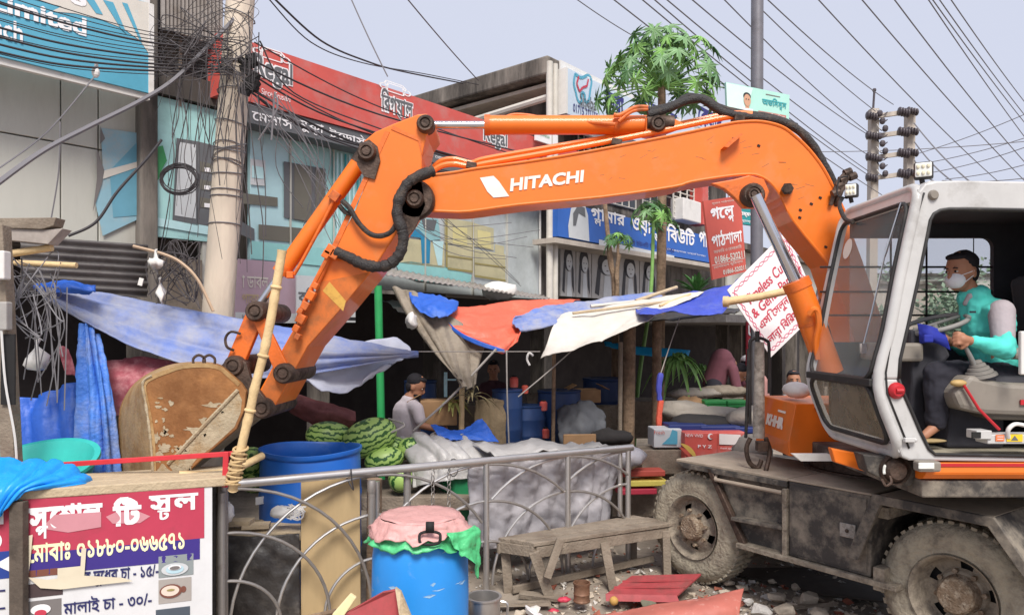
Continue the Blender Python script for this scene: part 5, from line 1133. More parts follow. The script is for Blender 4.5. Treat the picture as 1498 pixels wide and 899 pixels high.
def banner(label, u0, u1, zb, zt_, fn):
    sg = Sign(TS(u0, zb, -.012), TS(u1, zb, -.012), TS(u1, zt_, -.012), TS(u0, zt_, -.012), layer=.003)
    # a gently rippled sheet: every layer follows the same ripple
    def at(u, v, k=0, s=sg):
        a, b, c_, d = s.c; p = a.lerp(b, u).lerp(d.lerp(c_, u), v)
        return p + s.n * (k * s.layer + .002 * math.sin(u * 9 + v * 2) + .001 * math.sin(v * 11 + u * 3))
    sg.at = at; tt = thing('stall_banner', label, 'banner', TS(u0, zb)); n = 24
    vs = [at(i / n, j / n) for j in range(n + 1) for i in range(n + 1)]; mb = MB(); mb.add(vs, [(j * (n + 1) + i, j * (n + 1) + i + 1, (j + 1) * (n + 1) + i + 1, (j + 1) * (n + 1) + i) for j in range(n) for i in range(n)])
    mb.build('sheet', m_ban, tt, smooth='all', solid=.0); fn(sg); sg.done(tt, 'banner_print')
m_ban = flat('banner_paper', '#d9d8d8', dirt='#bcb6b0', damt=.2, dscale=2.5)
def grid(sg, u0, v0, u1, v1, m, k=1, n=14, mm=4):
    for i in range(n):
        for j in range(mm): sg.rect(u0 + (u1 - u0) * i / n, v0 + (v1 - v0) * j / mm, u0 + (u1 - u0) * (i + 1) / n, v0 + (v1 - v0) * (j + 1) / mm, m, k)
def f1(sg):
    q = lambda x, y: sg.uv(x, y)
    m_br = flat('banner_red', '#b83a52', dirt='#8f3a44', damt=.2)
    vt = lambda y: q(200, y)[1]
    v1_, v2_ = vt(800), vt(840)
    grid(sg, 0, q(200, 795)[1], .955, 1, m_br); grid(sg, 0, q(200, 826)[1], .93, q(200, 795)[1], flat('banner_purple', '#3b2b80'))
    y = lambda py, x=200: q(x, py)[1]
    def tx(s, x0, yb, x1, yt, m, **k):
        a = q(x0, yb + 0)[0], q((x0 + x1) / 2, yb)[1]; b = q(x1, yt)[0], q((x0 + x1) / 2, yt)[1]; sg.text(s, a[0], a[1], b[0], b[1], m, **k)
    tx('<স|প>েশাল', 42, 784, 150, 736, p_white, bold=.04); tx('িট', 165, 768, 207, 726, p_white, bold=.04); tx('<স|ট>ল', 218, 758, 290, 722, p_white, bold=.03)
    sg.ppoly([(60, 772), (80, 752), (148, 748), (148, 770), (100, 778)], flat('worn_pink', '#c98a92'), 2); sg.ppoly([(155, 755), (170, 748), (205, 748), (220, 754), (205, 764), (165, 765)], MATS['worn_pink'], 2)
    tx('েমাবাঃ ০১৮৮০-০৬৬৫৭১', 40, 812, 270, 785, flat('print_pale_yellow', '#f2ecc0'), bold=.02)
    m_bt = flat('banner_text_blue', '#26285e')
    tx('র দুেধর চা - ১৫/-', 122, 853, 232, 829, m_bt, bold=.015); tx('মালাই চা - ৩০/-', 93, 892, 222, 868, m_bt, bold=.015)
    grid(sg, q(232, 838)[0], q(255, 842)[1], q(283, 838)[0], q(255, 811)[1], flat('photo_grey', '#8d9494'), 1, 4, 4); grid(sg, q(232, 838)[0], q(255, 880)[1], q(280, 838)[0], q(255, 845)[1], flat('photo_beige', '#a8a099'), 1, 4, 4); grid(sg, q(228, 838)[0], q(255, 912)[1], q(278, 838)[0], q(255, 888)[1], flat('photo_slate', '#4d5660'), 1, 4, 3)
    u, v = q(256, 831); sg.oval(u, v, .075, .038, p_lgrey, 3); sg.oval(u, v, .05, .026, flat('cup_blue', '#b6d2dc'), 4); sg.oval(u + .0, v + .012, .036, .017, p_white, 5); sg.oval(u, v + .01, .028, .011, p_grey, 6)
    u, v = q(250, 863); sg.oval(u, v, .062, .042, p_brown, 3); sg.oval(u - .003, v + .003, .05, .032, flat('tea_foam', '#e2cfbf'), 4); sg.oval(u + .07, v + .002, .016, .02, p_brown, 2); sg.oval(u, v + .008, .022, .007, p_sofad, 5)
    m_tear = flat('torn_backing', '#d9cdb4', dirt='#bda98a', damt=.2)
    grid(sg, q(41, 838)[0], q(60, 842)[1], q(85, 838)[0], q(60, 832)[1], p_brown, 1, 4, 2); grid(sg, q(40, 850)[0], q(60, 872)[1], q(92, 850)[0], q(60, 852)[1], flat('photo_dark', '#4a3b3c'), 1, 4, 2); grid(sg, q(40, 880)[0], q(60, 915)[1], q(90, 880)[0], q(60, 877)[1], p_grey, 1, 4, 2)
    u, v = q(60, 890); sg.oval(u, v, .05, .03, p_white, 3); sg.oval(u, v - .02, .03, .02, p_crim, 4)
    sg.ppoly([(42, 842), (70, 846), (100, 842), (118, 835), (120, 800), (127, 800), (124, 840), (180, 843), (195, 848), (150, 853), (90, 860), (60, 858)], m_tear, 6); sg.ppoly([(40, 838), (42, 782), (49, 780), (46, 815), (42, 845)], m_tear, 6)
    grid(sg, q(85, 838)[0], q(100, 843)[1], q(120, 838)[0], q(100, 828)[1], m_tear, 5, 3, 1)
banner('tea stall banner with red heading, purple phone number band and cup pictures', .0, .925, .1, zt - .0, f1)
def f2(sg):
    grid(sg, 0, .62, 1, 1, MATS['banner_red'], 1, 6, 4); grid(sg, 0, .42, 1, .62, flat('banner_royal', '#24408f'), 1, 6, 3)
    sg.text('বা', .72, .82, .93, .97, p_white, bold=.03); sg.text('া <', .7, .47, .86, .58, p_white, bold=.03) if False else sg.text('ান', .70, .46, .82, .57, p_white, bold=.03); sg.oval(.86, .7, .035, .05, p_white, 2); sg.poly([(.84, .53), (.95, .47), (.95, .58)], p_white, 2)
    for v in (.18, .31): sg.text('১৫/-', .66, v, .92, v + .07, MATS['banner_text_blue'], bold=.02)
banner('left neighbour banner with white lettering cut off by the picture edge', -.62, -.03, .35, zt - .0, f2)
t = thing('red_bar_frame', 'thin red painted bar frame tied to the bamboo pole over the stall', 'frame', P(335, 708, 5.1))
MB().beam(P(60, 681, 5.1), P(341, 663, 5.1), .022, .034).build('bar', M('red_bar_paint', '#c9343c', .5, var=.08), t, bevel=.004); MB().beam(P(329, 712, 5.08), P(331, 660, 5.08), .038, .02).build('upright', MATS['red_bar_paint'], t, bevel=.004)
t = thing('bamboo_pole', 'upright bamboo pole tied at the corner of the tea stall', 'bamboo', P(341, 716, 4.97))
pts = [P(413, 366, 4.95), P(404, 420, 4.95), P(396, 468, 4.95), P(385, 520, 4.95), P(372, 570, 4.95), P(366, 600, 4.95), P(354, 650, 4.95), P(343, 700, 4.95), P(341, 716, 4.97)]
mb = MB(); sp = cr_spline(pts, 6); mb.tube(sp, [.030 + .004 * (i % 8 == 0) for i in range(len(sp))], 12, jit=.02); mb.build('culm', m_bamboo, t, smooth=True)
for k in (1, 3, 5): q = pts[k]; d = (pts[k + 1] - pts[k]).normalized(); MB().tube([q - d * .012, q - d * .004, q + d * .004, q + d * .012], [.032, .040, .040, .032], 12).build('node', m_bamboo, t, smooth=True)
mb = MB()
for i in range(14): y = 656 + i * 4; cc = P(352 - i * .9, y, 4.95); mb.tube([cc + Vector((.046 * math.cos(a), .046 * math.sin(a), .012 * math.sin(a + i * 1.7))) for a in [k * .5236 for k in range(12)]], .009, 6, closed=True)
mb.build('rope_lashing', M('jute_rope', '#c2a578', .9, var=.15), t)
one('bamboo_pole', MB().tube(cr_spline([P(262, 694, 5.15), P(330, 690, 5.3), P(384, 666, 5.6)], 5), .028, 10), m_bamboo, 'short bamboo lying on the stall top behind the pole', 'bamboo', smooth=True)
tarp('cyan_tarp', [[(-60, 664, 5.0), (30, 668, 4.85), (96, 672, 4.85), (140, 702, 4.9)], [(-60, 700, 4.7), (20, 690, 4.65), (70, 690, 4.68), (120, 704, 4.75)], [(-60, 740, 4.5), (0, 720, 4.5), (30, 712, 4.52), (52, 716, 4.56)], [(-70, 810, 4.5), (-30, 780, 4.48), (0, 752, 4.48), (34, 724, 4.54)]], M('tarp_bright_cyan', '#1d94e6', .4, var=.1, bump=.4, bscale=10), 'bright cyan tarp draped over the stall corner and basin', 9, 9, .01, 4, 33, ('u', 3, .02))
cB = P(48, 712, 5.35); 
t = thing('basin', 'large turquoise plastic basin with pink contents on the stall', 'basin', cB)
MB().lathe([(0, -.05), (.36, -.04), (.43, .10), (.47, .14), (.47, .165), (.43, .165), (.40, .12), (.33, .0), (0, .0)], cB, (-.05, -.32, 1), 48).build('body', M('basin_turquoise', '#39b8ad', .4, var=.06), t, smooth=True)
lump('sponge_heap', 'pinkish heap inside the turquoise basin', 'cloth', cB + Vector((-.02, -.10, .13)), (.26, .20, .07), m_pink, 4, .2)
# bench
t = thing('bench', 'low weathered timber bench standing before the railing', 'bench', P(860, 860, 6.4))
FLc, BLc, FRc, BRc = P(782, 793, 6.04), P(728, 785, 6.3), P(988, 763, 6.75), P(926, 752, 7.05)
for i in range(3):
    a, b = i / 3 + .01, (i + 1) / 3 - .01; dz = Vector((0, 0, random.uniform(-.006, .006)))
    MB().prism([FLc.lerp(BLc, a) + dz, FRc.lerp(BRc, a) + dz, FRc.lerp(BRc, b) + dz, FLc.lerp(BLc, b) + dz], (0, 0, -.035)).build('seat_plank', m_wood, t, bevel=.006)
def down(p, z, dx=0, dy=0): return Vector((p.x + dx, p.y + dy, z))
z_ = FLc.z - .04
MB().beam(FLc + Vector((.01, .03, -.09)), FRc + Vector((-.02, .03, -.09)), .035, .09, up=(0, 0, 1)).build('apron', m_wood, t, bevel=.004); MB().beam(BLc + Vector((0, -.03, -.09)), BRc + Vector((0, -.03, -.09)), .035, .08).build('apron', m_wood, t, bevel=.004); MB().beam(FLc + Vector((.0, .02, -.08)), BLc + Vector((0, 0, -.08)), .035, .09).build('apron', m_wood, t, bevel=.004)
for a, b, w in (((781, 806, 6.06), (806, 878, 6.10), .085), ((820, 788, 6.10), (800, 845, 6.0), .065), ((884, 792, 6.38), (897, 862, 6.32), .075), ((974, 775, 6.72), (976, 842, 6.72), .07), ((739, 800, 6.33), (744, 866, 6.33), .08), ((926, 775, 7.0), (926, 830, 7.0), .07)):
    MB().beam(P(*a), P(*b), w, .05, up=(0, 1, 0)).build('leg' if a[0] != 820 else 'brace', m_wood, t, bevel=.005)
MB().beam(P(750, 862, 6.25), P(956, 816, 6.95), .03, .06).build('stretcher', m_wood, t, bevel=.004)
# red sheets, can, stones
m_rs = M('faded_red_tin', '#a8474a', .55, dirt='#7a4a44', damt=.3, dscale=6, var=.15, vscale=8)
mb = MB(); q = [P(886, 868, 5.95), P(990, 870, 5.9), P(1026, 838, 6.3), P(924, 841, 6.4)]; mb.prism(q, (0, 0, -.02)); o = one('red_sheet', mb, m_rs, 'flat faded red metal sheet lying in front of the bench', 'metal sheet', bevel=.004)
mb = MB()
for k in (.3, .62): mb.prism([q[0].lerp(q[3], k), q[1].lerp(q[2], k), q[1].lerp(q[2], k + .03), q[0].lerp(q[3], k + .03)], (0, 0, .012))
mb.prism([q[0], q[1], q[1] + Vector((.02, -.02, -.05)), q[0] + Vector((0, -.02, -.05))], (0, .01, 0))
r_ = mb.build('rib', m_rs, o); r_.parent = o; 
for v in r_.data.vertices: pass
tarp('red_basin_shard', [[(872, 902, 5.5), (960, 884, 5.5), (1040, 872, 5.45), (1088, 860, 5.5)], [(868, 930, 5.3), (960, 905, 5.3), (1040, 893, 5.25), (1082, 890, 5.3)], [(868, 980, 5.3), (960, 960, 5.25), (1040, 950, 5.2), (1078, 930, 5.25)]], M('terracotta_paint', '#b5675a', .6, dirt='#e0c9bd', damt=.1, dscale=14, var=.1), 'curved brick red basin shard at the bottom edge among rubble', 8, 6, .008, 4, 44, solid=.02, cat='basin shard')
t = thing('broken_red_panel', 'broken red and cream painted panel at the bottom edge before the barrel', 'panel', P(540, 960, 4.3))
MB().prism([P(470, 905, 4.2), P(508, 895, 4.2), P(560, 866, 4.25), P(580, 862, 4.3), (P(592, 905, 4.25)), P(592, 960, 4.25), P(470, 960, 4.2)], (.0, .03, 0)).build('panel_face', m_rs, t, bevel=.004); MB().prism([P(578, 860, 4.24), P(586, 866, 4.24), P(604, 910, 4.2), P(604, 960, 4.2), P(588, 960, 4.2), P(584, 900, 4.2)], (.0, .035, 0)).build('panel_edge', m_woodp, t)
MB().prism([P(485, 899, 4.18), P(512, 868, 4.2), P(521, 874, 4.2), P(500, 905, 4.18)], (0, .03, 0)).build('cream_strip', M('cream_foam', '#dfcf9f', .8), t, bevel=.006); MB().tube([P(440, 905, 4.3), P(492, 893, 4.25)], .015, 8).build('rusty_rod', m_bark, t); MB().box(P(540, 980, 4.45), (.5, .3, .3)).build('support_box', m_wood, t)
cc = P(851, 879, 5.95); t = thing('rusty_can', 'small rusty copper coloured can on the rubble', 'can', cc); MB().lathe([(0, 0), (.066, 0), (.07, .01), (.064, .02), (.064, .06), (.068, .065), (.064, .07), (.064, .13), (.07, .14), (.07, .155), (.06, .155), (.058, .02), (0, .02)], cc, (0, 0, 1), 28).build('body', M('rusty_copper', '#8a6650', .5, metal=.3, dirt='#4d372b', damt=.35, dscale=14, var=.2), t, smooth=True)
cc = P(708, 915, 5.35); t = thing('metal_pot', 'dented aluminium pot at the foot of the railing post', 'pot', cc); MB().lathe([(0, 0), (.10, 0), (.12, .03), (.115, .20), (.13, .21), (.13, .22), (.11, .22), (.108, .04), (0, .04)], cc, (0, 0, 1), 32).build('body', m_ss, t, smooth=True)
mb = MB(); mb.tube(cr_spline([cc + Vector((.12, 0, .18)), cc + Vector((.17, 0, .16)), cc + Vector((.17, 0, .06)), cc + Vector((.20, 0, -.02))], 4), .01, 6); mb.build('spout', m_ss, t, smooth=True)
lump('ball', 'small ochre ball lying on the ground before the red sheet', 'ball', P(898, 878, 5.85), (.035, .035, .035), M('ochre', '#c09450', .7), 1, .05)
m_stone = M('pale_rubble', '#bfb19f', .95, dirt='#8a7a68', damt=.3, dscale=7, var=.2, vscale=10, bump=.7, bscale=30)
m_plas = M('white_plaster_lump', '#d5cfc8', .9, dirt='#a29789', damt=.3, dscale=12, var=.15, bump=.6)
rs = random.Random(12)
def rock(name, label, cat, c, r, mat, seed, amp=0, grp=None):
    rq = random.Random(seed * 10 + 1); bm = bmesh.new()
    for _ in range(16):
        d = Vector((rq.gauss(0, 1), rq.gauss(0, 1), rq.gauss(0, 1))).normalized() * rq.uniform(.8, 1.12); bm.verts.new(c + Vector((d.x * r[0], d.y * r[1], d.z * r[2])))
    bmesh.ops.convex_hull(bm, input=bm.verts); bm.verts.ensure_lookup_table(); bm.verts.index_update()
    bmesh.ops.delete(bm, geom=[v for v in bm.verts if not v.link_faces], context='VERTS'); bm.verts.index_update()
    mb = MB(); mb.add([v.co.copy() for v in bm.verts], [[v.index for v in f.verts] for f in bm.faces]); bm.free()
    one(name, mb, mat, label, cat, None, grp, bevel=r[0] * .10)
st_l = [(1180, 876, .13, 'largest pale boulder of rubble by the rear wheel'), (1134, 872, .09, 'rounded stone left of the largest boulder'), (1112, 892, .10, 'white plaster lump in the middle of the heap'), (1150, 893, .11, 'stone in front of the largest boulder'), (1085, 858, .06, 'small stone at the left of the heap'), (1066, 852, .05, 'pale pebble by the front tyre'), (1200, 898, .09, 'stone right of the heap foot'), (1095, 880, .05, 'chip of plaster between stones'), (1165, 858, .05, 'small stone behind the largest boulder'), (950, 884, .085, 'round grey green stone before the red sheet'), (1240, 905, .07, 'lone stone near the rear tyre tread'), (1060, 868, .06, 'flat chip beside the basin shard'), (780, 892, .07, 'white lump on the ground under the bench'), (757, 897, .05, 'pale scrap stone beside the pot'), (1050, 840, .05, 'pebble between tyre and heap'), (1130, 850, .05, 'small stone under the chassis')]
for i, (x, y, r, l) in enumerate(st_l):
    d = min(7, 2.15 * 1080 / (y - 490)); p = P(x, y, d); p.z = max(p.z, r * .35)
    rock('stone', l, 'stone', p, (r, r * .8, r * .62), m_plas if i in (2, 7, 12) else (M('green_stone', '#767463', .95, var=.2) if i == 9 else m_stone), i * 2.1 + 3, .35, 'rubble stones on the ground')
mb = MB(); rs = random.Random(31)
for i in range(3200):
    if i < 1700: x, y = rs.gauss(1.6, 1.0), rs.gauss(5.7, .6)
    else: x, y = rs.uniform(-1.2, 3), rs.uniform(5.0, 8.5)
    r = rs.choice([.008, .012, .018, .026, .035, .05 if i < 1500 else .02]); o_ = Vector((x, y, gz(x, y) + r * .3))
    vs = [o_ + Vector((rs.uniform(-r, r), rs.uniform(-r, r), rs.uniform(-r, r) * .6)) for _ in range(6)]
    mb.add(vs, [(0, 1, 2), (0, 2, 3), (0, 3, 4), (0, 4, 1), (5, 1, 2), (5, 2, 3), (5, 3, 4), (5, 4, 1)], (m_stone, m_plas, m_stone, M('brick_chip', '#9c5d4a', .9, var=.2), m_stone, m_wood, m_plas)[i % 7])
tag(mb.build('gravel', None), 'scattered chips, pebbles and splinters of rubble on the mud', kind='stuff')
for i, (x, y, d, w, h, rz, m_, l) in enumerate(((1000, 880, 5.7, .5, .12, .3, m_woodp, 'broken pale board lying in the rubble behind the shard'), (790, 868, 6.1, .35, .1, -.3, m_wood, 'broken dark board under the bench left leg'), (1190, 862, 5.9, .4, .03, .2, m_wood, 'thin stick in the mud between the wheels'), (760, 868, 5.95, .5, .09, .05, m_wood, 'split plank at the foot of the bench'), (1270, 890, 5.6, .3, .02, -.4, m_wood, 'twig near the rear wheel'))):
    p = P(x, y, d); p.z = .04; one('plank', MB().box(p, (w, h, .03), rot=rz, jit=.01), m_, l, 'plank')
one('paper_scrap', MB().box(P(786, 898, 5.7), (.2, .12, .02), rot=Matrix.Rotation(.5, 3, 'Y'), jit=.02), p_white, 'white torn wrapper near the bottom edge under the bench', 'scrap')
for i, (x, y, l) in enumerate(((825, 876, 'red plastic scrap left of the can'), (810, 893, 'small red scrap by the white wrapper'))): lump('plastic_scrap', l, 'scrap', P(x, y, 5.95), (.05, .03, .02), p_crim, i + 5, .4)
mb = MB(); mb.tube(cr_spline([P(1120, 885, 5.6), P(1160, 870, 5.8), P(1230, 858, 6.2), P(1275, 862, 6.2)], 6), .012, 6)
for v in mb.v: v.z = max(.03, v.z * .2)
one('wet_track', MB().prism([P(1040, 826, 6.9) * Vector((1, 1, 0)) + Vector((0, 0, .02)), P(1260, 826, 6.9) * Vector((1, 1, 0)) + Vector((0, 0, .02)), P(1300, 870, 6) * Vector((1, 1, 0)) + Vector((0, 0, .025)), P(1200, 850, 6.2) * Vector((1, 1, 0)) + Vector((0, 0, .02))], (0, 0, .012)), M('wet_mud', '#4b423b', .85, var=.2, bump=.5, bscale=8), 'dark wet patch of mud below the chassis', 'puddle', kind='structure')
# ================= excavator =================
m_or = M('orange_paint', '#e8741c', .45, dirt='#bd8250', damt=.2, dscale=3.2, var=.08, vscale=2, coat=.2)
m_ord = M('orange_paint_worn', '#df6c24', .5, dirt='#6b4a34', damt=.32, dscale=5, var=.1, vscale=3, bump=.15, bscale=50)
m_cabw = M('cab_grey_paint', '#c2c0bd', .4, dirt='#7b756f', damt=.2, dscale=4, var=.06, coat=.2)
m_steel = M('greasy_steel', '#5b4a40', .55, metal=.5, dirt='#2e2622', damt=.4, dscale=10, var=.25, bump=.3, bscale=60)
m_chrome = M('chrome_rod', '#d7d7da', .18, metal=1, var=.03)
m_hose = M('hose_black', '#2c2827', .6, dirt='#6b5a4b', damt=.25, dscale=9, var=.2, bump=.6, bscale=90)
m_chas = M('chassis_black', '#403c39', .65, dirt='#968b7c', damt=.4, dscale=5, var=.18, vscale=5, bump=.15, bscale=40)
m_chtop = M('chassis_dusty_top', '#a39584', .95, dirt='#4c443e', damt=.25, dscale=4, var=.15, bump=.2)
m_tyre = M('muddy_tyre', '#8b8172', .95, dirt='#b0a691', damt=.5, dscale=6, var=.25, vscale=12, bump=.8, bscale=35)
m_tyred = M('tyre_dark', '#37322f', .95, dirt='#6e655a', damt=.35, dscale=9, var=.25, bump=.6, bscale=35)
m_rim = M('muddy_rim', '#9c907f', .9, dirt='#5a5048', damt=.4, dscale=9, var=.2, bump=.6, bscale=50)
m_hub = M('hub_mud', '#84705c', .95, dirt='#c4b6a2', damt=.3, dscale=24, var=.25, bump=1, bscale=60)
m_bucket = M('rusty_bucket', '#99683a', .6, dirt='#704521', damt=.45, dscale=2.6, var=.25, vscale=4, bump=.35, bscale=25)
m_mudp = M('dried_mud', '#ab9c82', .95, dirt='#8f6c3e', damt=.3, dscale=9, var=.15, bump=.5)
m_glass = M('cab_glass', '#c9cfcb', .08, var=0, alpha=.2)  # pale, partly opaque tint puts the bright reflection into the glass colour
m_glassd = M('dusty_lower_glass', '#8d8168', .25, dirt='#b5a98d', damt=.3, dscale=6, var=.2, alpha=.55)
m_gask = M('black_gasket', '#2a2827', .6, var=.1, dirt='#6b655f', damt=.15, dscale=8)
m_int = M('cab_interior_black', '#3a393f', .85, var=.15)
m_intg = M('cab_plastic_grey', '#857d73', .6, var=.08, dirt='#5f574e', damt=.15)
m_lens = M('lamp_lens', '#e3e3dc', .15, var=.15, vscale=60)
m_redp = M('red_plastic', '#b8232c', .45, var=.05)
m_bluec = M('blue_cloth_strong', '#24309a', .8, var=.2)

ex = thing('wheeled_excavator', 'orange wheeled excavator with grey cab and its boom reaching left over the stalls', 'excavator', (3.0, 5.7, 0))
def outline(pts, d): return [P(x, y, d) for x, y in pts]
def plate(name, pts, d0, d1, mat, parent=None, bevel=.008):
    mb = MB(); poly = outline(pts, d0); mb.prism(poly, (0, d1 - d0, 0)); return mb.build(name, mat, parent or ex, bevel=bevel)
def smooth_out(pts, sub=4): return [(p.x, p.y) for p in cr_spline([(x, y, 0) for x, y in pts], sub)]

# ---- boom
rnd = random.Random(4)
bt = smooth_out([(600, 268), (622, 258), (665, 252), (700, 246), (820, 229), (980, 199), (1060, 182), (1088, 178), (1115, 178), (1143, 185), (1162, 198), (1184, 219), (1205, 247), (1222, 280), (1236, 310)], 3)
bb = smooth_out([(1213, 387), (1161, 323), (1143, 288), (1127, 267), (1110, 257), (1092, 255), (1060, 258), (1010, 266), (985, 273), (880, 288), (760, 299), (686, 309), (650, 309), (615, 307), (600, 303), (592, 292), (592, 278)], 3)
boom = plate('boom', bt + [(1262, 380), (1292, 470), (1325, 590), (1325, 660), (1275, 660), (1262, 540), (1235, 450)] + bb, 5.44, 5.80, m_or, bevel=.01)
# flange lips along top and bottom edges (slightly wider than the web)
mb = MB()
def lip(pts, w=.018):
    v = [P(x, y, 5.44) for x, y in pts]
    for a, b in zip(v, v[1:]): mb.beam(a + Vector((0, .18, 0)), b + Vector((0, .18, 0)), .40, w, up=(0, 1, 0.001)) if False else mb.tube([a, b], .011, 6)
lip(bt[4:]); mb.build('top_weld_lip', m_or, boom, smooth=True); mb = MB(); lip(bb[:-8]); mb.build('bottom_weld_lip', m_or, boom, smooth=True)
lug = [(1074, 262), (1096, 256), (1118, 262), (1126, 280), (1120, 296), (1106, 304), (1088, 304), (1076, 290), (1060, 276), (1040, 268)]
plate('cylinder_lug', lug, 5.40, 5.46, m_ord, boom)
def pin(px, py, d, r, name='pin', parent=None, L=.10, m=None):
    mb = MB(); c = P(px, py, d)
    mb.lathe([(0, -.012), (r * .42, -.012), (r * .5, 0), (r * .55, 0), (r * .62, -.012), (r * .82, -.012), (r, .01), (r, L)], c, (0, 1, 0), 20)
    return mb.build(name, m or m_steel, parent or ex, smooth=True)
mb = MB()
for i in range(46):
    u = rnd.random(); x = 700 + 500 * u; yt_ = 240 - 52 * min(1, u * 1.4) + (max(0, u - .8) * 420); y = yt_ + 12 + rnd.random() * 40; L_ = rnd.uniform(3, 14); an = rnd.uniform(-.5, .5) - .2
    if 700 < x < 862: continue
    mb.prism([P(x, y, 5.4395), P(x + L_ * math.cos(an), y + L_ * math.sin(an), 5.4395), P(x + L_ * math.cos(an), y + .8 + L_ * math.sin(an), 5.4395), P(x, y + .9, 5.4395)], (0, .001, 0))
mb.build('scratches', M('scratch_brown', '#96633c', .7, var=.3), boom)
pin(1103, 284, 5.33, .085, parent=boom); pin(1103, 284, 5.30, .05, parent=boom)
# cut plate marks on boom
for x, y in ((1073, 203), (1171, 307), (1187, 298), (1200, 289), (1170, 318), (1208, 361), (1110, 213)):
    MB().box(P(x, y, 5.437), (.022, .008, .014), rot=Matrix.Rotation(R(25), 3, 'Y')).build('bolt_slot', m_black, boom)
mb = MB(); mb.prism([P(1054, 219, 5.44), P(1060, 220, 5.44), P(1082, 201, 5.44), P(1078, 200, 5.44), P(1066, 207, 5.44)], (0, -.09, 0)); mb.build('step_bracket', m_ord, boom)
mb = MB(); mb.tube([P(1152, 276, 5.44), P(1152, 276, 5.38)], .045, 6); mb.tube([P(1152, 276, 5.38), P(1152, 276, 5.36)], .03, 8); mb.build('grease_nut', m_steel, boom)
# logo block and maker's name
sg = Sign(P(700, 295, 5.436), P(860, 275, 5.436), P(860, 245, 5.436), P(700, 255, 5.436), layer=.0015)
m_decal = flat('decal_white', '#eee3d8', dirt='#e0a070', damt=.06)
sg.ppoly([(702, 260), (722, 256), (730, 264), (745, 287), (722, 289), (713, 280)], m_decal)
V, Fs = layout('HITACHI', .035); xa, xb = min(v.x for v in V), max(v.x for v in V); ya, yb = min(v.y for v in V), max(v.y for v in V)
vs = []
for v in V:
    u = (v.x - xa) / (xb - xa); w = (v.y - ya) / (yb - ya); px = 746 + 107 * u + 1.5 * w; py = 280 - 14 * u - w * (19 - 1.5 * u); vs.append(P(px, py, 5.4335))
sg.mb.add(vs, Fs, m_decal); sg.done(boom, 'lettering')
# pipes along the boom
mb = MB()
for off, dd in ((0, 5.50), (-7, 5.62)):
    mb.tube(cr_spline([P(628, 254 + off * .3, dd), P(645, 243 + off, dd), P(665, 240 + off, dd), P(690, 244 + off * .8, dd), P(712, 239 + off, dd), P(820, 220 + off, dd), P(960, 193 + off * .6, dd), P(1060, 172 + off * .6, dd), P(1100, 169 + off * .4, dd)], 5), .022, 8)
mb.build('hydraulic_pipe', m_or, boom, smooth=True)
for x, y in ((690, 244), (901, 210), (1079, 176)):
    MB().box(P(x, y, 5.50), (.075, .12, .05), rot=Matrix.Rotation(R(10), 3, 'Y')).build('pipe_clamp', m_steel, boom, bevel=.005)
mb = MB()
mb.tube(cr_spline([P(948, 168, 5.5), P(975, 160, 5.5), P(1000, 149, 5.5), P(1025, 145, 5.5), P(1045, 157, 5.5), P(1062, 166, 5.5), P(1085, 170, 5.5), P(1110, 173, 5.5), P(1140, 177, 5.5), P(1168, 191, 5.5), P(1190, 214, 5.5), P(1205, 240, 5.5), P(1217, 262, 5.5), P(1226, 285, 5.5)], 6), .030, 10, jit=.07)
mb.tube(cr_spline([P(950, 162, 5.7), P(985, 153, 5.7), P(1005, 142, 5.7), P(1030, 144, 5.7), P(1055, 158, 5.7), P(1090, 166, 5.7), P(1130, 172, 5.7), P(1165, 185, 5.7)], 6), .026, 10, jit=.07)
mb.build('rubber_hose', m_hose, boom, smooth=True)
mb = MB(); mb.tube(cr_spline([P(735, 192, 5.6), P(737, 175, 5.6), P(752, 168, 5.6), P(780, 170, 5.6), P(800, 176, 5.6), P(850, 178, 5.55), P(900, 182, 5.5)], 5), .014, 8)
mb.tube(cr_spline([P(905, 178, 5.5), P(925, 163, 5.5), P(948, 160, 5.5)], 5), .013, 8); mb.tube(cr_spline([P(898, 168, 5.5), P(908, 168, 5.5), P(930, 157, 5.5), P(948, 157, 5.5)], 5), .016, 8)
mb.build('cylinder_pipe', m_ord, boom, smooth=True)
mb = MB()
mb.tube(cr_spline([P(1222, 300, 5.45), P(1228, 285, 5.4), P(1238, 262, 5.4), P(1246, 255, 5.4)], 4), .02, 8); mb.tube(cr_spline([P(1215, 300, 5.42), P(1225, 268, 5.4), P(1240, 250, 5.4)], 4), .016, 8)
for x, y in ((1240, 252), (1247, 258), (1233, 262), (1228, 272), (1222, 282)): mb.tube([P(x - 5, y + 2, 5.4), P(x + 5, y - 2, 5.4)], .028, 8)
mb.build('pipe_union', m_steel, boom, smooth=True)
mb = MB(); mb.tube(cr_spline([P(1232, 290, 5.3), P(1228, 300, 5.2), P(1236, 320, 5.1), P(1248, 325, 5.0)], 4), .015, 8); mb.build('rubber_hose', m_hose, boom, smooth=True)

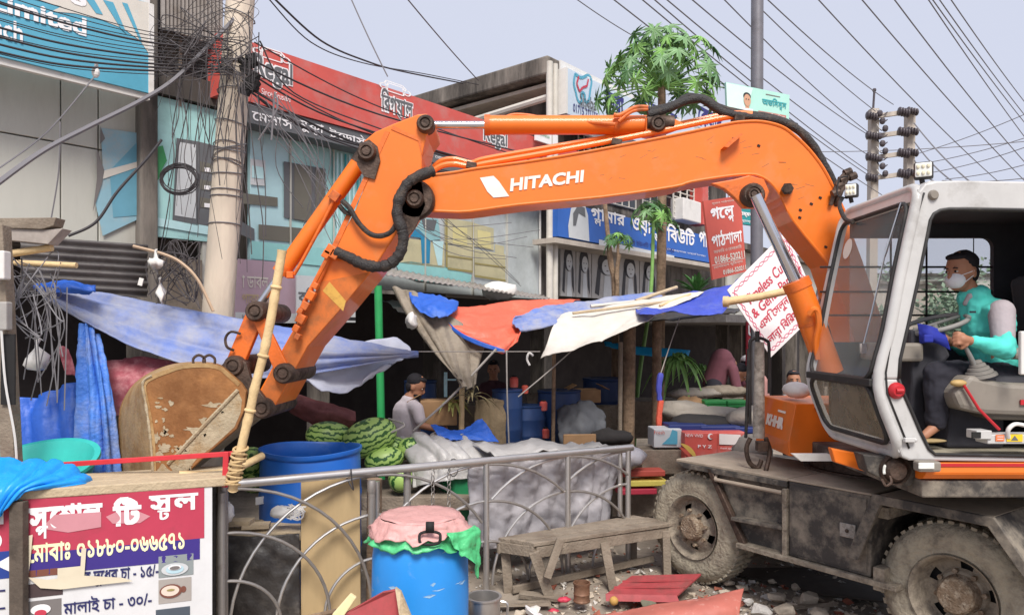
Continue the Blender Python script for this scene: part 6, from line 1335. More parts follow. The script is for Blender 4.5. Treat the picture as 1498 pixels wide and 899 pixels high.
# ---- stick (dipper arm)
st = [(611, 167), (624, 166), (633, 173), (634, 184), (624, 198), (617, 228), (617, 252), (612, 285), (602, 308), (590, 326), (545, 395), (500, 450), (450, 507), (404, 590), (394, 604), (380, 608), (372, 598), (380, 570), (420, 497), (470, 409), (491, 360), (520, 306), (540, 255), (530, 245), (526, 226), (530, 208), (548, 193), (575, 181)]
stick = plate('stick', st, 5.36, 5.88, m_ord, bevel=.01)
stick.data.materials[0] = m_or
mb = MB()   # thin strips painting the lit top flange and the shading at the stick's head
mb.prism(outline([(563, 192), (570, 193), (466, 420), (459, 416)], 5.355), (0, .004, 0)); mb.prism(outline([(575, 184), (616, 203), (617, 228), (612, 206), (572, 189)], 5.354), (0, .004, 0))
mb.build('seam_and_shading_strip', m_ord, stick)
mb = MB(); mb.prism(outline([(482, 412), (506, 440), (502, 455), (472, 425)], 5.356), (0, .003, 0)); mb.build('yellow_sticker', flat('sticker_yellow', '#cfa24a', dirt='#9b6a34', damt=.3, dscale=20), stick)
mb = MB(); mb.prism(outline([(470, 412), (540, 398), (500, 449), (450, 505), (404, 588), (384, 600), (382, 572), (420, 500)], 5.358), (0, .001, 0)); mb.build('mud_film', M('orange_muddy', '#c76a2b', .7, dirt='#8c5c3a', damt=.4, dscale=7, var=.12, vscale=6), stick)
pin(622, 180, 5.31, .065, parent=stick); pin(536, 221, 5.31, .068, parent=stick)
MB().prism(outline([(526, 210), (540, 204), (552, 214), (556, 235), (548, 262), (532, 258), (522, 240)], 5.34), (0, .05, 0)).build('cylinder_lug', m_steel, stick)
pin(606, 290, 5.30, .066, parent=stick, L=.14)
MB().lathe([(0, 0), (.13, 0), (.145, .02), (.145, .08)], P(606, 291, 5.345), (0, 1, 0), 24).build('knuckle_boss', m_steel, stick, smooth=True)
MB().prism(outline([(594, 262), (616, 262), (622, 300), (606, 335), (596, 345), (588, 330), (584, 300)], 5.345), (0, .03, 0)).build('knuckle_plate', m_steel, stick)
mb = MB()
mb.tube(cr_spline([P(634, 250, 5.32), P(612, 258, 5.28), P(595, 270, 5.27), P(584, 292, 5.26), P(581, 315, 5.26), P(588, 335, 5.26), P(590, 352, 5.26), P(584, 372, 5.26), P(570, 386, 5.26), P(552, 390, 5.27), P(530, 386, 5.28), P(510, 376, 5.3), P(490, 368, 5.3)], 7), .040, 10, jit=.12)
mb.build('wrapped_hose', m_hose, stick, smooth=True)
mb = MB()
mb.tube(cr_spline([P(500, 293, 5.3), P(512, 305, 5.3), P(524, 325, 5.3), P(540, 341, 5.3), P(556, 345, 5.3), P(572, 339, 5.29), P(582, 322, 5.28), P(585, 308, 5.28)], 6), .019, 8, jit=.05)
mb.tube(cr_spline([P(496, 300, 5.32), P(505, 310, 5.33), P(516, 313, 5.34)], 4), .017, 8)
mb.build('rubber_hose', m_hose, stick, smooth=True)
mb = MB()
mb.tube([P(487, 362, 5.3), P(462, 410, 5.3), P(446, 440, 5.31), P(434, 470, 5.32)], .017, 8); mb.build('hydraulic_pipe', m_ord, stick, smooth=True)
mb = MB()
for x, y, s in ((484, 366, .05), (490, 372, .045), (478, 372, .04), (462, 418, .03), (455, 432, .045), (447, 447, .04), (440, 455, .03), (441, 466, .045), (434, 480, .035), (436, 492, .03)):
    mb.box(P(x, y, 5.3), (s * 1.3, .06, s * 1.5), rot=Matrix.Rotation(R(30), 3, 'Y'))
mb.build('pipe_fitting', m_ord, stick, bevel=.006)
# ---- stick cylinder above the boom
cy = MB().tube([P(716, 183, 5.6), P(945, 183, 5.6)], .072, 24).build('stick_cylinder', m_or, ex, smooth=True)
MB().tube([P(628, 183, 5.6), P(716, 183, 5.6)], .030, 18).build('cylinder_rod', m_chrome, cy, smooth=True)
MB().tube([P(709, 183, 5.6), P(717, 183, 5.6)], .078, 24).build('gland_ring', m_ord, cy, smooth=True)
MB().tube([P(897, 183, 5.6), P(905, 183, 5.6)], .079, 24).build('cylinder_band', m_ord, cy, smooth=True)
MB().prism(outline([(945, 172), (965, 168), (984, 172), (1000, 180), (978, 188), (960, 195), (945, 192)], 5.5), (0, .2, 0)).build('end_bracket', m_or, cy, bevel=.006)
pin(963, 180, 5.46, .062, parent=cy)
MB().tube([P(946, 180, 5.52), P(985, 180, 5.52)], .055, 12).build('rod_eye', m_steel, cy, smooth=True)
# ---- bucket cylinder on the left of the stick
a, b, c_ = P(534, 226, 5.6), P(412, 398, 5.6), P(373, 455, 5.6)
cy = MB().tube([a.lerp(b, .06), b], .062, 24).build('bucket_cylinder', m_or, ex, smooth=True)
MB().tube([b, c_], .030, 16).build('cylinder_rod', m_chrome, cy, smooth=True)
MB().tube([b.lerp(a, -.01), b.lerp(a, .05)], .070, 24).build('gland_ring', m_ord, cy, smooth=True)
MB().tube([a, a.lerp(b, .08)], .066, 20).build('end_cap', m_steel, cy, smooth=True)
mb = MB(); mb.tube(cr_spline([P(490, 290, 5.52), P(480, 310, 5.53), P(458, 352, 5.53), P(440, 385, 5.53), P(430, 402, 5.54)], 4), .014, 8); mb.box(P(490, 287, 5.52), (.07, .06, .07), rot=Matrix.Rotation(R(35), 3, 'Y')); mb.box(P(425, 402, 5.54), (.05, .05, .05))
mb.build('cylinder_pipe', m_ord, cy, bevel=.004)
# ---- linkage
def barlink(p, q, w, d0, d1, name, w2=None):
    p_, q_ = Vector((*p, 0)), Vector((*q, 0)); d = (q_ - p_).normalized(); n = Vector((-d.y, d.x, 0)); w2 = w2 or w
    plate(name, [tuple((p_ + n * w)[:2]), tuple((q_ + n * w2)[:2]), tuple((q_ - n * w2)[:2]), tuple((p_ - n * w)[:2])], d0, d1, m_ord)
for d0 in (5.36, 5.78):
    barlink((373, 458), (342, 533), 13, d0, d0 + .06, 'link_bar')
    barlink((374, 458), (414, 545), 8, d0 - .03, d0 + .01, 'link_arm', 11)
for x, y in ((373, 455), (341, 535), (414, 546), (383, 597)):
    pin(x, y, 5.29, .075, name='link_pin', L=.62)
mb = MB(); mb.tube(cr_spline([P(352, 488, 5.34), P(338, 485, 5.3), P(330, 494, 5.3), P(332, 507, 5.3), P(342, 512, 5.34)], 4), .010, 6); mb.build('lifting_ring', m_steel, ex, smooth=True)
# ---- bucket
bo = smooth_out([(352, 560), (336, 546), (322, 535), (299, 530), (266, 531), (244, 536), (215, 547), (194, 563), (180, 581), (173, 604), (173, 636), (176, 670), (182, 706), (198, 722)], 3) + [(240, 716), (274, 691), (306, 661), (346, 627), (357, 600), (360, 572)]
near_e = smooth_out([(352, 560), (336, 546), (322, 535), (299, 531), (266, 533), (244, 540), (222, 549), (209, 560), (213, 588), (218, 622), (222, 662), (225, 718)], 3)
far_e = smooth_out([(352, 556), (336, 543), (320, 533), (299, 529), (264, 530), (236, 537), (210, 550), (190, 568), (175, 598), (173, 640), (176, 680), (182, 722)], 3)
bucket = plate('bucket', near_e + [(240, 716), (274, 691), (306, 661), (346, 627), (357, 600), (360, 572)], 5.24, 5.28, m_bucket, bevel=.006)
plate('side_plate', far_e + bo[-6:], 6.02, 6.06, m_bucket, bucket)
mb = MB(); vs = []; q = len(near_e); cen0, cen1 = P(290, 630, 5.24), P(290, 630, 6.06)
for dd_ in (0, .03):
    for k in range(7):
        for i in range(q):
            A, B = P(*near_e[i], 5.236), P(*far_e[i], 6.062); p = A.lerp(B, k / 6); c0 = cen0.lerp(cen1, k / 6); vs.append(p + (c0 - p).normalized() * dd_)
fs = []
for h in (0, 1):
    for k in range(6):
        for i in range(q - 1): o_ = h * 7 * q + k * q + i; fs.append((o_, o_ + 1, o_ + q + 1, o_ + q))
for k in (0, 6):
    for i in range(q - 1): fs.append((k * q + i, k * q + i + 1, 7 * q + k * q + i + 1, 7 * q + k * q + i))
for i in (0, q - 1):
    for k in range(6): fs.append((k * q + i, (k + 1) * q + i, 7 * q + (k + 1) * q + i, 7 * q + k * q + i))
mb.add(vs, fs); mb.build('shell', M('shell_steel', '#a98a5e', .6, dirt='#8a5f30', damt=.4, dscale=4, var=.25, vscale=5, bump=.3), bucket, smooth=True)
plate('cutting_edge', [(196, 724), (206, 726), (352, 612), (346, 606)], 5.26, 6.04, m_mudp, bucket)
for i in range(5):
    d = 5.30 + i * .17; plate('tooth', [(182, 712), (198, 706), (216, 730), (204, 748)], d, d + .07, m_steel, bucket)
mb = MB(); mb.tube([P(348, 570, 5.235), P(300, 620, 5.235), P(246, 678, 5.235)], .014, 6); mb.build('side_rib', m_mudp, bucket)
rnd = random.Random(4)
def splat(cx, cy, rx, ry, n=14, j=.35, d=5.237):
    return [P(cx + rx * math.cos(2 * math.pi * i / n) * (1 + rnd.uniform(-j, j)), cy + ry * math.sin(2 * math.pi * i / n) * (1 + rnd.uniform(-j, j)), d) for i in range(n)]
mb = MB()
mb.prism([P(x, y, 5.2385) for x, y in ((349, 574), (354, 585), (352, 603), (343, 624), (310, 654), (290, 668), (272, 690), (258, 694), (248, 682), (262, 664), (272, 650), (284, 644), (300, 622), (318, 604), (333, 588))], (0, .003, 0))
for cx, cy, rx, ry in ((232, 668, 8, 7), (238, 695, 10, 16), (240, 655, 8, 5), (285, 628, 14, 5), (310, 592, 12, 4), (229, 640, 4, 6)):
    mb.prism(splat(cx, cy, rx, ry, j=.5), (0, .003, 0))
for i in range(90):
    k = rnd.random(); cx, cy = ((240 + rnd.gauss(0, 9), rnd.uniform(570, 715)) if k < .4 else (rnd.uniform(250, 345), 0) if k < .7 else (rnd.uniform(185, 290), 690 + rnd.gauss(0, 12)))
    if cy == 0: cy = 690 - (cx - 245) * 1.05 + rnd.gauss(-4, 8)
    if cx > 352 or cy < 552 or cx < 228 or cx + (cy - 600) * .55 > 352: continue
    mb.prism(splat(cx, cy, rnd.uniform(1.5, 6), rnd.uniform(1, 4), 9, .6, d=5.2365), (0, .003, 0))
mb.build('mud_patch', m_mudp, bucket)
mb = MB(); mb.tube(cr_spline([P(*near_e[i], 5.234) for i in range(18, len(near_e))], 2), .009, 6, jit=.3); mb.build('seam_and_shading_strip', m_mudp, bucket)
mb = MB(); mb.prism(outline([(322, 535), (330, 528), (346, 522), (360, 530), (366, 552), (378, 570), (392, 588), (386, 604), (372, 606), (356, 566), (338, 548)], 5.30), (0, .05, 0)); mb.prism(outline([(322, 535), (330, 528), (346, 522), (360, 530), (366, 552), (378, 570), (392, 588), (386, 604), (372, 606), (356, 566), (338, 548)], 5.30), (0, .05, 0)) if False else None
mb.build('hinge_plate', m_steel, bucket, bevel=.006)
plate('hinge_plate', [(322, 535), (330, 528), (346, 522), (360, 530), (366, 552), (378, 570), (392, 588), (386, 604), (372, 606), (356, 566), (338, 548)], 5.92, 5.97, m_steel, bucket)
mb = MB()
for cx in (291, 306): mb.tube(cr_spline([P(cx - 8, 533, 5.3), P(cx - 8, 524, 5.3), P(cx, 519, 5.3), P(cx + 8, 524, 5.3), P(cx + 8, 533, 5.3)], 3), .010, 6)
mb.build('lifting_ring', m_steel, bucket, smooth=True)

# ---- boom cylinder
a, b, c_ = P(1105, 286, 5.30), P(1168, 420, 5.30), P(1215, 545, 5.30)
cy = MB().tube([b.lerp(a, .04), b.lerp(c_, .25), b.lerp(c_, .8), c_], .092, 24).build('boom_cylinder', m_or, ex, smooth=True)
MB().tube([a, b], .043, 20).build('cylinder_rod', m_chrome, cy, smooth=True)
MB().tube([b.lerp(a, .07), b.lerp(c_, .02)], .098, 24).build('gland_ring', m_ord, cy, smooth=True)
MB().tube([b.lerp(c_, .40), b.lerp(c_, .43)], .096, 24).build('cylinder_band', m_ord, cy, smooth=True)
mb = MB(); mb.tube(cr_spline([P(1184, 460, 5.18), P(1190, 452, 5.16), P(1196, 456, 5.16), P(1198, 475, 5.17), P(1194, 500, 5.2), P(1196, 525, 5.22)], 4), .022, 8); mb.build('cylinder_pipe', m_or, cy, smooth=True)

# ---- upper structure
deck = MB().box((3.75, 5.66, 1.30), (2.7, 2.68, .10)).build('deck', m_chas, ex, bevel=.01)
MB().lathe([(.52, .98), (.6, .98), (.6, 1.12), (.55, 1.12), (.55, 1.25), (.0, 1.25)], (3.05, 6.1, 0), (0, 0, 1), 40).build('slew_ring', m_steel, ex, smooth=True)
# rounded orange side beam below the cab
xa = P(1352, 690, 4.3).x
mb = MB(); zb_ = P(0, 703, 4.3).z; zt_ = P(0, 676, 4.3).z
prof = [(4.36, zb_), (4.31, zb_ + .012), (4.285, zb_ + .04), (4.28, (zb_ + zt_) / 2), (4.285, zt_ - .02), (4.30, zt_), (4.40, zt_), (4.40, zb_)]
mb.prism([(xa, y, z) for y, z in prof], (1.75, 0, 0)); mb.build('side_beam', m_or, ex, smooth=False, bevel=.004)
MB().box((xa + .85, 4.283, zt_ - .012), (1.75, .012, .016)).build('red_edge_strip', m_redp, ex)
plate('cab_skirt', [(1216, 655), (1262, 664), (1274, 692), (1222, 676)], 4.62, 4.68, m_or)
plate('lower_bumper', [(1262, 664), (1345, 672), (1350, 700), (1330, 712), (1290, 700), (1270, 690)], 4.42, 4.55, m_chas)
MB().lathe([(.0, -.02), (.05, -.02), (.075, .02), (.085, .0), (.09, .06)], P(1312, 688, 4.38), (0, 1, 0), 20).build('headlamp', m_steel, ex, smooth=True)
MB().box(P(1293, 686, 4.40), (.03, .03, .06)).build('lamp_reflector', m_lens, ex, bevel=.01)
MB().box(P(1356, 681, 4.25), (.13, .07, .06)).build('side_lamp', m_intg, ex, bevel=.012)
MB().box(P(1355, 681, 4.212), (.09, .01, .035)).build('lamp_lens', m_lens, ex, bevel=.004)
mb = MB(); mb.tube(cr_spline([P(1290, 700, 4.35), P(1296, 710, 4.33), P(1304, 705, 4.33), P(1302, 696, 4.36)], 3), .008, 6); mb.build('hook', m_steel, ex)
# front tool box beyond the boom
X = Vector; n0, f0 = 5.9, 6.7
fb = [P(1164, 590, n0), P(1153, 645, n0), P(1153, 667, n0)]
mb = MB(); q = [P(1164, 590, n0), P(1153.5, 646, n0), P(1154, 667, n0), P(1290, 667, n0), P(1290, 590, n0)]
mb.prism(q, (0, .8, 0)); tb = mb.build('front_tool_box', m_or, ex, bevel=.008)
MB().box(P(1230, 588, 6.3) + Vector((-.02, 0, .0)), (.75, .84, .03)).build('lid', m_ord, tb)
a0 = P(1164, 590, n0); a1 = P(1153.5, 646, n0)
sg = Sign(a1 + Vector((-.002, .8, 0)), a1 + Vector((-.002, 0, 0)), a0 + Vector((-.002, 0, 0)), a0 + Vector((-.002, .8, 0)), layer=.002)
sg.text('KHHR', .30, .25, .80, .56, m_decal, bold=.07); sg.rect(.58, .68, .80, .74, m_decal); sg.done(tb, 'lettering')
mb = MB(); mb.prism(outline([(1160, 664), (1214, 664), (1222, 674), (1172, 674)], 5.2), (0, .05, 0)); mb.build('white_bumper_strip', m_white, ex)
# handrail hoop, mirror and muddy tube at the front right corner
mb = MB(); dd = 6.3
mb.tube(cr_spline([P(1097, 620, dd), P(1097, 560, dd), P(1097, 505, dd), P(1101, 496, dd), P(1110, 494, dd), P(1121, 498, dd), P(1125, 508, dd), P(1125, 575, dd)], 5), .014, 8)
mb.tube([P(1091, 640, dd), P(1094, 560, dd), P(1095, 510, dd)], .014, 8); mb.tube([P(1108, 500, dd), P(1108, 484, dd)], .02, 8)
mb.build('handrail', m_gask, ex, smooth=True)
MB().tube([P(1110, 640, dd), P(1111, 500, dd)], [.05, .04], 14).build('muddy_canister', M('mud_white_tube', '#b5ada2', .85, dirt='#5d544b', damt=.4, dscale=10, var=.15, bump=.4), ex, smooth=True)
mb = MB(); mb.tube(cr_spline([P(1098, 640, 6.1), P(1092, 655, 6.1), P(1096, 675, 6.1), P(1108, 684, 6.1), P(1114, 672, 6.1)], 4), .02, 8); mb.tube(cr_spline([P(1120, 640, 6.1), P(1126, 660, 6.1), P(1120, 690, 6.0)], 4), .02, 8)
mb.box(P(1114, 652, 6.1), (.08, .08, .08)); mb.build('lamp_cluster', m_steel, ex, bevel=.01)
MB().ell(P(1165, 570, 6.2), (.10, .2, .07)).build('air_cleaner_cap', m_white, ex, smooth='all')
mb = MB(); mb.tube([P(1215, 370, 6.0), P(1188, 520, 6.0)], .02, 8); mb.tube([P(1221, 374, 6.0), P(1194, 520, 6.0)], .02, 8); mb.tube([P(1208, 372, 6.0), P(1183, 505, 6.0)], .02, 8); mb.build('far_cylinder_rod', m_chrome, ex, smooth=True)
# engine house behind the boom and counterweight (mostly hidden by the cab)
MB().box((5.2, 5.5, 1.95), (1.1, 2.4, 1.1)).build('engine_hood', m_or, ex, bevel=.03)

# ---- cab
NY, FY = 4.3, 5.3
cab = bpy.data.objects.new('cab', None); COL.objects.link(cab); cab.parent = ex; cab.location = (0, 0, 0)
prof = [(1347, 270), (1340, 290), (1328, 344), (1314, 410), (1299, 490), (1287, 530), (1282, 554), (1284, 575), (1292, 600), (1304, 630), (1319, 668)]
PR = [P(x, y, NY) for x, y in prof]
def cum(pts):
    s = [0]
    for a, b in zip(pts, pts[1:]): s.append(s[-1] + (b - a).length)
    return s
CS = cum(PR)
def fr(s, t, out=0.):
    # a point on the bent front of the cab: s metres down the profile, t 0 near .. 1 far
    for i in range(len(CS) - 1):
        if s <= CS[i + 1] or i == len(CS) - 2:
            k = (s - CS[i]) / (CS[i + 1] - CS[i]); p = PR[i].lerp(PR[i + 1], k); d = (PR[i + 1] - PR[i]).normalized(); nn = Vector((d.z, 0, -d.x)); break
    if nn.x > 0: nn = -nn
    return Vector((p.x, NY + (FY - NY) * t, p.z)) + nn * out
def rloop(s0, s1, t0, t1, r, n=5, out=0., rt=None, seg=10):
    # rounded rectangle on the front; r in metres, t scaled by the width
    w = FY - NY; pts = []
    def arc(cs, ct, a0):
        for i in range(n + 1):
            a = R(a0 + 90 * i / n); pts.append((cs + r * math.cos(a), ct + (r / w) * math.sin(a)))
    rw = r / w
    arc(s0 + r, t0 + rw, 180); pts.extend([(s0, t0 + rw + (t1 - t0 - 2 * rw) * i / 4) for i in ()])
    arc2 = []
    # order: top near -> top far -> bottom far -> bottom near
    pts.clear()
    for (cs, ct, a0) in ((s0 + r, t0 + rw, 270), (s0 + r, t1 - rw, 180), (s1 - r, t1 - rw, 90), (s1 - r, t0 + rw, 0)):
        for i in range(n + 1):
            a = R(a0 - 90 * i / n); pts.append((cs + r * math.cos(a), ct + rw * math.sin(a)))
    full = []
    m = len(pts)
    for i in range(m):
        a, b = pts[i], pts[(i + 1) % m]; full.append(a); L = math.hypot(b[0] - a[0], (b[1] - a[1]) * w)
        k = int(L / .08)
        for j in range(1, k): full.append((a[0] + (b[0] - a[0]) * j / k, a[1] + (b[1] - a[1]) * j / k))
    return [fr(s, t, out) for s, t in full], full
ST = CS[-1]; s_mid = CS[6]
outer, _o = rloop(.0, ST, .01, .99, .11, out=0)
win1, w1 = rloop(.10, s_mid + .005, .045, .925, .08, out=.0)
win2, w2 = rloop(s_mid + .04, ST - .075, .045, .925, .09, out=.0)
mb = MB(); mb.tube([fr(*q, -.012) for q in _o], .032, 10, closed=True)
mb.build('front_frame', m_cabw, cab, smooth='all')
mb = MB()
def strip_fill(t0, t1, s0, s1, n=14, out=-.01):
    a = [fr(s0 + (s1 - s0) * i / n, t0, out) for i in range(n + 1)]; b = [fr(s0 + (s1 - s0) * i / n, t1, out) for i in range(n + 1)]
    mb.add(a + b, [(i, i + 1, n + 2 + i, n + 1 + i) for i in range(n)])
strip_fill(.0, .045, .03, ST - .03)
mb.build('near_front_rail', m_cabw, cab, solid=.03)
mb = MB(); strip_fill(.925, .985, .05, ST - .05)
mb.build('far_front_rail', m_cabw, cab, solid=.03)
mb = MB()
strip_fill(.045, .925, .0, .10, 2); mb.build('top_front_rail', m_cabw, cab, solid=.03)
mb = MB(); strip_fill(.045, .925, ST - .075, ST - .0, 3); mb.build('bottom_front_rail', m_cabw, cab, solid=.03)
mb = MB(); mb.tube([fr(*q, .015) for q in w1], .014, 8, closed=True); mb.tube([fr(*q, .015) for q in w2], .015, 8, closed=True); mb.build('window_gasket', m_gask, cab, smooth='all')
mb = MB(); mb.beam(fr(s_mid + .022, .02, .02), fr(s_mid + .022, .95, .02), .045, .03, up=(1, 0, 0)); mb.build('window_bar', m_gask, cab, bevel=.006)
def glass(w, name, mat, lift=.01):
    full = [fr(s, t, lift) for s, t in w]
    # fan strips: split by rows of s
    ss = sorted(set(round(s, 4) for s, t in w)); mb = MB(); rows = []
    s0, s1 = ss[0], ss[-1]; n = 16
    def trange(s):
        c = [];
        for (a, b) in zip(w, w[1:] + w[:1]):
            if (a[0] - s) * (b[0] - s) <= 0 and abs(a[0] - b[0]) > 1e-6: c.append(a[1] + (b[1] - a[1]) * (s - a[0]) / (b[0] - a[0]))
        return (min(c), max(c))
    A = []
    for i in range(n + 1):
        s = s0 + (s1 - s0) * (i + .001) / (n + .002); lo, hi = trange(s); A += [fr(s, lo, lift), fr(s, hi, lift)]
    mb.add(A, [(2 * i, 2 * i + 1, 2 * i + 3, 2 * i + 2) for i in range(n)])
    return mb.build(name, mat, cab)
wsx = glass(w1, 'windshield', m_glass); glass(w2, 'lower_windshield', m_glassd)
# round sticker, wiper, blade
c = fr(.30, .74, .016); mb = MB(); tx = (fr(.36, .74, .016) - c).normalized(); ty = Vector((0, 1, 0))
mb.poly([c + tx * (.07 * math.cos(a * .3142)) + ty * (.062 * math.sin(a * .3142)) for a in range(20)]); mb.build('round_sticker', p_cream, wsx)
mb = MB(); mb.tube([fr(.34, .16, .03), fr(.75, .17, .035), fr(1.02, .19, .03)], .006, 6); mb.tube([fr(.10, .10, .03), fr(.42, .15, .035)], .008, 6); mb.box(fr(.99, .185, .03), (.03, .03, .06)); mb.build('wiper', m_chrome, cab)
for tt, ss_ in ((0.42, .46), (.42, .70), (.42, .94)):
    pass
# near side: pillar, roof rail, sill as one bent frame, the doorway open
outp = [(1347, 270), (1356, 266), (1400, 264), (1700, 270), (1700, 690), (1575, 690), (1575, 672), (1330, 672), (1319, 668), (1304, 630), (1292, 600), (1284, 575), (1282, 554), (1287, 530), (1299, 490), (1314, 410), (1328, 344), (1340, 290)]
inn = [(1358, 340), (1364, 316), (1372, 309), (1388, 307), (1575, 312), (1575, 668), (1362, 662), (1350, 640), (1334, 604), (1322, 574), (1315, 554), (1317, 525), (1330, 470), (1345, 402)]
mb = MB()
# stitched ring between outer and inner loops
side_o = [(1282, 554), (1287, 530), (1299, 490), (1314, 410), (1328, 344), (1338, 300), (1343, 280), (1352, 269), (1368, 265), (1400, 264), (1575, 267)]
side_i = [(1315, 554), (1317, 525), (1328, 478), (1344, 406), (1357, 343), (1361, 322), (1366, 313), (1375, 308), (1388, 306), (1420, 306), (1575, 309)]
low_o = [(1282, 554), (1284, 575), (1292, 600), (1304, 630), (1319, 668), (1330, 673), (1575, 676)]
low_i = [(1315, 554), (1320, 570), (1334, 602), (1346, 630), (1359, 656), (1368, 664), (1575, 668)]
def ringside(o_, i_, y0, y1, parent, name, mat=m_cabw, bevel=.012):
    mb = MB()
    for k in range(len(o_) - 1):
        pass
    poly = [P(*p, NY) for p in o_] + [P(*p, NY) for p in reversed(i_)]
    poly = [Vector((p.x, y0, p.z)) for p in poly]
    mb.prism(poly, (0, y1 - y0, 0)); return mb.build(name, mat, parent, bevel=bevel)
ringside(side_o, side_i, NY - .01, NY + .07, cab, 'door_frame_upper'); ringside(low_o, low_i, NY - .008, NY + .068, cab, 'door_frame_lower')
mb = MB(); mb.tube([P(x, y, NY - .012) for x, y in side_i], .010, 8); mb.tube([P(x, y, NY - .012) for x, y in low_i], .010, 8); mb.build('door_seal', m_gask, cab, smooth='all')
mb = MB(); mb.tube([P(x, y, NY - .012) for x, y in ((1352, 282), (1340, 320), (1318, 425), (1303, 500), (1296, 545), (1298, 575), (1330, 655))], .006, 6); mb.build('panel_groove', m_gask, cab, smooth='all')
MB().prism([P(x, y, NY) for x, y in ((1575, 267), (1720, 272), (1720, 690), (1575, 676))], (0, .07, 0)).build('rear_side_panel', m_cabw, cab)
MB().lathe([(0, -.012), (.022, -.012), (.03, 0), (.03, .02)], P(1366, 285, NY - .02), (0, 1, 0), 16).build('roof_bolt', m_intg, cab, smooth=True)
mb = MB(); mb.box(P(1330, 643, NY - .03), (.06, .03, .025)); mb.ell(P(1338, 643, NY - .03), (.014, .02, .014)); mb.build('door_hinge', m_cabw, cab, bevel=.004)
mb = MB(); mb.lathe([(0, -.03), (.03, -.03), (.048, -.01), (.05, .02)], P(1311, 571, NY - .01), (0, 1, 0), 18); mb.build('red_door_catch', m_redp, cab, smooth=True)
MB().tube([P(1311, 571, NY - .04), P(1321, 571, NY - .04)], .014, 8).build('red_catch_knob', m_redp, cab, smooth=True)
# roof, far wall with window, rear wall, floor
zr_ = P(1400, 264, NY).z; xl = P(1352, 0, NY).x; xr = P(1720, 0, NY).x
mb = MB(); mb.prism([(xl - .02, NY + .02, zr_ - .05), (xl + .03, NY + .0, zr_ - .0), (xr, NY, zr_ - .02), (xr, NY, zr_ - .08), (xl, NY, zr_ - .08)], (0, FY - NY + .02, 0)); mb.build('roof', m_cabw, cab, bevel=.01)
MB().box(((xl + xr) / 2, (NY + FY) / 2, zr_ - .10), (xr - xl - .1, FY - NY - .08, .03)).build('roof_lining', m_int, cab)
def farp(x, y, d=FY): return P(x, y, d)
zf = P(0, 672, NY).z
MB().box(((xl + xr) / 2 - .02, (NY + FY) / 2 + .0, zf - .0), (xr - xl + .02, FY - NY - .1, .03)).build('floor', M('cab_floor', '#9a9280', .9, dirt='#6d6556', damt=.3), cab)
# far side wall pieces round a rounded window (seen through the doorway)
wx0, wx1, wy0, wy1 = 1322, 1447, 349, 500
mb = MB(); y_ = FY - .03
A, B = farp(wx0, wy0), farp(wx1, wy1)
X0, X1, Z1, Z0 = A.x, B.x, A.z, B.z; top = zr_ - .1; bot = zf
XL = 2.42; XR = xr
for (xa_, xb_, za, zb2) in ((X1, XR, bot, top), (XL - .15, X1, bot, Z0), (XL, X1, Z1, top)):
    mb.box(((xa_ + xb_) / 2, y_, (za + zb2) / 2), (xb_ - xa_, .04, zb2 - za))
r_ = .07
for cx, cz, sx, sz in ((X1, Z1, -1, -1),):
    pts = [(cx, y_ - .02, cz), (cx + sx * r_, y_ - .02, cz)] + [(cx + sx * r_ - sx * r_ * math.sin(R(a)), y_ - .02, cz + sz * r_ - sz * r_ * math.cos(R(a))) for a in range(0, 91, 15)]
    mb.prism(pts, (0, .04, 0))
mb.build('far_wall', m_int, cab)
mb = MB()
for yy in (391, 427, 461): mb.tube([Vector((2.20, y_, farp(0, yy).z)), Vector((X1, y_, farp(0, yy).z))], .008, 6)
for xx in (1352, 1300): mb.tube([Vector((farp(xx, 0).x, y_, Z0)), Vector((farp(xx, 0).x, y_, Z1))], .008, 6)
for xx in (1423,): mb.tube([Vector((farp(xx, 0).x, y_ + .02, Z1 - .16)), Vector((farp(xx, 0).x, y_ + .02, Z1))], .004, 6)
mb.build('window_guard', m_gask, cab, smooth='all')
MB().box(((XL + X1) / 2, FY - .01, (Z0 + Z1) / 2), (X1 - XL, .008, Z1 - Z0)).build('side_glass', m_glass, cab)
MB().box((xr - .03, (NY + FY) / 2, (top + bot) / 2), (.05, FY - NY - .1, top - bot)).build('rear_wall', m_int, cab)
# work lamps
def lamp(px, py, d, w, h, rot):
    t = MB().box(P(px, py, d), (w, .07, h), rot=Matrix.Rotation(rot, 3, 'Z')).build('work_lamp', m_gask, cab, bevel=.012)
    rm = Matrix.Rotation(rot, 3, 'Z'); c = P(px, py, d) + rm @ Vector((0, -.04, 0))
    MB().box(c, (w * .84, .014, h * .84), rot=rm).build('lamp_lens', m_lens, t, bevel=.006)
    mb = MB()
    for i in (-1, 0, 1):
        for j in (-1, 1): mb.ell(c + rm @ Vector((i * w * .26, -.008, j * h * .2)), (w * .10, .008, h * .14), n=10)
    mb.build('led_cell', M('led_cell', '#d9d2b8', .2, var=0), t)
    mb = MB(); mb.tube([P(px, py, d) + Vector((0, .02, -h * .45)), P(px + 2, py, d) + Vector((0, .02, -h * .85))], .015, 8); mb.build('lamp_bracket', m_gask, t)
lamp(1246, 279, 5.2, .085, .095, R(-35)); lamp(1351, 250, 4.45, .105, .10, R(-30))
mb = MB(); mb.tube(cr_spline([P(1240, 290, 5.2), P(1225, 285, 5.25), P(1228, 262, 5.3), P(1240, 258, 5.35)], 4), .006, 6); mb.build('lamp_cable', m_black, cab)
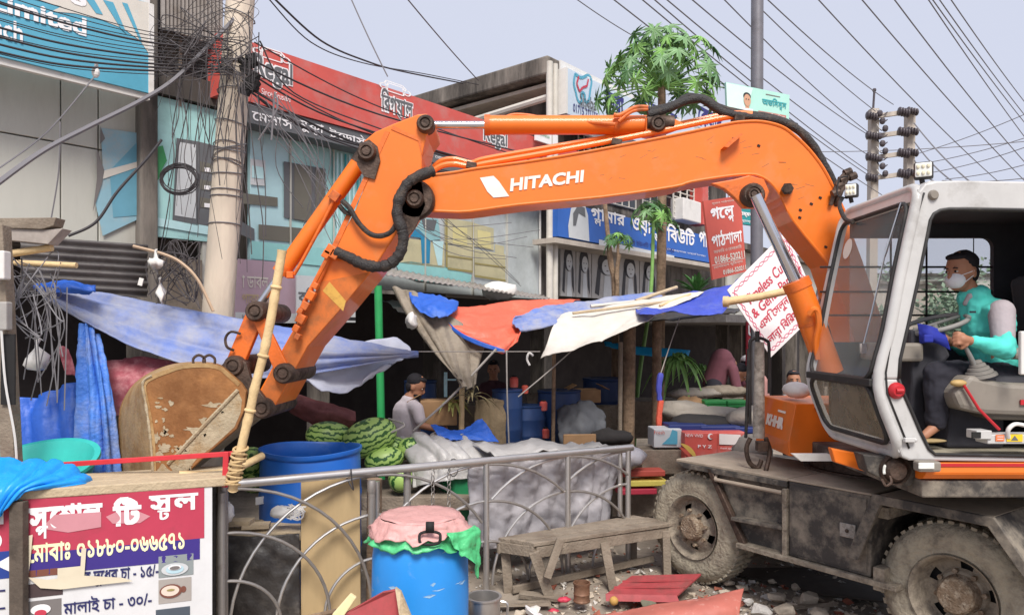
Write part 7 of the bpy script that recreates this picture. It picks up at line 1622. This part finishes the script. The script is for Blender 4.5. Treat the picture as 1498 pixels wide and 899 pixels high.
# ---- inside the cab
cons = MB().prism(outline([(1395, 575), (1420, 548), (1470, 560), (1600, 565), (1600, 612), (1440, 606), (1405, 598)], 4.42), (0, .22, 0)).build('control_console', m_intg, cab, bevel=.03)
MB().prism(outline([(1425, 590), (1600, 590), (1600, 618), (1450, 614)], 4.45), (0, .3, 0)).build('console_base', M('console_dark', '#564f46', .7), cab, bevel=.02)
mb = MB()
for i in range(5): mb.lathe([(.095 - i * .016, i * .022), (.09 - i * .016, i * .022 + .016), (.075 - i * .016, i * .022 + .02)], P(1434, 551, 4.5), (-.25, 0, 1), 18)
mb.build('lever_boot', M('grey_rubber', '#77726c', .8), cons, smooth=True)
MB().tube([P(1428, 540, 4.5), P(1418, 518, 4.48), P(1410, 503, 4.47), P(1407, 494, 4.46)], [.018, .014, .011, .016], 10).build('control_lever', M('lever_grey', '#8b8a88', .4, metal=.3), cons, smooth=True)
MB().tube([P(1410, 563, 4.40), P(1432, 598, 4.39), P(1462, 628, 4.38)], .009, 8).build('red_safety_lever', m_redp, cab, smooth=True)
MB().ell(P(1402, 560, 4.42), (.05, .03, .022)).build('lever_knob', M('knob_tan', '#b59660', .6), cab, smooth='all')
MB().box(P(1520, 517, 4.55), (.36, .10, .07)).build('armrest', m_intg, cab, bevel=.025)
MB().box(P(1480, 640, 4.36), (.36, .12, .055)).build('step_box', m_cabw, cab, bevel=.006)
MB().box(P(1432, 634, 4.34), (.09, .10, .05)).build('step_bracket', m_cabw, cab, bevel=.004)
MB().box(P(1428, 636, 4.285), (.05, .01, .035)).build('dark_socket', m_black, cab)
sg = Sign(P(1454, 646, 4.297), P(1498, 646, 4.297), P(1498, 634, 4.297), P(1454, 634, 4.297), layer=.002)
sg.rect(.05, .1, .34, .9, flat('warn_orange', '#e07a4a')); sg.rect(.42, .05, .95, .95, flat('warn_yellow', '#e8c229')); sg.poly([(.55, .2), (.68, .8), (.8, .2)], p_char, 2); sg.line([(.1, .35), (.3, .35)], .03, p_white, 2); sg.line([(.1, .65), (.3, .65)], .03, p_white, 2); sg.done(cab, 'warning_label')
MB().prism(outline([(1494, 484), (1502, 484), (1502, 548), (1494, 548)], 4.27), (0, .03, 0)).build('grab_handle', m_white, cab, bevel=.008)
mb = MB(); mb.tube(cr_spline([P(1475, 640, 4.3), P(1475, 628, 4.28), P(1485, 620, 4.28), P(1500, 622, 4.28)], 4), .012, 8); mb.build('white_loop', m_white, cab, smooth=True)
MB().box(P(1500, 588, 4.41), (.06, .01, .03)).build('red_tag', m_redp, cab)
# dashboard column, steering wheel, cloth
MB().prism(outline([(1332, 480), (1382, 500), (1392, 520), (1352, 560), (1360, 655), (1325, 655), (1335, 560)], 4.75), (0, .35, 0)).build('steering_column', m_int, cab, bevel=.02)
MB().prism(outline([(1392, 552), (1470, 575), (1470, 655), (1385, 655)], 4.62), (0, .4, 0)).build('seat_base', m_int, cab, bevel=.02)
c = P(1366, 474, 4.85); pts = []
ax = Vector((-.30, -.1, .95)).normalized(); e1 = ax.cross(Vector((0, 1, 0))).normalized(); e2 = ax.cross(e1)
sw = MB().tube([c + e1 * (.2 * math.cos(a * .2618)) + e2 * (.2 * math.sin(a * .2618)) for a in range(24)], .016, 8, closed=True)
sw.tube([c - e1 * .19, c + e1 * .19], .012, 6); sw.tube([c, c - ax * .25], .02, 8); sw.build('steering_wheel', M('wheel_grey', '#8a8783', .6), cab, smooth='all')
mb = cloth([[P(1342, 473, 4.72), P(1360, 476, 4.66), P(1382, 486, 4.68)], [P(1344, 488, 4.70), P(1362, 492, 4.64), P(1386, 497, 4.66)], [P(1346, 502, 4.72), P(1366, 500, 4.66), P(1390, 512, 4.68)]], 6, 6, .008, 5, 3)
mb.build('blue_wheel_cloth', m_bluec, cab, smooth='all', solid=.01)
MB().box(P(1358, 495, 4.60), (.06, .02, .05)).build('blue_clip', m_bluec, cab, bevel=.01)
seat = MB().box(P(1478, 560, 4.8), (.5, .46, .12)).build('seat', m_int, cab, bevel=.04)
MB().box(P(1530, 470, 4.8), (.14, .44, .62), rot=Matrix.Rotation(R(-8), 3, 'Y')).build('seat_backrest', m_int, cab, bevel=.05)
MB().box((fr(s_mid - .25, .5).x + .35, 4.95, fr(s_mid - .15, .5).z), (.18, .5, .12)).build('front_panel', m_intg, cab, bevel=.02)
MB().tube([fr(s_mid + .35, .45, -.12), fr(s_mid + .2, .4, -.2), fr(s_mid + .05, .45, -.25)], .02, 8).build('pedal_arm', m_steel, cab, smooth=True)

# ---- undercarriage
cu = Vector((.584, -.811, 0)); cn = Vector((-.811, -.584, 0)); C1 = Vector((1.55, 6.5, 0))
def K(a, b, z): return C1 + cu * a + cn * b + Vector((0, 0, z))
ch = bpy.data.objects.new('undercarriage', None); COL.objects.link(ch); ch.parent = ex
def kbox(a0, a1, b0, b1, z0, z1, name, mat, parent=None, bevel=.006):
    mb = MB(); mb.prism([K(a0, b0, z0), K(a1, b0, z0), K(a1, b0, z1), K(a0, b0, z1)], cn * (b1 - b0)); return mb.build(name, mat, parent or ch, bevel=bevel)
def kplate(pts, b0, b1, name, mat, parent=None, bevel=.006):
    mb = MB(); mb.prism([K(a, b0, z) for a, z in pts], cn * (b1 - b0)); return mb.build(name, mat, parent or ch, bevel=bevel)
L_ = 2.156
kbox(-.5, 2.9, -1.75, -.75, .55, .95, 'main_frame', m_chas)
kbox(-.12, 1.0, -.8, .02, 1.075, 1.10, 'front_deck_plate', m_chtop)
kplate([(-.12, 1.075), (1.0, 1.075), (1.0, 1.03), (-.02, 1.03)], -.02, .03, 'deck_edge', m_chas)
kplate([(.25, 1.07), (.98, 1.07), (.98, .50), (.60, .50), (.53, .60), (.38, .86)], -.10, -.04, 'side_panel', m_chas)
kplate([(.22, 1.07), (.27, 1.07), (.62, .50), (.58, .46)], -.02, .03, 'panel_strut', m_steel)
mb = MB(); mb.tube([K(.32, .03, .985), K(.96, .03, .985)], .016, 8); mb.tube([K(.32, .03, .985), K(.30, -.02, 1.03)], .014, 8); mb.build('grab_bar', M('dusty_bar', '#a09282', .9), ch, smooth=True)
kplate([(.50, .68), (.97, .70), (.97, .73), (.50, .71)], -.04, .06, 'step', m_chas)
kplate([(.55, .47), (1.85, .47), (1.85, .51), (.55, .51)], -.05, .06, 'lower_rail', m_rim)
kbox(.97, 1.01, -.06, .05, .48, 1.02, 'corner_post', m_rim)
bx = kbox(1.02, 1.66, -.62, .03, .515, 1.085, 'tool_box', m_chas, bevel=.01)
kbox(1.01, 1.67, -.64, .035, 1.085, 1.10, 'box_lid', m_chtop, bx)
kbox(1.045, 1.635, .03, .038, .54, 1.055, 'box_door', m_chas, bx, bevel=.003)
kbox(1.44, 1.56, .038, .05, .76, .86, 'latch_plate', M('latch_galvanised', '#a7a29b', .5, metal=.5, dirt='#5b554f', damt=.3, dscale=20), bx)
mb = MB(); mb.ell(K(1.50, .055, .81), (.014, .014, .014)); mb.box(K(1.60, .045, .80), (.03, .03, .1)); mb.build('latch', m_steel, bx)
kbox(1.62, 1.78, -.6, .02, .94, 1.02, 'bracket', m_rim)
kbox(1.68, 1.76, -.5, .04, .44, .60, 'step_bracket', m_rim)
# rear fender: bent plate with a downturned edge
fp = [(1.60, .66), (1.76, 1.085), (2.44, 1.075), (2.70, .70)]
ft = [(1.565, .66), (1.74, 1.11), (2.455, 1.10), (2.74, .70)]
kplate(ft + fp[::-1], -.62, .10, 'rear_fender', m_chas)
kplate([(1.75, 1.111), (2.45, 1.101), (2.45, 1.104), (1.75, 1.114)], -.60, .08, 'fender_dust', m_chtop, bevel=0)
kplate([(1.53, .64), (1.72, 1.12), (2.465, 1.108), (2.78, .68), (2.70, .68), (2.43, 1.045), (1.775, 1.055), (1.62, .64)], .10, .125, 'fender_lip', m_chas)
def wheel(a, b, name, deep, mat_t=m_tyre, side=1, label=None, turn=0.):
    c = K(a, b, .50); ax = cn * side; w = bpy.data.objects.new(name, None); COL.objects.link(w); w.parent = ch; w.location = c
    if label: w['label'] = label
    mb = MB(); mb.lathe([(.262, -.02), (.285, .0), (.30, -.004), (.345, .016), (.40, .014), (.435, .0), (.47, -.03), (.478, -.06), (.478, -.22), (.47, -.25), (.42, -.28), (.34, -.29), (.27, -.26)], c, ax, 64); mb.build('tyre', mat_t, w, smooth=True)
    mb = MB(); e1_ = Vector((0, 0, 1)); e2_ = ax.cross(e1_).normalized()
    for i in range(44):
        th = 2 * math.pi * i / 44
        dr = e1_ * math.cos(th) + e2_ * math.sin(th); tg = -e1_ * math.sin(th) + e2_ * math.cos(th)
        for sgn in (0, 1):
            h0 = -.03 if sgn == 0 else -.25; h1 = -.13 if sgn == 0 else -.15; sh = .02 if sgn else 0
            q = []
            for (hh, rr, tt) in ((h0, .455, 0), (h0, .488, 0), (h1, .496, .035), (h1, .47, .035)):
                q.append(c + ax * hh + dr * rr + tg * (tt + sh))
            mb.prism(q, tg * .036)
    mb.build('tread_lugs', mat_t, w)
    if deep: pr = [(.275, .012), (.262, .004), (.252, -.02), (.245, -.06), (.235, -.13), (.215, -.15), (.165, -.155), (.145, -.13), (.128, -.13)]; hp = [(.128, -.13), (.115, -.10), (.115, -.04), (.10, -.02), (.0, -.015)]
    else: pr = [(.275, .012), (.262, .004), (.252, -.02), (.242, -.06), (.225, -.075), (.205, -.07), (.16, -.045), (.14, -.03), (.115, -.025)]; hp = [(.115, -.025), (.105, .03), (.09, .045), (.0, .05)]
    n = 60; mb = MB(); vs = []
    for j in range(n):
        th = 2 * math.pi * j / n + turn; dr = e1_ * math.cos(th) + e2_ * math.sin(th)
        for (r, h) in pr: vs.append(c + ax * h + dr * r)
    k = len(pr); fs = []
    for j in range(n):
        for i in range(k - 1):
            if i == 5 and (j % 12) in (0, 1, 2, 3): continue     # open hand holes
            fs.append((j * k + i, ((j + 1) % n) * k + i, ((j + 1) % n) * k + i + 1, j * k + i + 1))
    mb.add(vs, fs); mb.build('rim', m_rim, w, smooth=True)
    MB().lathe(hp, c, ax, 32).build('hub', m_hub, w, smooth=True)
    hb = -.135 if deep else -.02
    for i in range(8):
        th = 2 * math.pi * i / 8 + .2; dr = e1_ * math.cos(th) + e2_ * math.sin(th)
        q = c + ax * hb + dr * .150; MB().tube([q, q + ax * .03], .017, 6).build('wheel_nut', m_hub, w)
    MB().lathe([(0, -.2), (.25, -.2), (.25, -.26)], c, ax, 24).build('brake_drum', m_black, w)
    return w
wheel(0, -.05, 'wheel', False, label='front left wheel with raised muddy hub', turn=.3)
wheel(L_, -.05, 'wheel', True, label='rear wheel with deep dished rim, muddy tread', turn=.9)
wheel(L_, -.42, 'wheel', True, m_tyred)
wheel(0, -2.1, 'wheel', False, m_tyred, -1); wheel(L_, -2.1, 'wheel', True, m_tyred, -1)
for a in (0, L_):
    MB().tube([K(a, -.3, .5), K(a, -2.1, .5)], .09, 14).build('axle', m_chas, ch, smooth=True)
# ================= people =================
m_skin = M('skin_brown', '#a8755a', .6, var=.06); m_hair = M('hair_black', '#17131a', .75, var=.15, bump=.5, bscale=120)
m_teals = M('shirt_teal', '#55cfc2', .85, var=.06, bump=.25, bscale=18); m_grsl = M('shirt_greypink', '#a99fa3', .85, var=.05, bump=.2); m_trs = M('trousers_black', '#2a2932', .9, var=.1, bump=.3, bscale=16)
def V3(*a): return Vector(a)
def head(els, c, f, s=1.0, up=Vector((0, 0, 1))):
    # skull, jaw, nose, ears; f is the way the face looks
    f = f.normalized(); sd = f.cross(up).normalized(); u = sd.cross(f).normalized()
    rot = Matrix((f, sd, u)).transposed()
    els += [('e', c + u * .02 * s, (.098 * s, .078 * s, .105 * s), rot), ('e', c + f * .028 * s - u * .055 * s, (.068 * s, .06 * s, .07 * s), rot), ('e', c + f * .06 * s - u * .095 * s, (.03 * s, .032 * s, .026 * s), rot),
            ('e', c + f * .103 * s - u * .03 * s, (.018 * s, .015 * s, .024 * s), rot), ('c', c + f * .095 * s + u * .005 * s, c + f * .105 * s - u * .03 * s, .009 * s, .013 * s), ('c', c + f * .085 * s + u * .022 * s - sd * .03 * s, c + f * .085 * s + u * .022 * s + sd * .03 * s, .012 * s, .012 * s),
            ('e', c - f * .005 * s + sd * .078 * s - u * .02 * s, (.02 * s, .009 * s, .03 * s), rot), ('e', c - f * .005 * s - sd * .078 * s - u * .02 * s, (.02 * s, .009 * s, .03 * s), rot), ('c', c + f * .085 * s - u * .068 * s - sd * .018 * s, c + f * .085 * s - u * .068 * s + sd * .018 * s, .009 * s, .009 * s)]
    return f, sd, u, rot
def eyes(c, f, sd, u, rot, par, s=1.):
    for k in (-1, 1):
        mb = MB(); e = c + f * .086 * s + sd * k * .031 * s + u * .0 * s; mb.ell(e, (.009 * s, .012 * s, .006 * s), rot=rot); mb.build('eye', M('eye_white', '#cfc8c0', .3), par, smooth='all')
        mb = MB(); mb.ell(e + f * .009 * s, (.005 * s, .007 * s, .007 * s), rot=rot); mb.build('pupil', m_hair, par, smooth='all')
        mb = MB(); mb.tube([e + u * .018 * s - sd * .017 * s + f * .008 * s, e + u * .024 * s + f * .012 * s, e + u * .019 * s + sd * .017 * s + f * .006 * s], .004 * s, 6); mb.build('eyebrow', m_hair, par, smooth='all')
def hairs(c, f, sd, u, rot, par, s=1., back=.5):
    mb = MB(); mb.ell(c + u * .045 * s - f * .018 * s, (.094 * s, .081 * s, .084 * s), n=28, rot=rot); mb.ell(c - f * .045 * s - u * .02 * s, (.055 * s, .074 * s, .07 * s), n=20, rot=rot)
    mb.ell(c + u * .088 * s + f * .038 * s, (.055 * s, .064 * s, .026 * s), n=20, rot=rot)
    for v in mb.v: v += (v - c).normalized() * .006 * mn.noise(v * 70)
    mb.build('hair', m_hair, par, smooth='all')
def fist(els, w, d, palm, s=1.):
    # hand at wrist w pointing along d, palm facing 'palm'; fingers curled round what it holds
    d = d.normalized(); palm = palm.normalized(); sd = d.cross(palm).normalized()
    els += [('c', w, w + d * .05 * s, .024 * s, .030 * s)]
    for i, L in enumerate((.94, 1.05, 1.0, .82)):
        b = w + d * .075 * s + sd * (.033 - i * .022) * s; k1 = b + (d * .4 + palm * .8) * .034 * s * L; k2 = k1 + (palm * .6 - d * .8) * .026 * s * L; k3 = k2 - d * .018 * s * L - palm * .008 * s
        els += [('c', w + d * .045 * s + sd * (.022 - i * .016) * s, b, .014 * s, .0105 * s), ('c', b, k1, .0105 * s, .0095 * s), ('c', k1, k2, .0095 * s, .0085 * s), ('c', k2, k3, .0085 * s, .0075 * s)]
    t0 = w + d * .025 * s + sd * .03 * s; t1 = t0 + (sd * .5 + d * .5 + palm * .5) * .036 * s; t2 = t1 + (palm * .7 + d * .3 - sd * .4) * .03 * s
    els += [('c', t0, t1, .014 * s, .011 * s), ('c', t1, t2, .011 * s, .0085 * s)]
# ---- excavator driver
D = 4.82
t = thing('person', 'driver in teal and grey long sleeved shirt and white mask, gripping the control lever', 'person', P(1450, 570, D))
hc = P(1407, 396, D); f = V3(-1, -.38, -.10); els = []
f, sd, u, rot = head(els, hc, f, 1.05)
nb, nt_ = P(1428, 440, D), P(1414, 415, D); els += [('c', nt_, nb, .05, .062)]
chst, pel = P(1443, 478, D), P(1462, 552, D); shN, shF = P(1462, 458, D - .17), P(1428, 458, D + .18)
elN, haN = P(1470, 512, D - .30), P(1419, 498, D - .36); elF, haF = P(1420, 515, D + .22), P(1388, 498, D + .0)
hipN, hipF = P(1462, 556, D - .09), P(1462, 556, D + .10); knN, knF = P(1371, 546, D - .20), P(1372, 545, D + .14); anN, anF = P(1370, 622, D - .22), P(1375, 622, D + .12)
els += [('c', nb, chst, .07, .13), ('c', chst, pel, .13, .14), ('c', shN, elN, .05, .04), ('c', elN, haN, .04, .027), ('c', shF, elF, .05, .04), ('c', elF, haF, .04, .027), ('c', hipN, knN, .085, .06), ('c', hipF, knF, .085, .06), ('c', knN, anN, .055, .036), ('c', knF, anF, .055, .036),
        ('c', anN, P(1352, 637, D - .24), .034, .026), ('c', anF, P(1358, 637, D + .1), .034, .026)]
fist(els, haN, P(1400, 494, D - .37) - haN, V3(0, .9, -.3), 1.05); fist(els, haF, P(1376, 492, D) - haF, V3(0, 0, -1), 1.)
body = blob('body', els, .0065, m_skin, t)
sh = [('c', P(1426, 438, D), chst, .10, .15), ('c', chst, P(1452, 515, D), .145, .135), ('c', P(1452, 515, D), pel, .14, .155), ('c', shF, shN, .085, .085), ('c', shF, elF, .068, .056), ('c', elF, haF.lerp(elF, .2), .056, .04), ('e', P(1447, 470, D - .02), (.13, .19, .16))]
shirt = blob('shirt', sh, .012, m_teals, t)
mbk = shirt.modifiers.new('n', 'DISPLACE'); tx_ = bpy.data.textures.new('folds', 'CLOUDS'); tx_.noise_scale = .065; mbk.texture = tx_; mbk.strength = .034; mbk.texture_coords = 'LOCAL'
o = blob('upper_sleeve', [('c', shN + V3(.0, -.02, .01), shN.lerp(elN, .68), .078, .066)], .01, m_grsl, t)
o = blob('lower_sleeve', [('c', shN.lerp(elN, .66), elN, .066, .062), ('c', elN, haN.lerp(elN, .12), .062, .038)], .01, m_teals, t); mk = o.modifiers.new('n', 'DISPLACE'); mk.texture = tx_; mk.strength = .024; mk.texture_coords = 'LOCAL'
blob('collar', [('c', P(1419, 433, D - .05), P(1438, 436, D - .06), .022, .024), ('c', P(1419, 433, D - .05), P(1412, 444, D - .03), .022, .016), ('c', P(1438, 436, D - .06), P(1440, 437, D + .06), .024, .024), ('c', P(1440, 437, D + .06), P(1412, 444, D + .02), .022, .016)], .008, m_grsl, t)
tr = [('c', hipN, knN, .115, .085), ('c', hipF, knF, .115, .085), ('c', knN, anN + V3(0, 0, .03), .083, .062), ('c', knF, anF + V3(0, 0, .03), .083, .062), ('c', hipN, hipF, .13, .13)]
o = blob('trousers', tr, .012, m_trs, t); mk = o.modifiers.new('n', 'DISPLACE'); mk.texture = tx_; mk.strength = .03; mk.texture_coords = 'LOCAL'
eyes(hc, f, sd, u, rot, t, 1.05); hairs(hc, f, sd, u, rot, t, 1.05)
mk_w = M('mask_white', '#e6e6ea', .8, bump=.1)
mb = MB(); mb.ell(hc + f * .062 - u * .058, (.062, .062, .058), n=24, rot=rot); o = mb.build('face_mask', mk_w, t, smooth='all')
mb = MB()
for k in (-1, 1): mb.tube([hc + f * .08 - u * .03 + sd * k * .05, hc + sd * k * .088 - u * .005], .0025, 5); mb.tube([hc + f * .07 - u * .09 + sd * k * .045, hc + sd * k * .088 - u * .03], .0025, 5)
mb.build('mask_strap', mk_w, t)
for k, a in ((0, P(1352, 637, D - .24)), (1, P(1358, 637, D + .1))):
    mb = MB(); mb.ell(a + V3(.01, 0, -.03), (.13, .045, .014), n=18); mb.build('sandal', M('sandal_tan', '#9c8760', .8), t, smooth='all'); mb = MB(); mb.tube(cr_spline([a + V3(-.03, -.045, -.03), a + V3(-.03, 0, .028), a + V3(-.03, .045, -.03)], 4), .012, 6, flat=.5); mb.build('sandal_strap', MATS['sandal_tan'], t)
mb = MB(); mb.box(P(1424, 493, 4.62), (.05, .008, .014)) if False else None
MB().box(P(1423, 456, D - .155), (.035, .01, .012)).build('chest_badge', m_trs, t)
def figure(label, D, hc, f, nb, chst, pel, arms, legs, top_m, leg_m, s=1., sleeve=.5, voxel=.011, hat=None, seated=True):
    t = thing('person', label, 'person', pel); els = []
    f, sd, u, rot = head(els, hc, f, s)
    els += [('c', hc - u * .06 * s, nb, .05 * s, .06 * s), ('c', nb, chst, .07 * s, .13 * s), ('c', chst, pel, .13 * s, .13 * s)]; sl = [('c', nb.lerp(chst, .3), chst, .095 * s, .15 * s), ('c', chst, pel, .148 * s, .15 * s)]
    for a, b, c in arms:
        els += [('c', a, b, .048 * s, .038 * s), ('c', b, c, .038 * s, .026 * s)]; sl += [('c', a, a.lerp(b, sleeve * 1.3), .07 * s, .06 * s), ('c', nb.lerp(chst, .4), a, .08 * s, .07 * s)]
        fist(els, c, (c - b), V3(0, 0, -1), s)
    lg = []
    for a, b, c in legs: els += [('c', a, b, .08 * s, .055 * s), ('c', b, c, .05 * s, .035 * s), ('c', c, c + V3(f.x, f.y, 0).normalized() * .14 * s - V3(0, 0, .03), .035, .028)]; lg += [('c', a, b, .105 * s, .08 * s), ('c', b, c, .078 * s, .055 * s), ('c', pel, a, .13 * s, .11 * s)]
    blob('body', els, voxel * .8, m_skin, t); blob('shirt', sl, voxel, top_m, t)
    if lg: blob('trousers', lg, voxel, leg_m, t)
    eyes(hc, f, sd, u, rot, t, s); hairs(hc, f, sd, u, rot, t, s)
    return t, f, sd, u, rot
m_sh1 = M('shirt_pale_mauve', '#cfc4c8', .85, var=.06, bump=.3, bscale=20); m_lun = M('lungi_brown', '#5a4038', .9, var=.2)
D = 7.7
t, f, sd, u, rot = figure('bearded fruit seller in pale shirt sitting behind the melons, looking down', D, P(608, 564, D), V3(.95, -.12, -.4), P(600, 582, D), P(595, 603, D), P(594, 650, D + .02), [(P(610, 598, D - .16), P(617, 622, D - .2), P(640, 628, D - .22)), (P(598, 596, D + .18), P(618, 618, D + .2), P(642, 622, D + .1))], [(P(600, 652, D - .08), P(640, 648, D - .15), P(640, 700, D - .1)), (P(600, 652, D + .12), P(642, 646, D + .15), P(642, 700, D + .1))], m_sh1, m_lun, 1.0)
mb = MB(); c_ = P(608, 564, D); mb.ell(c_ + f * .045 - u * .085, (.055, .058, .045), n=18, rot=rot)
for v in mb.v: v += (v - c_).normalized() * .006 * mn.noise(v * 80)
mb.build('beard', m_hair, t, smooth='all')
item('wooden_stool', 'low stool under the seated fruit seller', 'stool', P(596, 690, D) , (.4, .4, .3), m_wood)
D = 9.6
t, f, sd, u, rot = figure('person in plum shirt bending over the produce under the stall roof', D, P(1082, 545, D), V3(.8, -.3, -.7), P(1070, 532, D), P(1056, 526, D), P(1044, 560, D), [(P(1072, 540, D - .15), P(1078, 565, D - .2), P(1092, 580, D - .2)), (P(1070, 536, D + .15), P(1084, 560, D + .2), P(1096, 578, D + .2))], [(P(1044, 565, D - .1), P(1048, 610, D - .1), P(1046, 690, D - .1)), (P(1044, 565, D + .1), P(1050, 610, D + .1), P(1046, 690, D + .1))], M('shirt_plum', '#6b3f49', .9, var=.12), m_trs, 1.0, .8, .014)
t, f, sd, u, rot = figure('stooping person in white cap beside the hanging letter board', D + .3, P(1095, 534, 9.8), V3(-.6, -.5, -.5), P(1103, 545, 9.9), P(1108, 560, 9.9), P(1112, 600, 9.9), [(P(1100, 556, 9.8), P(1094, 575, 9.7), P(1088, 590, 9.7))], [(P(1112, 605, 9.9), P(1110, 650, 9.9), P(1112, 700, 9.9))], M('shirt_dusty_pink', '#a87a74', .9, var=.12), m_trs, .95, .6, .014)
mb = MB(); mb.ell(P(1095, 530, 9.8) + V3(0, 0, .03), (.11, .10, .075), n=16); mb.build('white_cap', p_white, t, smooth='all')
figure('person looking out from behind the orange machine front, near the salon banner', 9, P(1161, 556, 9.0), V3(-.25, -1, 0), P(1162, 574, 9.0), P(1163, 590, 9.0), P(1163, 640, 9.0), [(P(1150, 585, 9), P(1146, 610, 9), P(1150, 630, 8.9)), (P(1176, 585, 9), P(1180, 610, 9), P(1176, 630, 8.9))], [(P(1157, 645, 9), P(1157, 700, 9), P(1157, 745, 9)), (P(1170, 645, 9), P(1170, 700, 9), P(1170, 745, 9))], M('shirt_grey', '#8d8f92', .9), m_trs, 1.0, .6, .014)
figure('dim person facing out of the dark stall behind the knotted tarp', 9, P(722, 540, 10.0), V3(-.1, -1, -.1), P(722, 557, 10), P(722, 575, 10), P(722, 630, 10), [(P(708, 566, 10), P(702, 590, 10), P(704, 612, 9.9)), (P(737, 566, 10), P(742, 590, 10), P(740, 612, 9.9))], [(P(716, 632, 10), P(716, 680, 10), P(716, 725, 10)), (P(730, 632, 10), P(730, 680, 10), P(730, 725, 10))], M('shirt_dark_maroon', '#4a2c34', .9), m_trs, 1.0, .6, .014)
